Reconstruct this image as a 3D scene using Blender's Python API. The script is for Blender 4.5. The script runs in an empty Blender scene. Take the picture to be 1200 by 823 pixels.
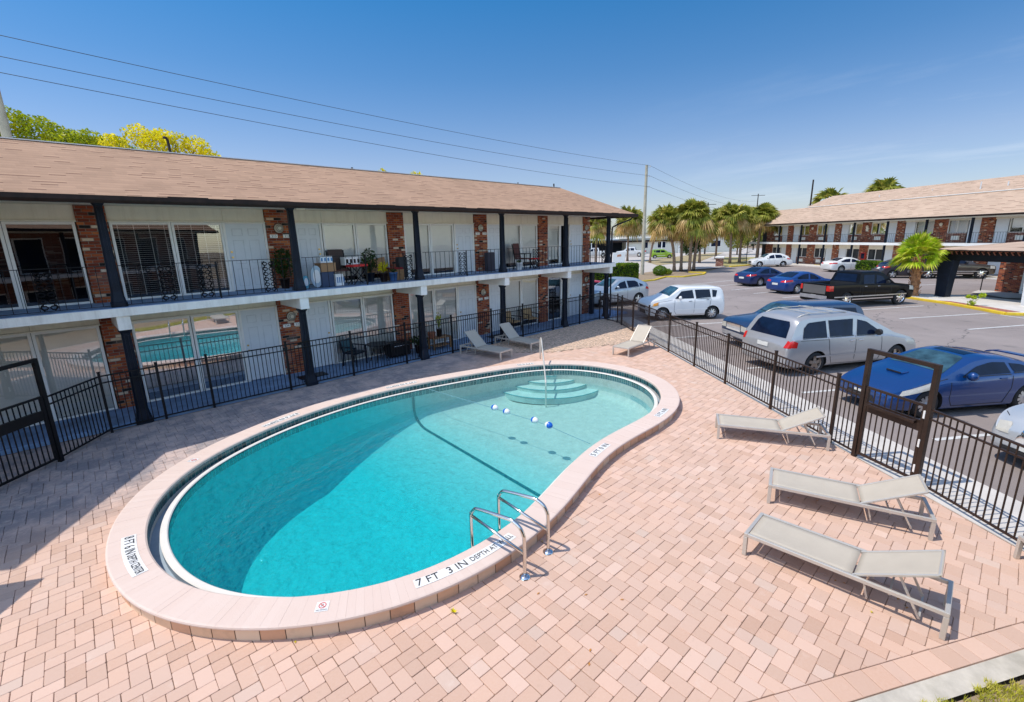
import bpy, bmesh, math, random
from mathutils import Vector, Matrix
from mathutils.bvhtree import BVHTree
from mathutils.geometry import tessellate_polygon
R = math.radians
rnd = random.Random(7)
scene = bpy.context.scene
COL = scene.collection

# ------------------------------------------------------------------ materials
class NT:
    """tiny node helper"""
    def __init__(s, tree): s.t = tree; s.n = tree.nodes; s.l = tree.links
    def new(s, typ, **kw):
        n = s.n.new(typ)
        for k, v in kw.items(): setattr(n, k, v)
        return n
    def put(s, sock, v):
        if isinstance(v, bpy.types.NodeSocket): s.l.new(v, sock)
        elif v is not None: sock.default_value = v
    def m(s, op, a, b=None, c=None, clamp=False):
        n = s.new('ShaderNodeMath', operation=op); n.use_clamp = clamp
        s.put(n.inputs[0], a)
        if b is not None: s.put(n.inputs[1], b)
        if c is not None: s.put(n.inputs[2], c)
        return n.outputs[0]
    def mix(s, f, a, b, mode='MIX'):
        n = s.new('ShaderNodeMix', data_type='RGBA', blend_type=mode)
        s.put(n.inputs[0], f)
        s.put(n.inputs[6], a if isinstance(a, bpy.types.NodeSocket) else (*a, 1) if len(a) == 3 else a)
        s.put(n.inputs[7], b if isinstance(b, bpy.types.NodeSocket) else (*b, 1) if len(b) == 3 else b)
        return n.outputs[2]
    def ramp(s, f, stops, interp='LINEAR'):
        n = s.new('ShaderNodeValToRGB'); n.color_ramp.interpolation = interp
        e = n.color_ramp.elements
        while len(e) < len(stops): e.new(0.5)
        for i, (p, c) in enumerate(stops):
            e[i].position = p; e[i].color = (*c, 1) if len(c) == 3 else c
        s.put(n.inputs[0], f); return n.outputs[0]
    def obj(s): return s.new('ShaderNodeTexCoord').outputs['Object']
    def xyz(s, v):
        n = s.new('ShaderNodeSeparateXYZ'); s.put(n.inputs[0], v); return n.outputs
    def vec(s, x, y, z=0.0):
        n = s.new('ShaderNodeCombineXYZ'); s.put(n.inputs[0], x); s.put(n.inputs[1], y); s.put(n.inputs[2], z); return n.outputs[0]
    def noise(s, v, scale, detail=3, rough=0.5):
        n = s.new('ShaderNodeTexNoise'); s.put(n.inputs['Vector'], v)
        n.inputs['Scale'].default_value = scale; n.inputs['Detail'].default_value = detail; n.inputs['Roughness'].default_value = rough
        return n.outputs['Fac']
    def white(s, v):
        n = s.new('ShaderNodeTexWhiteNoise', noise_dimensions='3D'); s.put(n.inputs['Vector'], v); return n.outputs
    def bump(s, h, dist, strength=1.0):
        n = s.new('ShaderNodeBump'); s.put(n.inputs['Height'], h); n.inputs['Distance'].default_value = dist
        n.inputs['Strength'].default_value = strength; return n.outputs[0]

def newmat(name):
    m = bpy.data.materials.new(name); m.use_nodes = True
    t = NT(m.node_tree); b = m.node_tree.nodes['Principled BSDF']
    return m, t, b
def sc(c, k): return tuple(max(0, min(1, x * k)) for x in c)
def pm(name, col, rough=0.5, metal=0.0, var=0.12, scale=4.0, bump=0.0, bscale=60, coat=0.0, spec=0.5, dirt=None):
    m, t, b = newmat(name)
    o = t.obj()
    f = t.ramp(t.noise(o, scale, 5, 0.6), [(0.3, (0, 0, 0)), (0.7, (1, 1, 1))])
    c = t.mix(f, sc(col, 1 - var), sc(col, 1 + var))
    if dirt:
        f2 = t.ramp(t.noise(o, scale * 0.35, 6, 0.7), [(0.5, (0, 0, 0)), (0.75, (1, 1, 1))])
        c = t.mix(t.m('MULTIPLY', f2, 0.6), c, dirt)
    t.put(b.inputs['Base Color'], c)
    b.inputs['Roughness'].default_value = rough; b.inputs['Metallic'].default_value = metal
    b.inputs['Specular IOR Level'].default_value = spec
    if coat: b.inputs['Coat Weight'].default_value = coat; b.inputs['Coat Roughness'].default_value = 0.03
    if bump: t.put(b.inputs['Normal'], t.bump(t.noise(o, bscale, 4, 0.6), bump))
    return m
def brickmat(name, w=0.215, h=0.075, stops=None, mortar=(0.30, 0.24, 0.20), mw=0.010):
    m, t, b = newmat(name)
    p = t.xyz(t.obj()); u = t.m('ADD', p[0], p[1]); v = p[2]
    row = t.m('FLOOR', t.m('DIVIDE', v, h))
    u2 = t.m('ADD', t.m('DIVIDE', u, w), t.m('MULTIPLY', t.m('MODULO', row, 2), 0.5))
    idn = t.white(t.vec(t.m('FLOOR', u2), row, 3.3))
    fu = t.m('FRACT', u2); fv = t.m('FRACT', t.m('DIVIDE', v, h))
    du = t.m('MULTIPLY', t.m('MINIMUM', fu, t.m('SUBTRACT', 1, fu)), w)
    dv = t.m('MULTIPLY', t.m('MINIMUM', fv, t.m('SUBTRACT', 1, fv)), h)
    d = t.m('MINIMUM', du, dv)
    d = t.m('ADD', d, t.m('MULTIPLY', t.m('SUBTRACT', t.noise(t.obj(), 50, 3), 0.5), 0.006))
    k = t.m('DIVIDE', t.m('SUBTRACT', d, mw * 0.4), 0.004, clamp=True)
    stops = stops or [(0, (0.012, 0.010, 0.010)), (0.05, (0.24, 0.045, 0.018)), (0.25, (0.38, 0.075, 0.024)), (0.5, (0.50, 0.12, 0.035)),
                      (0.70, (0.58, 0.18, 0.055)), (0.84, (0.34, 0.07, 0.03)), (0.93, (0.80, 0.60, 0.42)), (0.97, (0.85, 0.70, 0.54))]
    c = t.ramp(idn[0], stops, 'CONSTANT')
    c = t.mix(t.m('MULTIPLY', t.noise(t.obj(), 30, 4, 0.7), 0.5), c, (0.12, 0.05, 0.03), 'MULTIPLY')
    patch = t.ramp(t.noise(t.obj(), 1.3, 2), [(0.58, (0, 0, 0)), (0.66, (1, 1, 1))])
    c = t.mix(t.m('MULTIPLY', patch, t.m('MULTIPLY', t.noise(t.obj(), 14, 4, 0.7), 0.35)), c, (0.55, 0.42, 0.33))
    c = t.mix(k, mortar, c)
    t.put(b.inputs['Base Color'], c); b.inputs['Roughness'].default_value = 0.85
    hh = t.m('ADD', k, t.m('MULTIPLY', idn[0], 0.5))
    t.put(b.inputs['Normal'], t.bump(hh, 0.012))
    return m
def shinglemat(name, base, w=0.26, h=0.13, slope=0.5):
    m, t, b = newmat(name)
    p = t.xyz(t.obj()); u = t.m('ADD', p[0], t.m('MULTIPLY', p[1], 0.15)); v = t.m('DIVIDE', p[2], math.sin(slope))
    row = t.m('FLOOR', t.m('DIVIDE', v, h))
    rr = t.white(t.vec(row, 5, 1))[0]
    u2 = t.m('ADD', t.m('DIVIDE', u, w), t.m('MULTIPLY', rr, 7))
    idn = t.white(t.vec(t.m('FLOOR', u2), row, 9.1))[0]
    idb = t.white(t.vec(t.m('FLOOR', t.m('MULTIPLY', u2, 0.37)), row, 2.1))[0]
    fv = t.m('FRACT', t.m('DIVIDE', v, h))
    edge = t.m('MULTIPLY', t.m('LESS_THAN', fv, 0.34), t.m('ADD', 0.14, t.m('MULTIPLY', t.m('GREATER_THAN', idn, 0.78), 0.86)))
    s = t.m('ADD', 0.80, t.m('ADD', t.m('MULTIPLY', idn, 0.16), t.m('MULTIPLY', idb, 0.08)))
    n = t.noise(t.obj(), 0.6, 4, 0.6)
    s = t.m('MULTIPLY', s, t.m('ADD', 0.82, t.m('MULTIPLY', n, 0.36)))
    g = t.noise(t.obj(), 220, 2)
    s = t.m('MULTIPLY', s, t.m('ADD', 0.8, t.m('MULTIPLY', g, 0.4)))
    c = t.mix(1.0, base, t.vec(s, s, s), 'MULTIPLY')
    c = t.mix(t.m('MULTIPLY', edge, 0.66), c, (0.12, 0.06, 0.04))
    t.put(b.inputs['Base Color'], c); b.inputs['Roughness'].default_value = 0.92; b.inputs['Specular IOR Level'].default_value = 0.2
    t.put(b.inputs['Normal'], t.bump(t.m('ADD', fv, t.m('MULTIPLY', g, 0.3)), 0.01))
    return m
def glassmat(name, tint=(0.99, 0.99, 0.99), gloss=0.2, rough=0.01):
    m, t, b = newmat(name); t.n.remove(b)
    tr = t.new('ShaderNodeBsdfTransparent'); tr.inputs[0].default_value = (*tint, 1)
    gl = t.new('ShaderNodeBsdfGlossy'); gl.inputs['Color'].default_value = (0.95, 0.97, 1, 1); gl.inputs['Roughness'].default_value = rough
    wob = t.noise(t.obj(), 1.2, 1)
    t.put(gl.inputs['Normal'], t.bump(wob, 0.0012))
    fr = t.new('ShaderNodeFresnel'); fr.inputs[0].default_value = 1.5
    f = t.m('ADD', t.m('MULTIPLY', fr.outputs[0], 1.4), gloss, clamp=True)
    mx = t.new('ShaderNodeMixShader'); t.put(mx.inputs[0], f); t.l.new(tr.outputs[0], mx.inputs[1]); t.l.new(gl.outputs[0], mx.inputs[2])
    t.l.new(mx.outputs[0], t.n['Material Output'].inputs[0]); return m
def leafmat(name, c1, c2, c3, scale=1.2):
    m, t, b = newmat(name); t.n.remove(b)
    n = t.ramp(t.noise(t.obj(), scale, 4, 0.7), [(0.32, c1), (0.5, c2), (0.68, c3)])
    g = t.new('ShaderNodeNewGeometry').outputs['Random Per Island']
    v = t.m('ADD', 0.65, t.m('MULTIPLY', g, 0.7)); c = t.mix(1, n, t.vec(v, v, v), 'MULTIPLY')
    d = t.new('ShaderNodeBsdfPrincipled'); t.put(d.inputs['Base Color'], c); d.inputs['Roughness'].default_value = 0.5
    d.inputs['Specular IOR Level'].default_value = 0.3
    tl = t.new('ShaderNodeBsdfTranslucent'); t.put(tl.inputs[0], c)
    mx = t.new('ShaderNodeMixShader'); mx.inputs[0].default_value = 0.42
    t.l.new(d.outputs[0], mx.inputs[1]); t.l.new(tl.outputs[0], mx.inputs[2]); t.l.new(mx.outputs[0], t.n['Material Output'].inputs[0])
    return m

M = {}
M['brick'] = brickmat('clinker_brick')
M['brick2'] = brickmat('low_wall_brick', stops=[(0, (0.20, 0.05, 0.03)), (0.3, (0.30, 0.09, 0.055)), (0.6, (0.36, 0.13, 0.08)), (0.85, (0.5, 0.33, 0.25)), (0.95, (0.6, 0.48, 0.4))])
M['shingle'] = shinglemat('roof_shingle', (0.49, 0.305, 0.20), slope=0.49)
M['shingle_far'] = shinglemat('roof_shingle_far', (0.53, 0.385, 0.285), slope=0.62, w=0.5, h=0.2)
M['flash'] = pm('roof_flashing', (0.62, 0.62, 0.62), 0.5)
M['gutter'] = pm('brown_gutter', (0.022, 0.011, 0.008), 0.5, var=0.4, scale=6, spec=.25)
M['cream'] = pm('cream_panel', (0.84, 0.80, 0.68), 0.7, var=0.04, bump=0.001)
M['cream_dirt'] = pm('cream_slab', (0.82, 0.79, 0.72), 0.75, var=0.06, dirt=(0.45, 0.40, 0.33))
def streaky(name, col, dirt, k_=.5):
    m, t, b = newmat(name); p = t.xyz(t.obj()); v = t.vec(t.m('MULTIPLY', t.m('ADD', p[0], p[1]), 5.0), 0.0, t.m('MULTIPLY', p[2], 0.5))
    n = t.ramp(t.noise(v, 1.0, 6, 0.75), [(0.45, (0, 0, 0)), (0.75, (1, 1, 1))]); n2 = t.ramp(t.noise(t.obj(), 2.2, 5, 0.7), [(0.5, (0, 0, 0)), (0.75, (1, 1, 1))])
    c = t.mix(t.m('MULTIPLY', n, k_), col, dirt); c = t.mix(t.m('MULTIPLY', n2, k_ * .5), c, dirt)
    t.put(b.inputs['Base Color'], c); b.inputs['Roughness'].default_value = .75; t.put(b.inputs['Normal'], t.bump(t.noise(t.obj(), 90, 3), .0015)); return m
M['cream'] = streaky('cream_panel_streaked', (0.86, 0.82, 0.70), (0.62, 0.57, 0.46))
M['cream_dirt'] = streaky('cream_slab_streaked', (0.86, 0.83, 0.77), (0.48, 0.44, 0.38), .6)
M['white'] = pm('white_trim', (0.86, 0.84, 0.80), 0.55, var=0.05)
M['moulding'] = pm('door_moulding', (0.62, 0.65, 0.68), 0.6)
M['door'] = pm('grey_door', (0.71, 0.74, 0.77), 0.55, var=0.03)
M['slabtop'] = pm('blue_grey_walk', (0.19, 0.30, 0.48), 0.7, var=0.25, scale=3, dirt=(0.10, 0.11, 0.13))
M['black'] = pm('black_iron', (0.006, 0.006, 0.008), 0.5, var=0.3, spec=.25)
M['navy'] = pm('navy_column', (0.007, 0.012, 0.024), 0.5, var=0.3, spec=.25)
M['bronze'] = pm('bronze_metal', (0.045, 0.027, 0.020), 0.42, metal=0.2, var=0.25, spec=.3)
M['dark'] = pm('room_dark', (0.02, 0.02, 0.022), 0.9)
M['carpet'] = pm('room_floor', (0.10, 0.09, 0.08), 0.9)
M['blind'] = pm('cream_blind', (0.93, 0.92, 0.86), 0.7, var=0.03)
M['blind_grey'] = pm('pale_shade', (0.78, 0.81, 0.84), 0.7, var=0.03)
M['glass'] = glassmat('window_glass', gloss=0.03)
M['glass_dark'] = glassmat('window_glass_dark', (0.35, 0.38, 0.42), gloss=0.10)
M['glass_lo'] = glassmat('window_glass_mirror', (0.95, 0.97, 0.98), gloss=0.42)
M['glass_open'] = glassmat('window_glass_open', (0.80, 0.82, 0.84), gloss=0.10)
M['glass_mid'] = glassmat('window_glass_mid', gloss=0.16)
M['steel'] = pm('stainless_steel', (0.72, 0.70, 0.66), 0.16, metal=1.0, var=0.04)
M['chrome'] = pm('chrome', (0.8, 0.8, 0.8), 0.08, metal=1.0, var=0.02)
M['asphalt_line'] = pm('white_line_paint', (0.62, 0.62, 0.60), 0.8, var=0.2, scale=6, dirt=(0.3, 0.3, 0.3))
M['yellow'] = pm('yellow_kerb_paint', (0.72, 0.50, 0.03), 0.6, var=0.15, scale=3, dirt=(0.5, 0.38, 0.12))
M['sling'] = pm('sling_fabric', (0.50, 0.44, 0.355), 0.75, var=0.04, bump=0.0015, bscale=300)
M['frame'] = pm('champagne_frame', (0.60, 0.56, 0.50), 0.38, metal=0.35, var=0.05)
M['tyre'] = pm('tyre_rubber', (0.018, 0.018, 0.02), 0.8)
M['rim'] = pm('alloy_rim', (0.55, 0.56, 0.58), 0.3, metal=0.8)
M['steelrim'] = pm('steel_rim', (0.32, 0.25, 0.2), 0.5, metal=0.5)
M['carglass'] = pm('car_window', (0.006, 0.012, 0.032), 0.03, var=0.3, spec=0.2)
M['carglass_blue'] = pm('car_windscreen', (0.03, 0.075, 0.10), 0.03, var=0.7, scale=2.5, spec=0.4)
M['plastic'] = pm('black_plastic', (0.02, 0.02, 0.022), 0.55)
M['red_lens'] = pm('red_lens', (0.55, 0.02, 0.015), 0.12, var=0.2)
M['amber'] = pm('amber_lens', (0.75, 0.30, 0.03), 0.15)
M['lens'] = pm('clear_lens', (0.52, 0.50, 0.44), 0.1, var=0.1, scale=12)
M['plate'] = pm('number_plate', (0.7, 0.7, 0.66), 0.4, var=0.1, scale=30)
M['mulch'] = pm('gravel_mulch', (0.60, 0.43, 0.31), 0.95, var=0.55, scale=14, bump=0.03, bscale=30, dirt=(0.32, 0.27, 0.23))
M['concrete'] = pm('concrete', (0.60, 0.56, 0.51), 0.9, var=0.1, scale=2, bump=0.002, bscale=120, dirt=(0.45, 0.42, 0.38))
M['concrete_old'] = pm('old_concrete', (0.55, 0.50, 0.42), 0.95, var=0.25, scale=3, bump=0.004, bscale=60, dirt=(0.33, 0.30, 0.22))
M['soil'] = pm('soil', (0.30, 0.22, 0.14), 0.95, var=0.3, scale=5)
M['street'] = pm('street_concrete', (0.50, 0.46, 0.42), 0.9, var=0.08, scale=0.3)
M['bark'] = pm('palm_bark', (0.24, 0.16, 0.11), 0.9, var=0.5, scale=9, bump=0.04, bscale=14)
M['bark_red'] = pm('young_palm_bark', (0.36, 0.17, 0.08), 0.9, var=0.6, scale=8, bump=0.05, bscale=10)
M['palm_leaf'] = leafmat('palm_fronds', (0.08, 0.12, 0.015), (0.28, 0.29, 0.035), (0.54, 0.43, 0.10))
M['palm_dead'] = leafmat('palm_dead_fronds', (0.44, 0.27, 0.08), (0.62, 0.42, 0.16), (0.68, 0.50, 0.26))
M['palm_bright'] = leafmat('bright_palm_fronds', (0.16, 0.34, 0.012), (0.46, 0.56, 0.02), (0.75, 0.66, 0.14), 2.0)
M['leaf'] = leafmat('green_leaves', (0.12, 0.20, 0.008), (0.38, 0.44, 0.012), (0.62, 0.58, 0.02))
M['leaf_yellow'] = leafmat('yellow_green_leaves', (0.48, 0.48, 0.01), (0.80, 0.70, 0.015), (0.90, 0.76, 0.03))
M['leaf_dark'] = leafmat('dark_leaves', (0.015, 0.035, 0.008), (0.04, 0.08, 0.012), (0.10, 0.14, 0.02))
M['hedge'] = leafmat('hedge_leaves', (0.05, 0.11, 0.01), (0.13, 0.23, 0.012), (0.32, 0.36, 0.02))
M['pole'] = pm('weathered_pole', (0.42, 0.38, 0.29), 0.9, var=0.2, scale=3)
M['wire'] = pm('wire', (0.03, 0.035, 0.05), 0.7)
M['text'] = pm('marker_text', (0.03, 0.03, 0.032), 0.6)
M['tile_white'] = pm('white_marker_tile', (0.80, 0.79, 0.76), 0.4, var=0.08, scale=20)
M['ball_blue'] = pm('float_blue', (0.01, 0.12, 0.55), 0.3)
M['ball_white'] = pm('float_white', (0.85, 0.85, 0.85), 0.3)
M['rope'] = pm('rope', (0.16, 0.34, 0.38), 0.7)
M['step_tile'] = pm('step_edge_tile', (0.08, 0.40, 0.42), 0.4)
M['step_face'] = pm('step_plaster', (0.54, 0.66, 0.60), 0.7)
M['linetile'] = pm('black_line_tile', (0.006, 0.02, 0.035), 0.4)

# asphalt
def asphalt():
    m, t, b = newmat('asphalt'); o = t.obj()
    n1 = t.noise(o, 0.22, 5, 0.6); n2 = t.noise(o, 90, 3, 0.7); n3 = t.noise(o, 1.8, 5, 0.7)
    c = t.mix(t.ramp(n1, [(0.35, (0, 0, 0)), (0.65, (1, 1, 1))]), (0.245, 0.205, 0.187), (0.31, 0.262, 0.24))
    c = t.mix(t.m('MULTIPLY', t.ramp(n3, [(0.45, (0, 0, 0)), (0.75, (1, 1, 1))]), 0.35), c, (0.19, 0.17, 0.165))
    s = t.m('ADD', 0.75, t.m('MULTIPLY', n2, 0.5)); c = t.mix(1, c, t.vec(s, s, s), 'MULTIPLY')
    vo = t.new('ShaderNodeTexVoronoi', feature='DISTANCE_TO_EDGE'); wv = t.new('ShaderNodeVectorMath', operation='ADD'); t.put(wv.inputs[0], o); nn_ = t.new('ShaderNodeTexNoise'); nn_.inputs['Scale'].default_value = 1.1; nn_.inputs['Detail'].default_value = 5; t.put(nn_.inputs['Vector'], o); t.put(wv.inputs[1], nn_.outputs['Color']); t.put(vo.inputs['Vector'], wv.outputs[0]); vo.inputs['Scale'].default_value = 0.22
    ck = t.m('MULTIPLY', t.m('LESS_THAN', vo.outputs['Distance'], 0.0045), t.m('GREATER_THAN', t.noise(o, 0.35, 2), 0.5)); c = t.mix(t.m('MULTIPLY', ck, 0.6), c, (0.07, 0.065, 0.065))
    oil = t.ramp(t.noise(o, 0.9, 3, 0.5), [(0.66, (0, 0, 0)), (0.76, (1, 1, 1))]); c = t.mix(t.m('MULTIPLY', oil, 0.55), c, (0.10, 0.09, 0.09))
    lt = t.ramp(t.noise(o, 2.6, 5, 0.8), [(0.62, (0, 0, 0)), (0.8, (1, 1, 1))]); c = t.mix(t.m('MULTIPLY', lt, 0.35), c, (0.42, 0.38, 0.36))
    t.put(b.inputs['Base Color'], c); b.inputs['Roughness'].default_value = 0.9
    t.put(b.inputs['Normal'], t.bump(n2, 0.004)); return m
M['asphalt'] = asphalt()
def paver():
    m, t, b = newmat('pink_paver'); o = t.obj()
    a = t.new('ShaderNodeVertexColor'); a.layer_name = 'tone'; s = t.new('ShaderNodeSeparateColor'); t.put(s.inputs[0], a.outputs[0])
    r1, r2 = s.outputs[0], s.outputs[1]
    c = t.ramp(r1, [(0.0, (0.595, 0.375, 0.27)), (0.35, (0.65, 0.43, 0.32)), (0.65, (0.685, 0.465, 0.36)), (0.85, (0.69, 0.485, 0.385)), (1.0, (0.66, 0.495, 0.40))])
    n = t.noise(o, 38, 5, 0.7); c = t.mix(t.ramp(n, [(0.35, (0, 0, 0)), (0.9, (.6, .6, .6))]), c, sc((0.69, 0.49, 0.385), 1.0), 'MIX')
    big = t.ramp(t.noise(o, 0.45, 4, 0.6), [(0.42, (0, 0, 0)), (0.62, (1, 1, 1))])
    v = t.m('ADD', 0.88, t.m('MULTIPLY', r2, 0.16)); c = t.mix(1, c, t.vec(v, v, v), 'MULTIPLY')
    c = t.mix(t.m('MULTIPLY', big, 0.22), c, (0.60, 0.46, 0.37))
    sp = t.ramp(t.noise(o, 7, 6, 0.75), [(0.60, (0, 0, 0)), (0.74, (1, 1, 1))]); c = t.mix(t.m('MULTIPLY', sp, 0.35), c, (0.40, 0.27, 0.20))
    wh = t.ramp(t.noise(o, 3.1, 5, 0.7), [(0.60, (0, 0, 0)), (0.75, (1, 1, 1))]); c = t.mix(t.m('MULTIPLY', wh, 0.35), c, (0.74, 0.62, 0.54))
    # black stains towards the building side, and its shade darkened into the paver colour
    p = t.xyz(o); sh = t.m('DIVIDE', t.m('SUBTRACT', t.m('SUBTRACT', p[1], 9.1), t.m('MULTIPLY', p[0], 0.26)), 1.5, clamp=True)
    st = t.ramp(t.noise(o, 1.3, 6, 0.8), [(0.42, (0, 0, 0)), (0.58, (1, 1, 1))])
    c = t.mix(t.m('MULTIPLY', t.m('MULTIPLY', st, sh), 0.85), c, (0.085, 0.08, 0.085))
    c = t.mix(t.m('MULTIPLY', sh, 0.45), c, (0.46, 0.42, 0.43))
    t.put(b.inputs['Base Color'], c); b.inputs['Roughness'].default_value = 0.85; b.inputs['Specular IOR Level'].default_value = 0.25
    t.put(b.inputs['Normal'], t.bump(t.noise(o, 120, 4, 0.7), 0.002)); return m
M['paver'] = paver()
M['paver_joint'] = pm('paver_joint_sand', (0.30, 0.205, 0.15), 0.95, var=0.6, scale=2, bump=0.003, bscale=80)
def copingmat():
    m, t, b = newmat('coping_stone'); o = t.obj()
    a = t.new('ShaderNodeVertexColor'); a.layer_name = 'tone'; s = t.new('ShaderNodeSeparateColor'); t.put(s.inputs[0], a.outputs[0])
    c = t.ramp(s.outputs[0], [(0, (0.69, 0.535, 0.455)), (0.5, (0.70, 0.55, 0.47)), (1, (0.715, 0.565, 0.485))])
    n = t.ramp(t.noise(o, 2.5, 6, 0.7), [(0.4, (0, 0, 0)), (0.7, (1, 1, 1))])
    c = t.mix(t.m('MULTIPLY', n, 0.3), c, (0.72, 0.60, 0.53))
    t.put(b.inputs['Base Color'], c); b.inputs['Roughness'].default_value = 0.8; b.inputs['Specular IOR Level'].default_value = 0.25
    t.put(b.inputs['Normal'], t.bump(t.noise(o, 60, 4, 0.7), 0.002)); return m
M['coping'] = copingmat()
def risermat():
    m, t, b = newmat('riser_stone'); o = t.obj()
    a = t.new('ShaderNodeVertexColor'); a.layer_name = 'tone'; s = t.new('ShaderNodeSeparateColor'); t.put(s.inputs[0], a.outputs[0])
    c = t.ramp(s.outputs[0], [(0, (0.60, 0.33, 0.20)), (0.5, (0.72, 0.47, 0.30)), (1, (0.76, 0.58, 0.42))])
    n = t.ramp(t.noise(o, 5, 6, 0.7), [(0.5, (0, 0, 0)), (0.8, (1, 1, 1))])
    c = t.mix(t.m('MULTIPLY', n, 0.4), c, (0.3, 0.2, 0.15))
    t.put(b.inputs['Base Color'], c); b.inputs['Roughness'].default_value = 0.85; return m
M['riser'] = risermat()
def pooltile():
    m, t, b = newmat('teal_tile')
    a = t.new('ShaderNodeVertexColor'); a.layer_name = 'tone'; s = t.new('ShaderNodeSeparateColor'); t.put(s.inputs[0], a.outputs[0])
    c = t.ramp(s.outputs[0], [(0, (0.008, 0.05, 0.055)), (0.5, (0.02, 0.10, 0.11)), (1, (0.05, 0.17, 0.17))])
    t.put(b.inputs['Base Color'], c); b.inputs['Roughness'].default_value = 0.2; return m
M['tile'] = pooltile()
def plaster():
    m, t, b = newmat('pool_plaster'); o = t.obj()
    n = t.noise(o, 1.4, 5, 0.6)
    zz = t.m("DIVIDE", t.m("SUBTRACT", t.xyz(o)[0], 4.6), 3.0, clamp=True)
    c = t.mix(n, (0.60, 0.58, 0.51), (0.66, 0.62, 0.54)); c = t.mix(zz, (0.02, 0.62, 0.62), c)
    # fine mottling in the plaster colour, standing in for rippled light on the floor
    v = t.ramp(t.noise(o, 5.5, 5, 0.8), [(0.35, (0, 0, 0)), (0.65, (1, 1, 1))]); s = t.m('ADD', 0.88, t.m('MULTIPLY', v, 0.24)); c = t.mix(1, c, t.vec(s, s, s), 'MULTIPLY')
    t.put(b.inputs['Base Color'], c); b.inputs['Roughness'].default_value = 0.7; return m
M['plaster'] = plaster()
def watermat():
    m, t, b = newmat('pool_water'); t.n.remove(b); o = t.obj()
    tr = t.new('ShaderNodeBsdfTransparent'); tr.inputs[0].default_value = (0.96, 1, 1, 1)
    gl = t.new('ShaderNodeBsdfGlossy'); gl.inputs['Roughness'].default_value = 0.02; gl.inputs['Color'].default_value = (0.9, 0.95, 1, 1)
    n1 = t.noise(o, 2.2, 3, 0.5); n2 = t.noise(o, 14, 3, 0.6)
    near = t.m('DIVIDE', t.m('SUBTRACT', 9.0, t.xyz(o)[0]), 5.0, clamp=True)
    n3 = t.noise(o, 5.5, 4, 0.6)
    h = t.m('ADD', t.m('MULTIPLY', n1, 0.5), t.m('MULTIPLY', t.m('ADD', t.m('MULTIPLY', n2, 0.30), t.m('MULTIPLY', n3, 0.8)), t.m('ADD', 0.12, near)))
    nm = t.bump(h, 0.05); t.put(gl.inputs['Normal'], nm)
    fr = t.new('ShaderNodeFresnel'); fr.inputs[0].default_value = 1.33; t.put(fr.inputs['Normal'], nm)
    mx = t.new('ShaderNodeMixShader'); t.put(mx.inputs[0], t.m('MULTIPLY', fr.outputs[0], 0.55)); t.l.new(tr.outputs[0], mx.inputs[1]); t.l.new(gl.outputs[0], mx.inputs[2])
    df = t.new('ShaderNodeBsdfDiffuse'); fx = t.m('DIVIDE', t.m('SUBTRACT', t.xyz(o)[0], 5.2), 2.6, clamp=True); t.put(df.inputs[0], t.mix(fx, (0.02, 0.56, 0.61), (0.28, 0.60, 0.60))); hd_ = t.m('ADD', h, t.m('MULTIPLY', t.noise(o, 26, 2), t.m('MULTIPLY', near, 0.12))); t.put(df.inputs['Normal'], t.bump(hd_, 0.22))
    m2 = t.new('ShaderNodeMixShader'); t.put(m2.inputs[0], t.m('SUBTRACT', 0.25, t.m('MULTIPLY', fx, 0.15))); t.l.new(mx.outputs[0], m2.inputs[1]); t.l.new(df.outputs[0], m2.inputs[2])
    out = t.n['Material Output']; t.l.new(m2.outputs[0], out.inputs[0])
    va = t.new('ShaderNodeVolumeAbsorption'); va.inputs['Color'].default_value = (0.02, 0.82, 0.90, 1); va.inputs['Density'].default_value = 0.26
    t.l.new(va.outputs[0], out.inputs['Volume']); return m
M['water'] = watermat()
M['grass'] = leafmat('grass_blades', (0.26, 0.30, 0.02), (0.58, 0.56, 0.06), (0.80, 0.66, 0.20), 3)

def paint(name, col, flake=0.0, rough=0.35):
    m, t, b = newmat(name); o = t.obj()
    n = t.noise(o, 2.0, 4, 0.6); c = t.mix(n, sc(col, 0.93), sc(col, 1.05))
    t.put(b.inputs['Base Color'], c); b.inputs['Roughness'].default_value = rough; b.inputs['Metallic'].default_value = flake
    b.inputs['Coat Weight'].default_value = 0.7 if max(col) > .01 else 0.22; b.inputs['Specular IOR Level'].default_value = .5 if max(col) > .01 else .1; b.inputs['Coat Roughness'].default_value = 0.04
    return m

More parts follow.
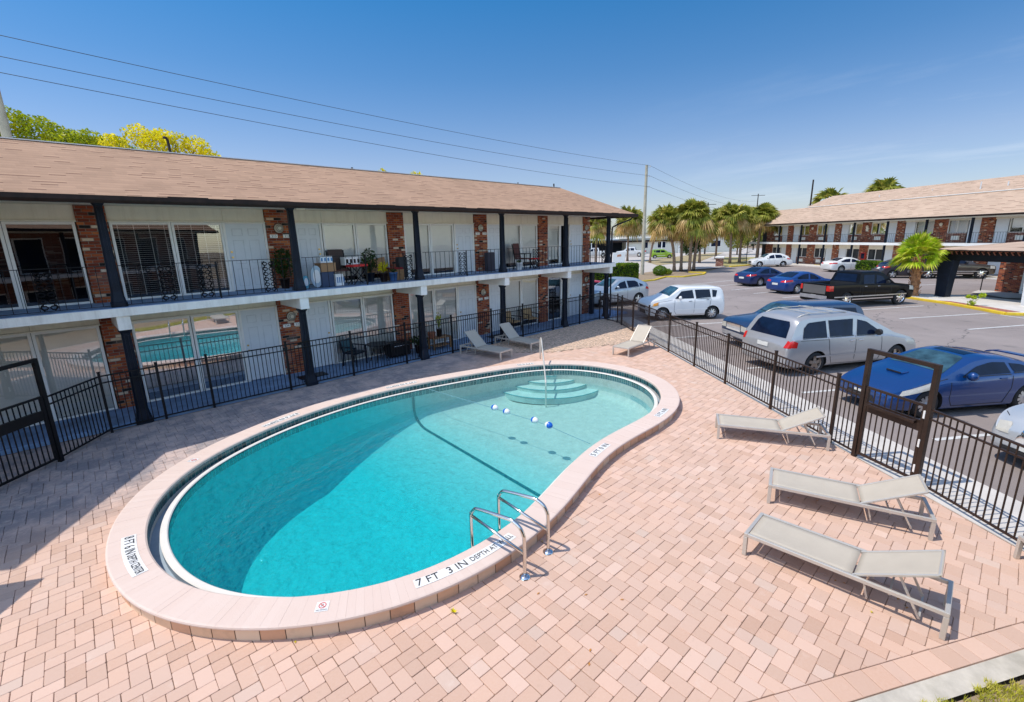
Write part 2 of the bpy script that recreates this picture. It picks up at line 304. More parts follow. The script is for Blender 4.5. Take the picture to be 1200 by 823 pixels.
# ------------------------------------------------------------------ geometry helpers
class MB:
    def __init__(s): s.v = []; s.f = []; s.sm = []; s.tone = []; s.mi = []; s.curm = 0
    def add(s, vs, fs, smooth=False, tone=None):
        o = len(s.v); s.v += [tuple(p) for p in vs]
        for q in fs:
            s.f.append([i + o for i in q]); s.sm.append(smooth); s.tone.append(tone); s.mi.append(s.curm)
        return s
    def box(s, x0, x1, y0, y1, z0, z1, tone=None):
        vs = [(x, y, z) for z in (z0, z1) for y in (y0, y1) for x in (x0, x1)]
        return s.add(vs, [(0, 2, 3, 1), (4, 5, 7, 6), (0, 1, 5, 4), (2, 6, 7, 3), (0, 4, 6, 2), (1, 3, 7, 5)], tone=tone)
    def obox(s, c, size, mat3, tone=None):
        a, b_, d = [k / 2 for k in size]; c = Vector(c)
        vs = [c + mat3 @ Vector((x, y, z)) for z in (-d, d) for y in (-b_, b_) for x in (-a, a)]
        return s.add(vs, [(0, 2, 3, 1), (4, 5, 7, 6), (0, 1, 5, 4), (2, 6, 7, 3), (0, 4, 6, 2), (1, 3, 7, 5)], tone=tone)
    def bar(s, p, q, w, h=None, up=(0, 0, 1), tone=None):
        p, q = Vector(p), Vector(q); d = q - p; L = d.length
        if L < 1e-6: return s
        d.normalize(); u = Vector(up)
        if abs(d.dot(u)) > 0.98: u = Vector((0, 1, 0)) if abs(d.y) < 0.9 else Vector((1, 0, 0))
        y = u.cross(d).normalized(); z = d.cross(y)
        return s.obox((p + q) / 2, (L, w, h or w), Matrix((d, y, z)).transposed(), tone)
    def cyl(s, p, q, r0, r1=None, n=12, caps=True, smooth=True):
        p, q = Vector(p), Vector(q); d = (q - p).normalized(); r1 = r0 if r1 is None else r1
        a = Vector((0, 0, 1)) if abs(d.z) < 0.9 else Vector((1, 0, 0)); x = d.cross(a).normalized(); y = d.cross(x)
        vs = []
        for c, r in ((p, r0), (q, r1)):
            for i in range(n):
                t = 2 * math.pi * i / n; vs.append(c + x * (r * math.cos(t)) + y * (r * math.sin(t)))
        s.add(vs, [(i, i + n, (i + 1) % n + n, (i + 1) % n) for i in range(n)], smooth)
        if caps: s.add(vs[:n], [tuple(range(n))]); s.add(vs[n:], [tuple(reversed(range(n)))])
        return s
    def tube(s, pts, r, n=8, closed=False, rr=None):
        pts = [Vector(p) for p in pts]; m = len(pts); rings = []; prev = None
        for i, p in enumerate(pts):
            a = pts[(i - 1) % m] if (i or closed) else p; b = pts[(i + 1) % m] if (i < m - 1 or closed) else p
            d = (b - a).normalized()
            if prev is None: u = Vector((0, 0, 1)) if abs(d.z) < 0.9 else Vector((1, 0, 0))
            else: u = prev
            x = (u - d * u.dot(d)).normalized(); y = d.cross(x); prev = x
            ri = rr[i] if rr else r
            rings.append([p + x * (ri * math.cos(2 * math.pi * k / n)) + y * (ri * math.sin(2 * math.pi * k / n)) for k in range(n)])
        vs = [v for g in rings for v in g]; fs = []
        for i in range(m if closed else m - 1):
            j = (i + 1) % m
            for k in range(n): fs.append((i * n + k, i * n + (k + 1) % n, j * n + (k + 1) % n, j * n + k))
        if not closed: fs.append(tuple(reversed(range(n)))); fs.append(tuple((m - 1) * n + k for k in range(n)))
        return s.add(vs, fs, True)
    def lathe(s, c, prof, n=16, axis='z', caps=True):
        c = Vector(c); vs = []
        for r, z in prof:
            for i in range(n):
                t = 2 * math.pi * i / n; a, b = r * math.cos(t), r * math.sin(t)
                vs.append(c + (Vector((a, b, z)) if axis == 'z' else Vector((a, z, b)) if axis == 'y' else Vector((z, a, b))))
        m = len(prof); fs = [(i * n + k, i * n + (k + 1) % n, (i + 1) * n + (k + 1) % n, (i + 1) * n + k) for i in range(m - 1) for k in range(n)]
        if axis == 'y': fs = [tuple(reversed(f)) for f in fs]
        s.add(vs, fs, True)
        if caps: s.add(vs[:n], [tuple(range(n))]); s.add(vs[-n:], [tuple(range(n))])
        return s
    def ngon(s, pts, tone=None): return s.add(pts, [tuple(range(len(pts)))], tone=tone)
    def prism(s, poly, z0, z1, tone=None):
        n = len(poly); vs = [(x, y, z0) for x, y in poly] + [(x, y, z1) for x, y in poly]
        s.add(vs, [tuple(reversed(range(n))), tuple(range(n, 2 * n))] + [(i, (i + 1) % n, (i + 1) % n + n, i + n) for i in range(n)], tone=tone); return s
    def build(s, name, mats, parent=None, bevel=0.0, fixn=False, loc=None, rotz=None):
        me = bpy.data.meshes.new(name); me.from_pydata(s.v, [], s.f); 
        me.polygons.foreach_set('use_smooth', s.sm)
        if not isinstance(mats, (list, tuple)): mats = [mats]
        for m in mats: me.materials.append(m)
        if len(mats) > 1: me.polygons.foreach_set('material_index', s.mi)
        if any(t is not None for t in s.tone):
            ca = me.color_attributes.new('tone', 'BYTE_COLOR', 'CORNER'); data = []
            for p, t in zip(me.polygons, s.tone):
                t = t or (0.5, 0.5); data += [t[0], t[1], 0, 1] * p.loop_total
            ca.data.foreach_set('color', data)
        if fixn:
            bm = bmesh.new(); bm.from_mesh(me); bmesh.ops.recalc_face_normals(bm, faces=bm.faces); bm.to_mesh(me); bm.free()
        me.update()
        o = bpy.data.objects.new(name, me); COL.objects.link(o)
        if parent: o.parent = parent
        if loc: o.location = loc
        if rotz is not None: o.rotation_euler = (0, 0, rotz)
        if bevel:
            b = o.modifiers.new('bevel', 'BEVEL'); b.width = bevel; b.segments = 2; b.limit_method = 'ANGLE'; b.angle_limit = R(40)
        return o
def thing(name, label, cat, loc=(0, 0, 0), rotz=0, group=None):
    o = bpy.data.objects.new(name, None); COL.objects.link(o); o.location = loc; o.rotation_euler = (0, 0, rotz)
    o.empty_display_size = 0.3; return tag(o, label, cat, group)
def tag(o, label, cat, group=None):
    o['label'] = label; o['category'] = cat
    if group: o['group'] = group
    return o
def struct(o): o['kind'] = 'structure'; return o
def copy_tree(o, parent=None):
    c = o.copy(); COL.objects.link(c); c.parent = parent
    for ch in [x for x in KIDS.get(o.name, []) or o.children]: copy_tree(ch, c)
    return c
KIDS = {}
def dup(o, label, loc, rotz=None, group=None, cat=None):
    c = copy_tree(o); c.location = loc
    if rotz is not None: c.rotation_euler = (0, 0, rotz)
    c['label'] = label
    if group: c['group'] = group
    return c
def catmull(pts, n, closed=True):
    out = []; m = len(pts)
    for i in range(m if closed else m - 1):
        g = lambda k: pts[(i + k) % m] if closed else pts[max(0, min(m - 1, i + k))]
        p0, p1, p2, p3 = g(-1), g(0), g(1), g(2)
        for k in range(n):
            t = k / n
            out.append(tuple(0.5 * (2 * p1[j] + (p2[j] - p0[j]) * t + (2 * p0[j] - 5 * p1[j] + 4 * p2[j] - p3[j]) * t * t + (3 * p1[j] - p0[j] - 3 * p2[j] + p3[j]) * t ** 3) for j in range(len(p1))))
    if not closed: out.append(tuple(pts[-1]))
    return out
def resample(pts, n):
    L = [0]; m = len(pts)
    for i in range(m): a, b = pts[i], pts[(i + 1) % m]; L.append(L[-1] + math.dist(a, b))
    out = []; j = 0
    for k in range(n):
        s = L[-1] * k / n
        while L[j + 1] < s: j += 1
        t = (s - L[j]) / (L[j + 1] - L[j] + 1e-12); a, b = pts[j], pts[(j + 1) % m]
        out.append((a[0] + (b[0] - a[0]) * t, a[1] + (b[1] - a[1]) * t))
    return out
def smooth_closed(pts, it):
    for _ in range(it):
        n = len(pts); pts = [tuple(pts[i][k] * 0.5 + 0.25 * (pts[i - 1][k] + pts[(i + 1) % n][k]) for k in (0, 1)) for i in range(n)]
    return pts
def normals(pts):
    n = len(pts); out = []
    for i in range(n):
        a, b = pts[i - 1], pts[(i + 1) % n]; d = Vector((b[0] - a[0], b[1] - a[1])).normalized(); out.append((d.y, -d.x))
    return out
def area(p): return 0.5 * sum(p[i - 1][0] * p[i][1] - p[i][0] * p[i - 1][1] for i in range(len(p)))
def clip(poly, a, b):
    """keep the part of a convex polygon left of a->b"""
    out = []; f = lambda p: (b[0] - a[0]) * (p[1] - a[1]) - (b[1] - a[1]) * (p[0] - a[0])
    for i in range(len(poly)):
        p, q = poly[i - 1], poly[i]; fp, fq = f(p), f(q)
        if (fp >= 0) != (fq >= 0):
            t = fp / (fp - fq); out.append((p[0] + (q[0] - p[0]) * t, p[1] + (q[1] - p[1]) * t))
        if fq >= 0: out.append(q)
    return out
def sheet(name, outer, holes, z, m):
    """flat polygon sheet with holes"""
    bm = bmesh.new(); es = []
    for loop in [outer] + holes:
        vs = [bm.verts.new((x, y, z)) for x, y in loop]
        es += [bm.edges.new((vs[i - 1], vs[i])) for i in range(len(vs))]
    bmesh.ops.triangle_fill(bm, use_beauty=True, edges=es, normal=(0, 0, 1))
    for f in bm.faces:
        if f.normal.z < 0: f.normal_flip()
    me = bpy.data.meshes.new(name); bm.to_mesh(me); bm.free(); me.materials.append(m)
    o = bpy.data.objects.new(name, me); COL.objects.link(o); return o
# ------------------------------------------------------------------ camera, sky, sun
yaw, pitch, roll, CH = R(45.998), R(13.519), R(-1.3495), 4.1776
fw = Vector((math.cos(pitch) * math.cos(yaw), math.cos(pitch) * math.sin(yaw), -math.sin(pitch)))
rt = Vector((math.sin(yaw), -math.cos(yaw), 0)); up = rt.cross(fw)
r2 = rt * math.cos(roll) + up * math.sin(roll); u2 = -rt * math.sin(roll) + up * math.cos(roll)
cd = bpy.data.cameras.new('camera'); cam = bpy.data.objects.new('camera', cd); COL.objects.link(cam)
cam.matrix_world = Matrix(((r2.x, u2.x, -fw.x, 0), (r2.y, u2.y, -fw.y, 0), (r2.z, u2.z, -fw.z, CH), (0, 0, 0, 1)))
cd.sensor_width = 36; cd.lens = 548.08 / 1200 * 36; cd.clip_end = 1500; cd.clip_start = 0.05
scene.camera = cam
SUN_EL = R(64); SA = Vector((-0.79, 0.613))
w = bpy.data.worlds.new('World'); scene.world = w; w.use_nodes = True
t = NT(w.node_tree); bg = w.node_tree.nodes['Background']
sky = t.new('ShaderNodeTexSky'); sky.sky_type = 'NISHITA'; sky.sun_disc = False
sky.sun_elevation = SUN_EL; sky.sun_rotation = math.atan2(SA.x, SA.y); sky.air_density = 1.0; sky.dust_density = 0.5; sky.ozone_density = 2.2
tc = t.new('ShaderNodeTexCoord').outputs['Generated']; p = t.xyz(tc)
hs = t.new('ShaderNodeHueSaturation'); hs.inputs['Saturation'].default_value = 1.0; t.put(hs.inputs['Color'], sky.outputs[0])
# bluer upwards, unseen zenith brightened as fill light, and a few thin high clouds low over the far wing
el = t.m('DIVIDE', p[2], 0.75, clamp=True)
k = t.ramp(el, [(0.0, (.35, .385, .46)), (0.06, (.385, .38, .44)), (0.187, (.37, .375, .435)), (0.385, (.19, .335, .445)), (0.568, (.08, .325, .47)), (0.70, (.16, .36, .48)), (0.9, (.46, .46, .48)), (1.0, (.52, .51, .54))])
bk = t.m('ADD', t.m('MULTIPLY', p[0], -0.695), t.m('MULTIPLY', p[1], -0.719)); bk = t.m('SMOOTHSTEP', bk, 0.0, 0.75) if False else t.m('DIVIDE', t.m('ADD', bk, 0.05), 0.7, clamp=True)
k = t.mix(bk, k, (1.0, 0.95, 0.87)); k = t.mix(1, k, t.mix(bk, (1, 1, 1), (1.45, 1.45, 1.45, 1)), 'MULTIPLY')  # sky behind the camera brightened, out of view, to fill the shaded walls
c = t.mix(1, hs.outputs[0], k, 'MULTIPLY'); c = t.mix(1, c, (2.0, 2.0, 2.0, 1), 'MULTIPLY')
inv = t.m('DIVIDE', 1.0, t.m('ADD', p[2], 0.12)); cv = t.vec(t.m('MULTIPLY', p[0], inv), t.m('MULTIPLY', t.m('MULTIPLY', p[1], inv), 0.35), 0.0)
cl = t.ramp(t.noise(cv, 1.3, 7, 0.62), [(0.52, (0, 0, 0)), (0.75, (1, 1, 1))])
side = t.m('DIVIDE', t.m('SUBTRACT', t.m('SUBTRACT', p[0], p[1]), 0.25), 0.6, clamp=True)
low = t.m('MULTIPLY', t.m('SUBTRACT', 1.0, t.m('DIVIDE', p[2], 0.34, clamp=True)), side)
c = t.mix(t.m('MULTIPLY', t.m('MULTIPLY', cl, low), 0.45), c, (6.5, 6.9, 7.4))
t.put(bg.inputs[0], c); bg.inputs[1].default_value = 0.15
sl = bpy.data.lights.new('sun', 'SUN'); so = bpy.data.objects.new('sun', sl); COL.objects.link(so)
sl.energy = 3.75; sl.angle = R(0.55); sl.color = (1.0, 0.94, 0.855)
so.rotation_euler = Vector((SA.x * math.cos(SUN_EL), SA.y * math.cos(SUN_EL), math.sin(SUN_EL))).to_track_quat('Z', 'Y').to_euler()
scene.view_settings.view_transform = 'Standard'; scene.view_settings.look = 'None'; scene.view_settings.exposure = 0; scene.view_settings.gamma = 1
scene.cycles.max_bounces = 7; scene.cycles.transparent_max_bounces = 16; scene.cycles.diffuse_bounces = 5; scene.cycles.glossy_bounces = 3
scene.cycles.caustics_reflective = False; scene.cycles.caustics_refractive = False
try: scene.cycles.use_denoising = True
except Exception: pass

# ------------------------------------------------------------------ pool outline
OUT = [(-0.21, 7.82), (-0.19, 7.02), (-0.05, 6.34), (0.16, 5.88), (0.48, 5.40), (0.81, 5.02), (1.15, 4.71), (1.52, 4.44), (1.93, 4.22), (2.41, 4.03), (2.74, 3.96), (3.14, 3.90),
       (3.62, 3.88), (4.25, 3.93), (4.73, 4.02), (5.26, 4.17), (5.75, 4.33), (6.44, 4.57), (7.22, 4.74), (8.20, 4.74), (8.90, 4.68), (9.60, 4.69), (10.38, 4.86), (11.01, 5.17),
       (11.9, 5.87), (12.4, 6.77), (12.60, 7.80), (12.42, 8.95), (11.92, 9.80), (11.15, 10.46), (9.69, 11.05), (8.19, 11.45), (6.70, 11.80), (5.02, 11.88), (3.82, 11.70), (3.0, 11.50),
       (2.07, 11.10), (1.38, 10.72), (0.76, 10.20), (0.22, 9.44), (-0.08, 8.72)]
OUT = [(x * .9877, y * .9877) for x, y in OUT]
OUT = smooth_closed(resample(catmull(OUT, 8), 400), 160)
if area(OUT) < 0: OUT.reverse()
NRM = normals(OUT)   # outward
def off(d): return [(p[0] - n[0] * (d(n) if callable(d) else d), p[1] - n[1] * (d(n) if callable(d) else d)) for p, n in zip(OUT, NRM)]
def ccw_loop(pts): return smooth_closed(pts, 6)
COPW = 0.44
C0 = ccw_loop(off(COPW)); lipw = lambda n: 0.04 + 0.085 * abs(n[0]) ** 2
G1 = ccw_loop(off(lambda n: COPW + lipw(n))); L1 = ccw_loop(off(lambda n: COPW + lipw(n) + 0.08 + 0.022 * abs(n[0])))
RIS = ccw_loop(off(0.022)); HOLE = ccw_loop(off(0.25))
def ring(mb, A, B, za, zb, smooth=True, tone=None, step=1):
    n = len(A); vs = [(a[0], a[1], za) for a in A] + [(b[0], b[1], zb) for b in B]
    return mb.add(vs, [(i, (i + 1) % n, (i + 1) % n + n, i + n) for i in range(n)], smooth, tone)
def along(P, s):   # point and outward normal at arc fraction index float
    n = len(P); i = int(s) % n; t = s - int(s); a, b = P[i], P[(i + 1) % n]
    return (a[0] + (b[0] - a[0]) * t, a[1] + (b[1] - a[1]) * t)
pool = thing('swimming_pool', 'kidney shaped swimming pool with raised pink stone coping set in the paved deck', 'swimming pool', (0, 0, 0))
# coping: one radial bullnose stone after another, 1 mm apart, rounded outer edge
mb = MB(); nst = 330; n = len(OUT)
for k in range(nst):
    g = 0.004; s0, s1 = (k + g) * n / nst, (k + 1 - g) * n / nst; tone = (rnd.random(), rnd.random())
    zt = 0.20 + rnd.uniform(-0.0012, 0.0012)
    prof = [(0.0, 0.155), (-0.010, 0.160), (-0.014, 0.175), (-0.008, 0.192), (0.012, zt), (COPW - 0.02, zt), (COPW, zt - 0.015), (COPW, 0.155)]
    vs = []
    for s in (s0, s1):
        p, q = along(OUT, s), along(C0, s); d = (q[0] - p[0], q[1] - p[1]); L = math.hypot(*d)
        for o_, z in prof: vs.append((p[0] + d[0] * o_ / L, p[1] + d[1] * o_ / L, z))
    m = len(prof)
    mb.add(vs, [(i, i + 1, i + 1 + m, i + m) for i in range(m - 1)] + [tuple(range(m)), tuple(reversed(range(m, 2 * m))), (m - 1, 0, m, 2 * m - 1)], False, tone)
mb.build('coping', M['coping'], pool, fixn=True)
mb = MB(); ring(mb, ccw_loop(off(0.03)), ccw_loop(off(COPW - 0.02)), 0.19, 0.19); mb.build('coping_joint', pm('coping_grout', (.50, .36, .29), .9), pool)
mb = MB(); nr = 118
for k in range(nr):
    s0, s1 = (k + 0.018) * n / nr, (k + 0.982) * n / nr; tone = (rnd.random(), 0.5); pts = [along(RIS, s0 + (s1 - s0) * j / 3) for j in range(4)]
    vs = [(x, y, z) for z in (-0.02, 0.164) for x, y in pts]
    mb.add(vs, [(i, i + 1, i + 5, i + 4) for i in range(3)], True, tone)
mb.build('riser_band', M['riser'], pool)
mb = MB(); ring(mb, ccw_loop(off(0.03)), ccw_loop(off(0.03)), -0.02, 0.17); mb.build('riser_joint', pm('riser_joint_dark', (.20, .125, .09), .95), pool)
# inner tile band under the coping
mb = MB(); nt = 300
for k in range(nt):
    s0, s1 = (k + 0.05) * n / nt, (k + 0.95) * n / nt
    tone = (rnd.random(), 0.5); a, b = along(C0, s0), along(C0, s1)
    mb.add([(a[0], a[1], 0.02), (b[0], b[1], 0.02), (b[0], b[1], 0.14), (a[0], a[1], 0.14)], [(0, 1, 2, 3)], False, tone)
mb.build('tile_band', M['tile'], pool)
mb = MB(); B1 = ccw_loop(off(COPW - 0.006)); ring(mb, B1, B1, -0.06, 0.16); mb.build('tile_grout', M['concrete'], pool)
mb = MB(); ring(mb, B1, G1, -0.06, -0.06); ring(mb, G1, G1, -0.06, 0.038)
mb.build('gutter_channel', pm('gutter_shade_grey', (.33, .40, .46), .6), pool)  # blue-grey puts the shade down in the channel into its colour
mb = MB()
E1 = ccw_loop(off(lambda n: COPW + lipw(n) + 0.015)); E2 = ccw_loop(off(lambda n: COPW + lipw(n) + 0.065 + 0.022 * abs(n[0])))
ring(mb, G1, E1, 0.038, 0.048); ring(mb, E1, E2, 0.048, 0.048); ring(mb, E2, L1, 0.048, 0.036)
mb.build('white_lip', pm('lip_white', (0.76, 0.72, 0.65), 0.6, var=0.04), pool)
mb = MB()
for k in range(nt):
    s0, s1 = (k + 0.04) * n / nt, (k + 0.96) * n / nt
    tone = (rnd.random(), 0.5); a, b = along(L1, s0), along(L1, s1)
    mb.add([(a[0], a[1], -0.12), (b[0], b[1], -0.12), (b[0], b[1], 0.036), (a[0], a[1], 0.036)], [(0, 1, 2, 3)], False, tone)
mb.build('waterline_tile', M['tile'], pool)
# basin
BW = ccw_loop(off(lambda n: COPW + lipw(n) + 0.075 + 0.022 * abs(n[0])))
def depth(x):
    if x < 3.8: return 1.6
    if x < 7.0: return 1.6 - (x - 3.8) / 3.2 * 0.75
    return 0.85 - min(1, (x - 7.0) / 4) * 0.17
def core(p):
    a, b = Vector((3.0, 7.6)), Vector((9.9, 7.8)); q = Vector(p); t = max(0, min(1, (q - a).dot(b - a) / (b - a).length_squared)); return a + (b - a) * t
def floor_at(p, t):
    m_ = core(p); q = Vector(p).lerp(m_, t); d = depth(q.x); e = min(1, t / 0.20)
    prof = 0.5 + 0.5 * math.sqrt(max(0, 1 - (1 - e) ** 2)); return (q.x, q.y, -d * prof)
ts = [0, 0.004, 0.01, 0.02, 0.03, 0.045, 0.06, 0.08, 0.1, 0.115, 0.13, 0.145, 0.16, 0.18, 0.2, 0.24, 0.3, 0.4, 0.52, 0.65, 0.8, 0.9, 1.0]
mb = MB(); vs = [(p[0], p[1], 0.036) for p in BW]
for tt in ts: vs += [floor_at(p, tt) for p in BW]
mb.add(vs, [(r_ * n + i, r_ * n + (i + 1) % n, (r_ + 1) * n + (i + 1) % n, (r_ + 1) * n + i) for r_ in range(len(ts)) for i in range(n)], True)
mb.build('basin', M['plaster'], pool)
# entry steps in the shallow corner
SC = (11.45, 10.12)
mb = MB(); mb2 = MB()
for k, (rr, z) in enumerate(((1.95, -0.50), (1.52, -0.38), (1.15, -0.27), (0.8, -0.15))):
    A = [(SC[0] + rr * math.cos(R(a)), SC[1] + rr * math.sin(R(a))) for a in range(150, 346, 5)]
    inside = [q for q in A]
    mb.prism(inside, z - 0.2, z)
    arc = [(x, y, z - 0.012) for x, y in A]
    mb2.tube(arc, 0.014, 5)
mb.build('entry_steps', M['step_face'], pool)
mb2.build('step_edge', M['step_tile'], pool)
# dark depth-change line that runs over floor and walls
def line_pts(a, b, wdt=0.09, N=40):
    o1 = []
    for k in range(N + 1):
        x, y = a[0] + (b[0] - a[0]) * k / N, a[1] + (b[1] - a[1]) * k / N; o1.append((x, y))
    return o1
def basin_z(x, y):   # height of the basin surface below (x, y)
    c_ = core((x, y)); v_ = Vector((x, y)) - c_
    best = min(BW, key=lambda p: abs(math.atan2(v_.x * (p[1] - c_.y) - v_.y * (p[0] - c_.x), v_.x * (p[0] - c_.x) + v_.y * (p[1] - c_.y))) if core(p) is not None else 9)
    Rr = math.hypot(best[0] - c_.x, best[1] - c_.y); return floor_at(best, max(0, 1 - v_.length / Rr))[2]
basin_o = [o for o in bpy.data.objects if o.name == 'basin'][0]
bmv = [v.co.copy() for v in basin_o.data.vertices]; bvh = BVHTree.FromPolygons(bmv, [tuple(q.vertices) for q in basin_o.data.polygons])
mb = MB(); P0, P1 = Vector((6.72, 11.25)), Vector((6.30, 4.7)); prev = None; N = 160; dn = Vector((-(P1 - P0).y, (P1 - P0).x)).normalized() * 0.036
rows = []
for k in range(N + 1):
    q = P0.lerp(P1, k / N); h = [bvh.ray_cast(Vector((q.x + s * dn.x, q.y + s * dn.y, 0)), Vector((0, 0, -1)))[0] for s in (-1, 1)]
    if h[0] and h[1]: rows.append([h[0] + Vector((0, 0, 0.012)), h[1] + Vector((0, 0, 0.012))])
for sgn, i0 in ((1, 0), (-1, -1)):
    pass
vs = [v for rw in rows for v in rw]; top0 = [v.copy() for v in rows[0]]; top1 = [v.copy() for v in rows[-1]]
for v in top0 + top1: v.z = -0.11
vs = top0 + vs + top1
mb.add(vs, [(2 * i, 2 * i + 1, 2 * i + 3, 2 * i + 2) for i in range(len(vs) // 2 - 1)])
mb.build('depth_line', M['linetile'], pool)
# water body
WZ = 0.015
mb = MB(); vs = []
vs += [(p[0], p[1], WZ) for p in ccw_loop(off(lambda n: COPW + lipw(n) + 0.072 + 0.022 * abs(n[0])))]
mb2_ = MB(); levels = []
tsw = [0, 0.03, 0.1, 0.16, 0.3, 0.52, 0.8, 1.0]
for tt in tsw: vs += [(lambda f: (f[0], f[1], f[2] - 0.02))(floor_at(p, tt)) for p in BW]
topr = []
tw = [0.2, 0.5, 1.0]
fs = [(r_ * n + i, r_ * n + (i + 1) % n, (r_ + 1) * n + (i + 1) % n, (r_ + 1) * n + i) for r_ in range(len(tsw)) for i in range(n)]
base = len(vs)
for tt in tw: vs += [(lambda c_: (p[0] + (c_.x - p[0]) * tt, p[1] + (c_.y - p[1]) * tt, WZ))(core(p)) for p in BW]
idx = [0, base, base + n, base + 2 * n]
for a, b in zip(idx[:-1], idx[1:]): fs += [(a + i, b + i, b + (i + 1) % n, a + (i + 1) % n) for i in range(n)]
mb.add(vs, fs, False)
wo = mb.build('pool_water', M['water'], None, fixn=False); struct(wo)
bm = bmesh.new(); bm.from_mesh(wo.data); bmesh.ops.remove_doubles(bm, verts=bm.verts, dist=1e-4); bmesh.ops.recalc_face_normals(bm, faces=bm.faces); bm.to_mesh(wo.data); bm.free()

# ------------------------------------------------------------------ depth markers on the coping
def text_mesh(s, size, spacing=1.0):
    cu = bpy.data.curves.new('tmp', 'FONT'); cu.body = s; cu.size = size; cu.align_x = 'LEFT'; cu.align_y = 'CENTER'; cu.space_character = spacing; cu.resolution_u = 3
    o = bpy.data.objects.new('tmp', cu); COL.objects.link(o); bpy.context.view_layer.update()
    me = bpy.data.meshes.new_from_object(o.evaluated_get(bpy.context.evaluated_depsgraph_get())); bpy.data.objects.remove(o)
    vs = [v.co.copy() for v in me.vertices]; fs = [tuple(p.vertices) for p in me.polygons]; bpy.data.meshes.remove(me)
    return vs, fs
def near_index(x, y): return min(range(n), key=lambda i: (OUT[i][0] - x) ** 2 + (OUT[i][1] - y) ** 2)
cum = [0]
for i in range(n): cum.append(cum[-1] + math.dist(OUT[i], OUT[(i + 1) % n]))
def at_arc(s, inset, z):
    s = s % cum[-1]; lo = 0
    while cum[lo + 1] < s: lo += 1
    t_ = (s - cum[lo]) / (cum[lo + 1] - cum[lo]); k_ = lo + t_; p, q = along(OUT, k_), along(C0, k_)
    d = Vector((q[0] - p[0], q[1] - p[1])).normalized(); return (p[0] + d.x * inset, p[1] + d.y * inset, z)
def marker(parts, s_mid, inset, flip=False, height=0.15, vertical=False):
    """parts: (text, size, width). Laid along the coping from s_mid; bends with it"""
    tot = sum(w_ for _, _, w_ in parts) ; mt, mp = MB(), MB()
    s0 = -tot / 2
    sg = -1 if flip else 1
    def put(u, v, z):
        return at_arc(s_mid + sg * u, inset - (-sg) * v * 1.0 if False else inset + sg * v, z)
    N = max(4, int(tot / 0.06))
    vs = []
    for i in range(N + 1):
        u = s0 + tot * i / N
        vs += [put(u, -height / 2, 0.204), put(u, height / 2, 0.204)]
    mp.add(vs, [(2 * i, 2 * i + 2, 2 * i + 3, 2 * i + 1) for i in range(N)])
    o = mp.build('marker_tile', M['tile_white'], pool)
    u0 = s0
    for s_, sz, w_ in parts:
        tv, tf = text_mesh(s_, sz)
        xw = max(v.x for v in tv); k_ = min(1, (w_ - 0.04) / xw)
        mt.add([put(u0 + 0.02 + v.x * k_, v.y, 0.208) for v in tv], tf)
        u0 += w_
    mt.build('marker_text', M['text'], o)
# text reads from the deck side: +u must run to the reader's right, +v towards the water
def s_of(x, y): return cum[near_index(x, y)]
def mk(parts, x, y, inset=0.25, height=0.15): marker(parts, s_of(x, y), inset, False, height)
mk([('7 FT', 0.17, 0.42), ('3 IN', 0.17, 0.36), ('DEPTH AT', 0.12, 0.50), ('WALL', 0.12, 0.30)], 3.10, 3.9, 0.22)
mk([('8 FT 6 IN', 0.16, 0.56), ('DEPTH CENTER', 0.13, 0.62)], -0.20, 7.45, 0.24, 0.17)
mk([('5 FT 0 IN', 0.15, 0.62)], 6.95, 4.7, 0.22)
mk([('3 FT 6 IN', 0.15, 0.62)], 9.5, 4.7, 0.2)
mk([('8 FT 6 IN DEPTH', 0.13, 0.95)], 3.1, 11.5, 0.25)
mk([('7 FT 3 IN DEPTH', 0.13, 0.95)], 6.6, 11.8, 0.25)
mk([('3 FT 0 IN', 0.15, 0.6)], 10.7, 10.7, 0.25)
def tile_sign(x, y, sz=0.15):
    s = s_of(x, y); mp, mt, mr = MB(), MB(), MB()
    P = lambda u, v, z: at_arc(s + u, 0.22 + v, z)
    mp.add([P(-sz / 2, -sz / 2, .204), P(sz / 2, -sz / 2, .204), P(sz / 2, sz / 2, .204), P(-sz / 2, sz / 2, .204)], [(0, 1, 2, 3)])
    o = mp.build('no_diving_tile', M['tile_white'], pool)
    for rr in ((0.036, 0.045),):
        N = 20; vs = []
        for i in range(N): a = 2 * math.pi * i / N; vs += [P(rr[0] * math.cos(a), 0.015 + rr[0] * math.sin(a), .208), P(rr[1] * math.cos(a), 0.015 + rr[1] * math.sin(a), .208)]
        mr.add(vs, [(2 * i, 2 * i + 1, (2 * i + 3) % (2 * N), (2 * i + 2) % (2 * N)) for i in range(N)])
    mr.add([P(-.032, .040, .208), P(-.026, .046, .208), P(.032, -.010, .208), P(.026, -.016, .208)], [(0, 1, 2, 3)])
    mr.build('no_diving_ring', pm('sign_red', (0.7, 0.08, 0.06)), o)
    mt.add([P(-.02, .0, .207), P(-.012, .0, .207), P(.014, .03, .207), P(.006, .034, .207)], [(0, 1, 2, 3)])
    tv, tf = text_mesh('NO DIVING', 0.028); mt.add([P(-0.062 + v.x * 0.85, v.y - 0.055, .208) for v in tv], tf)
    mt.build('no_diving_text', M['text'], o)
tile_sign(1.35, 4.55)
tile_sign(1.0, 10.6)

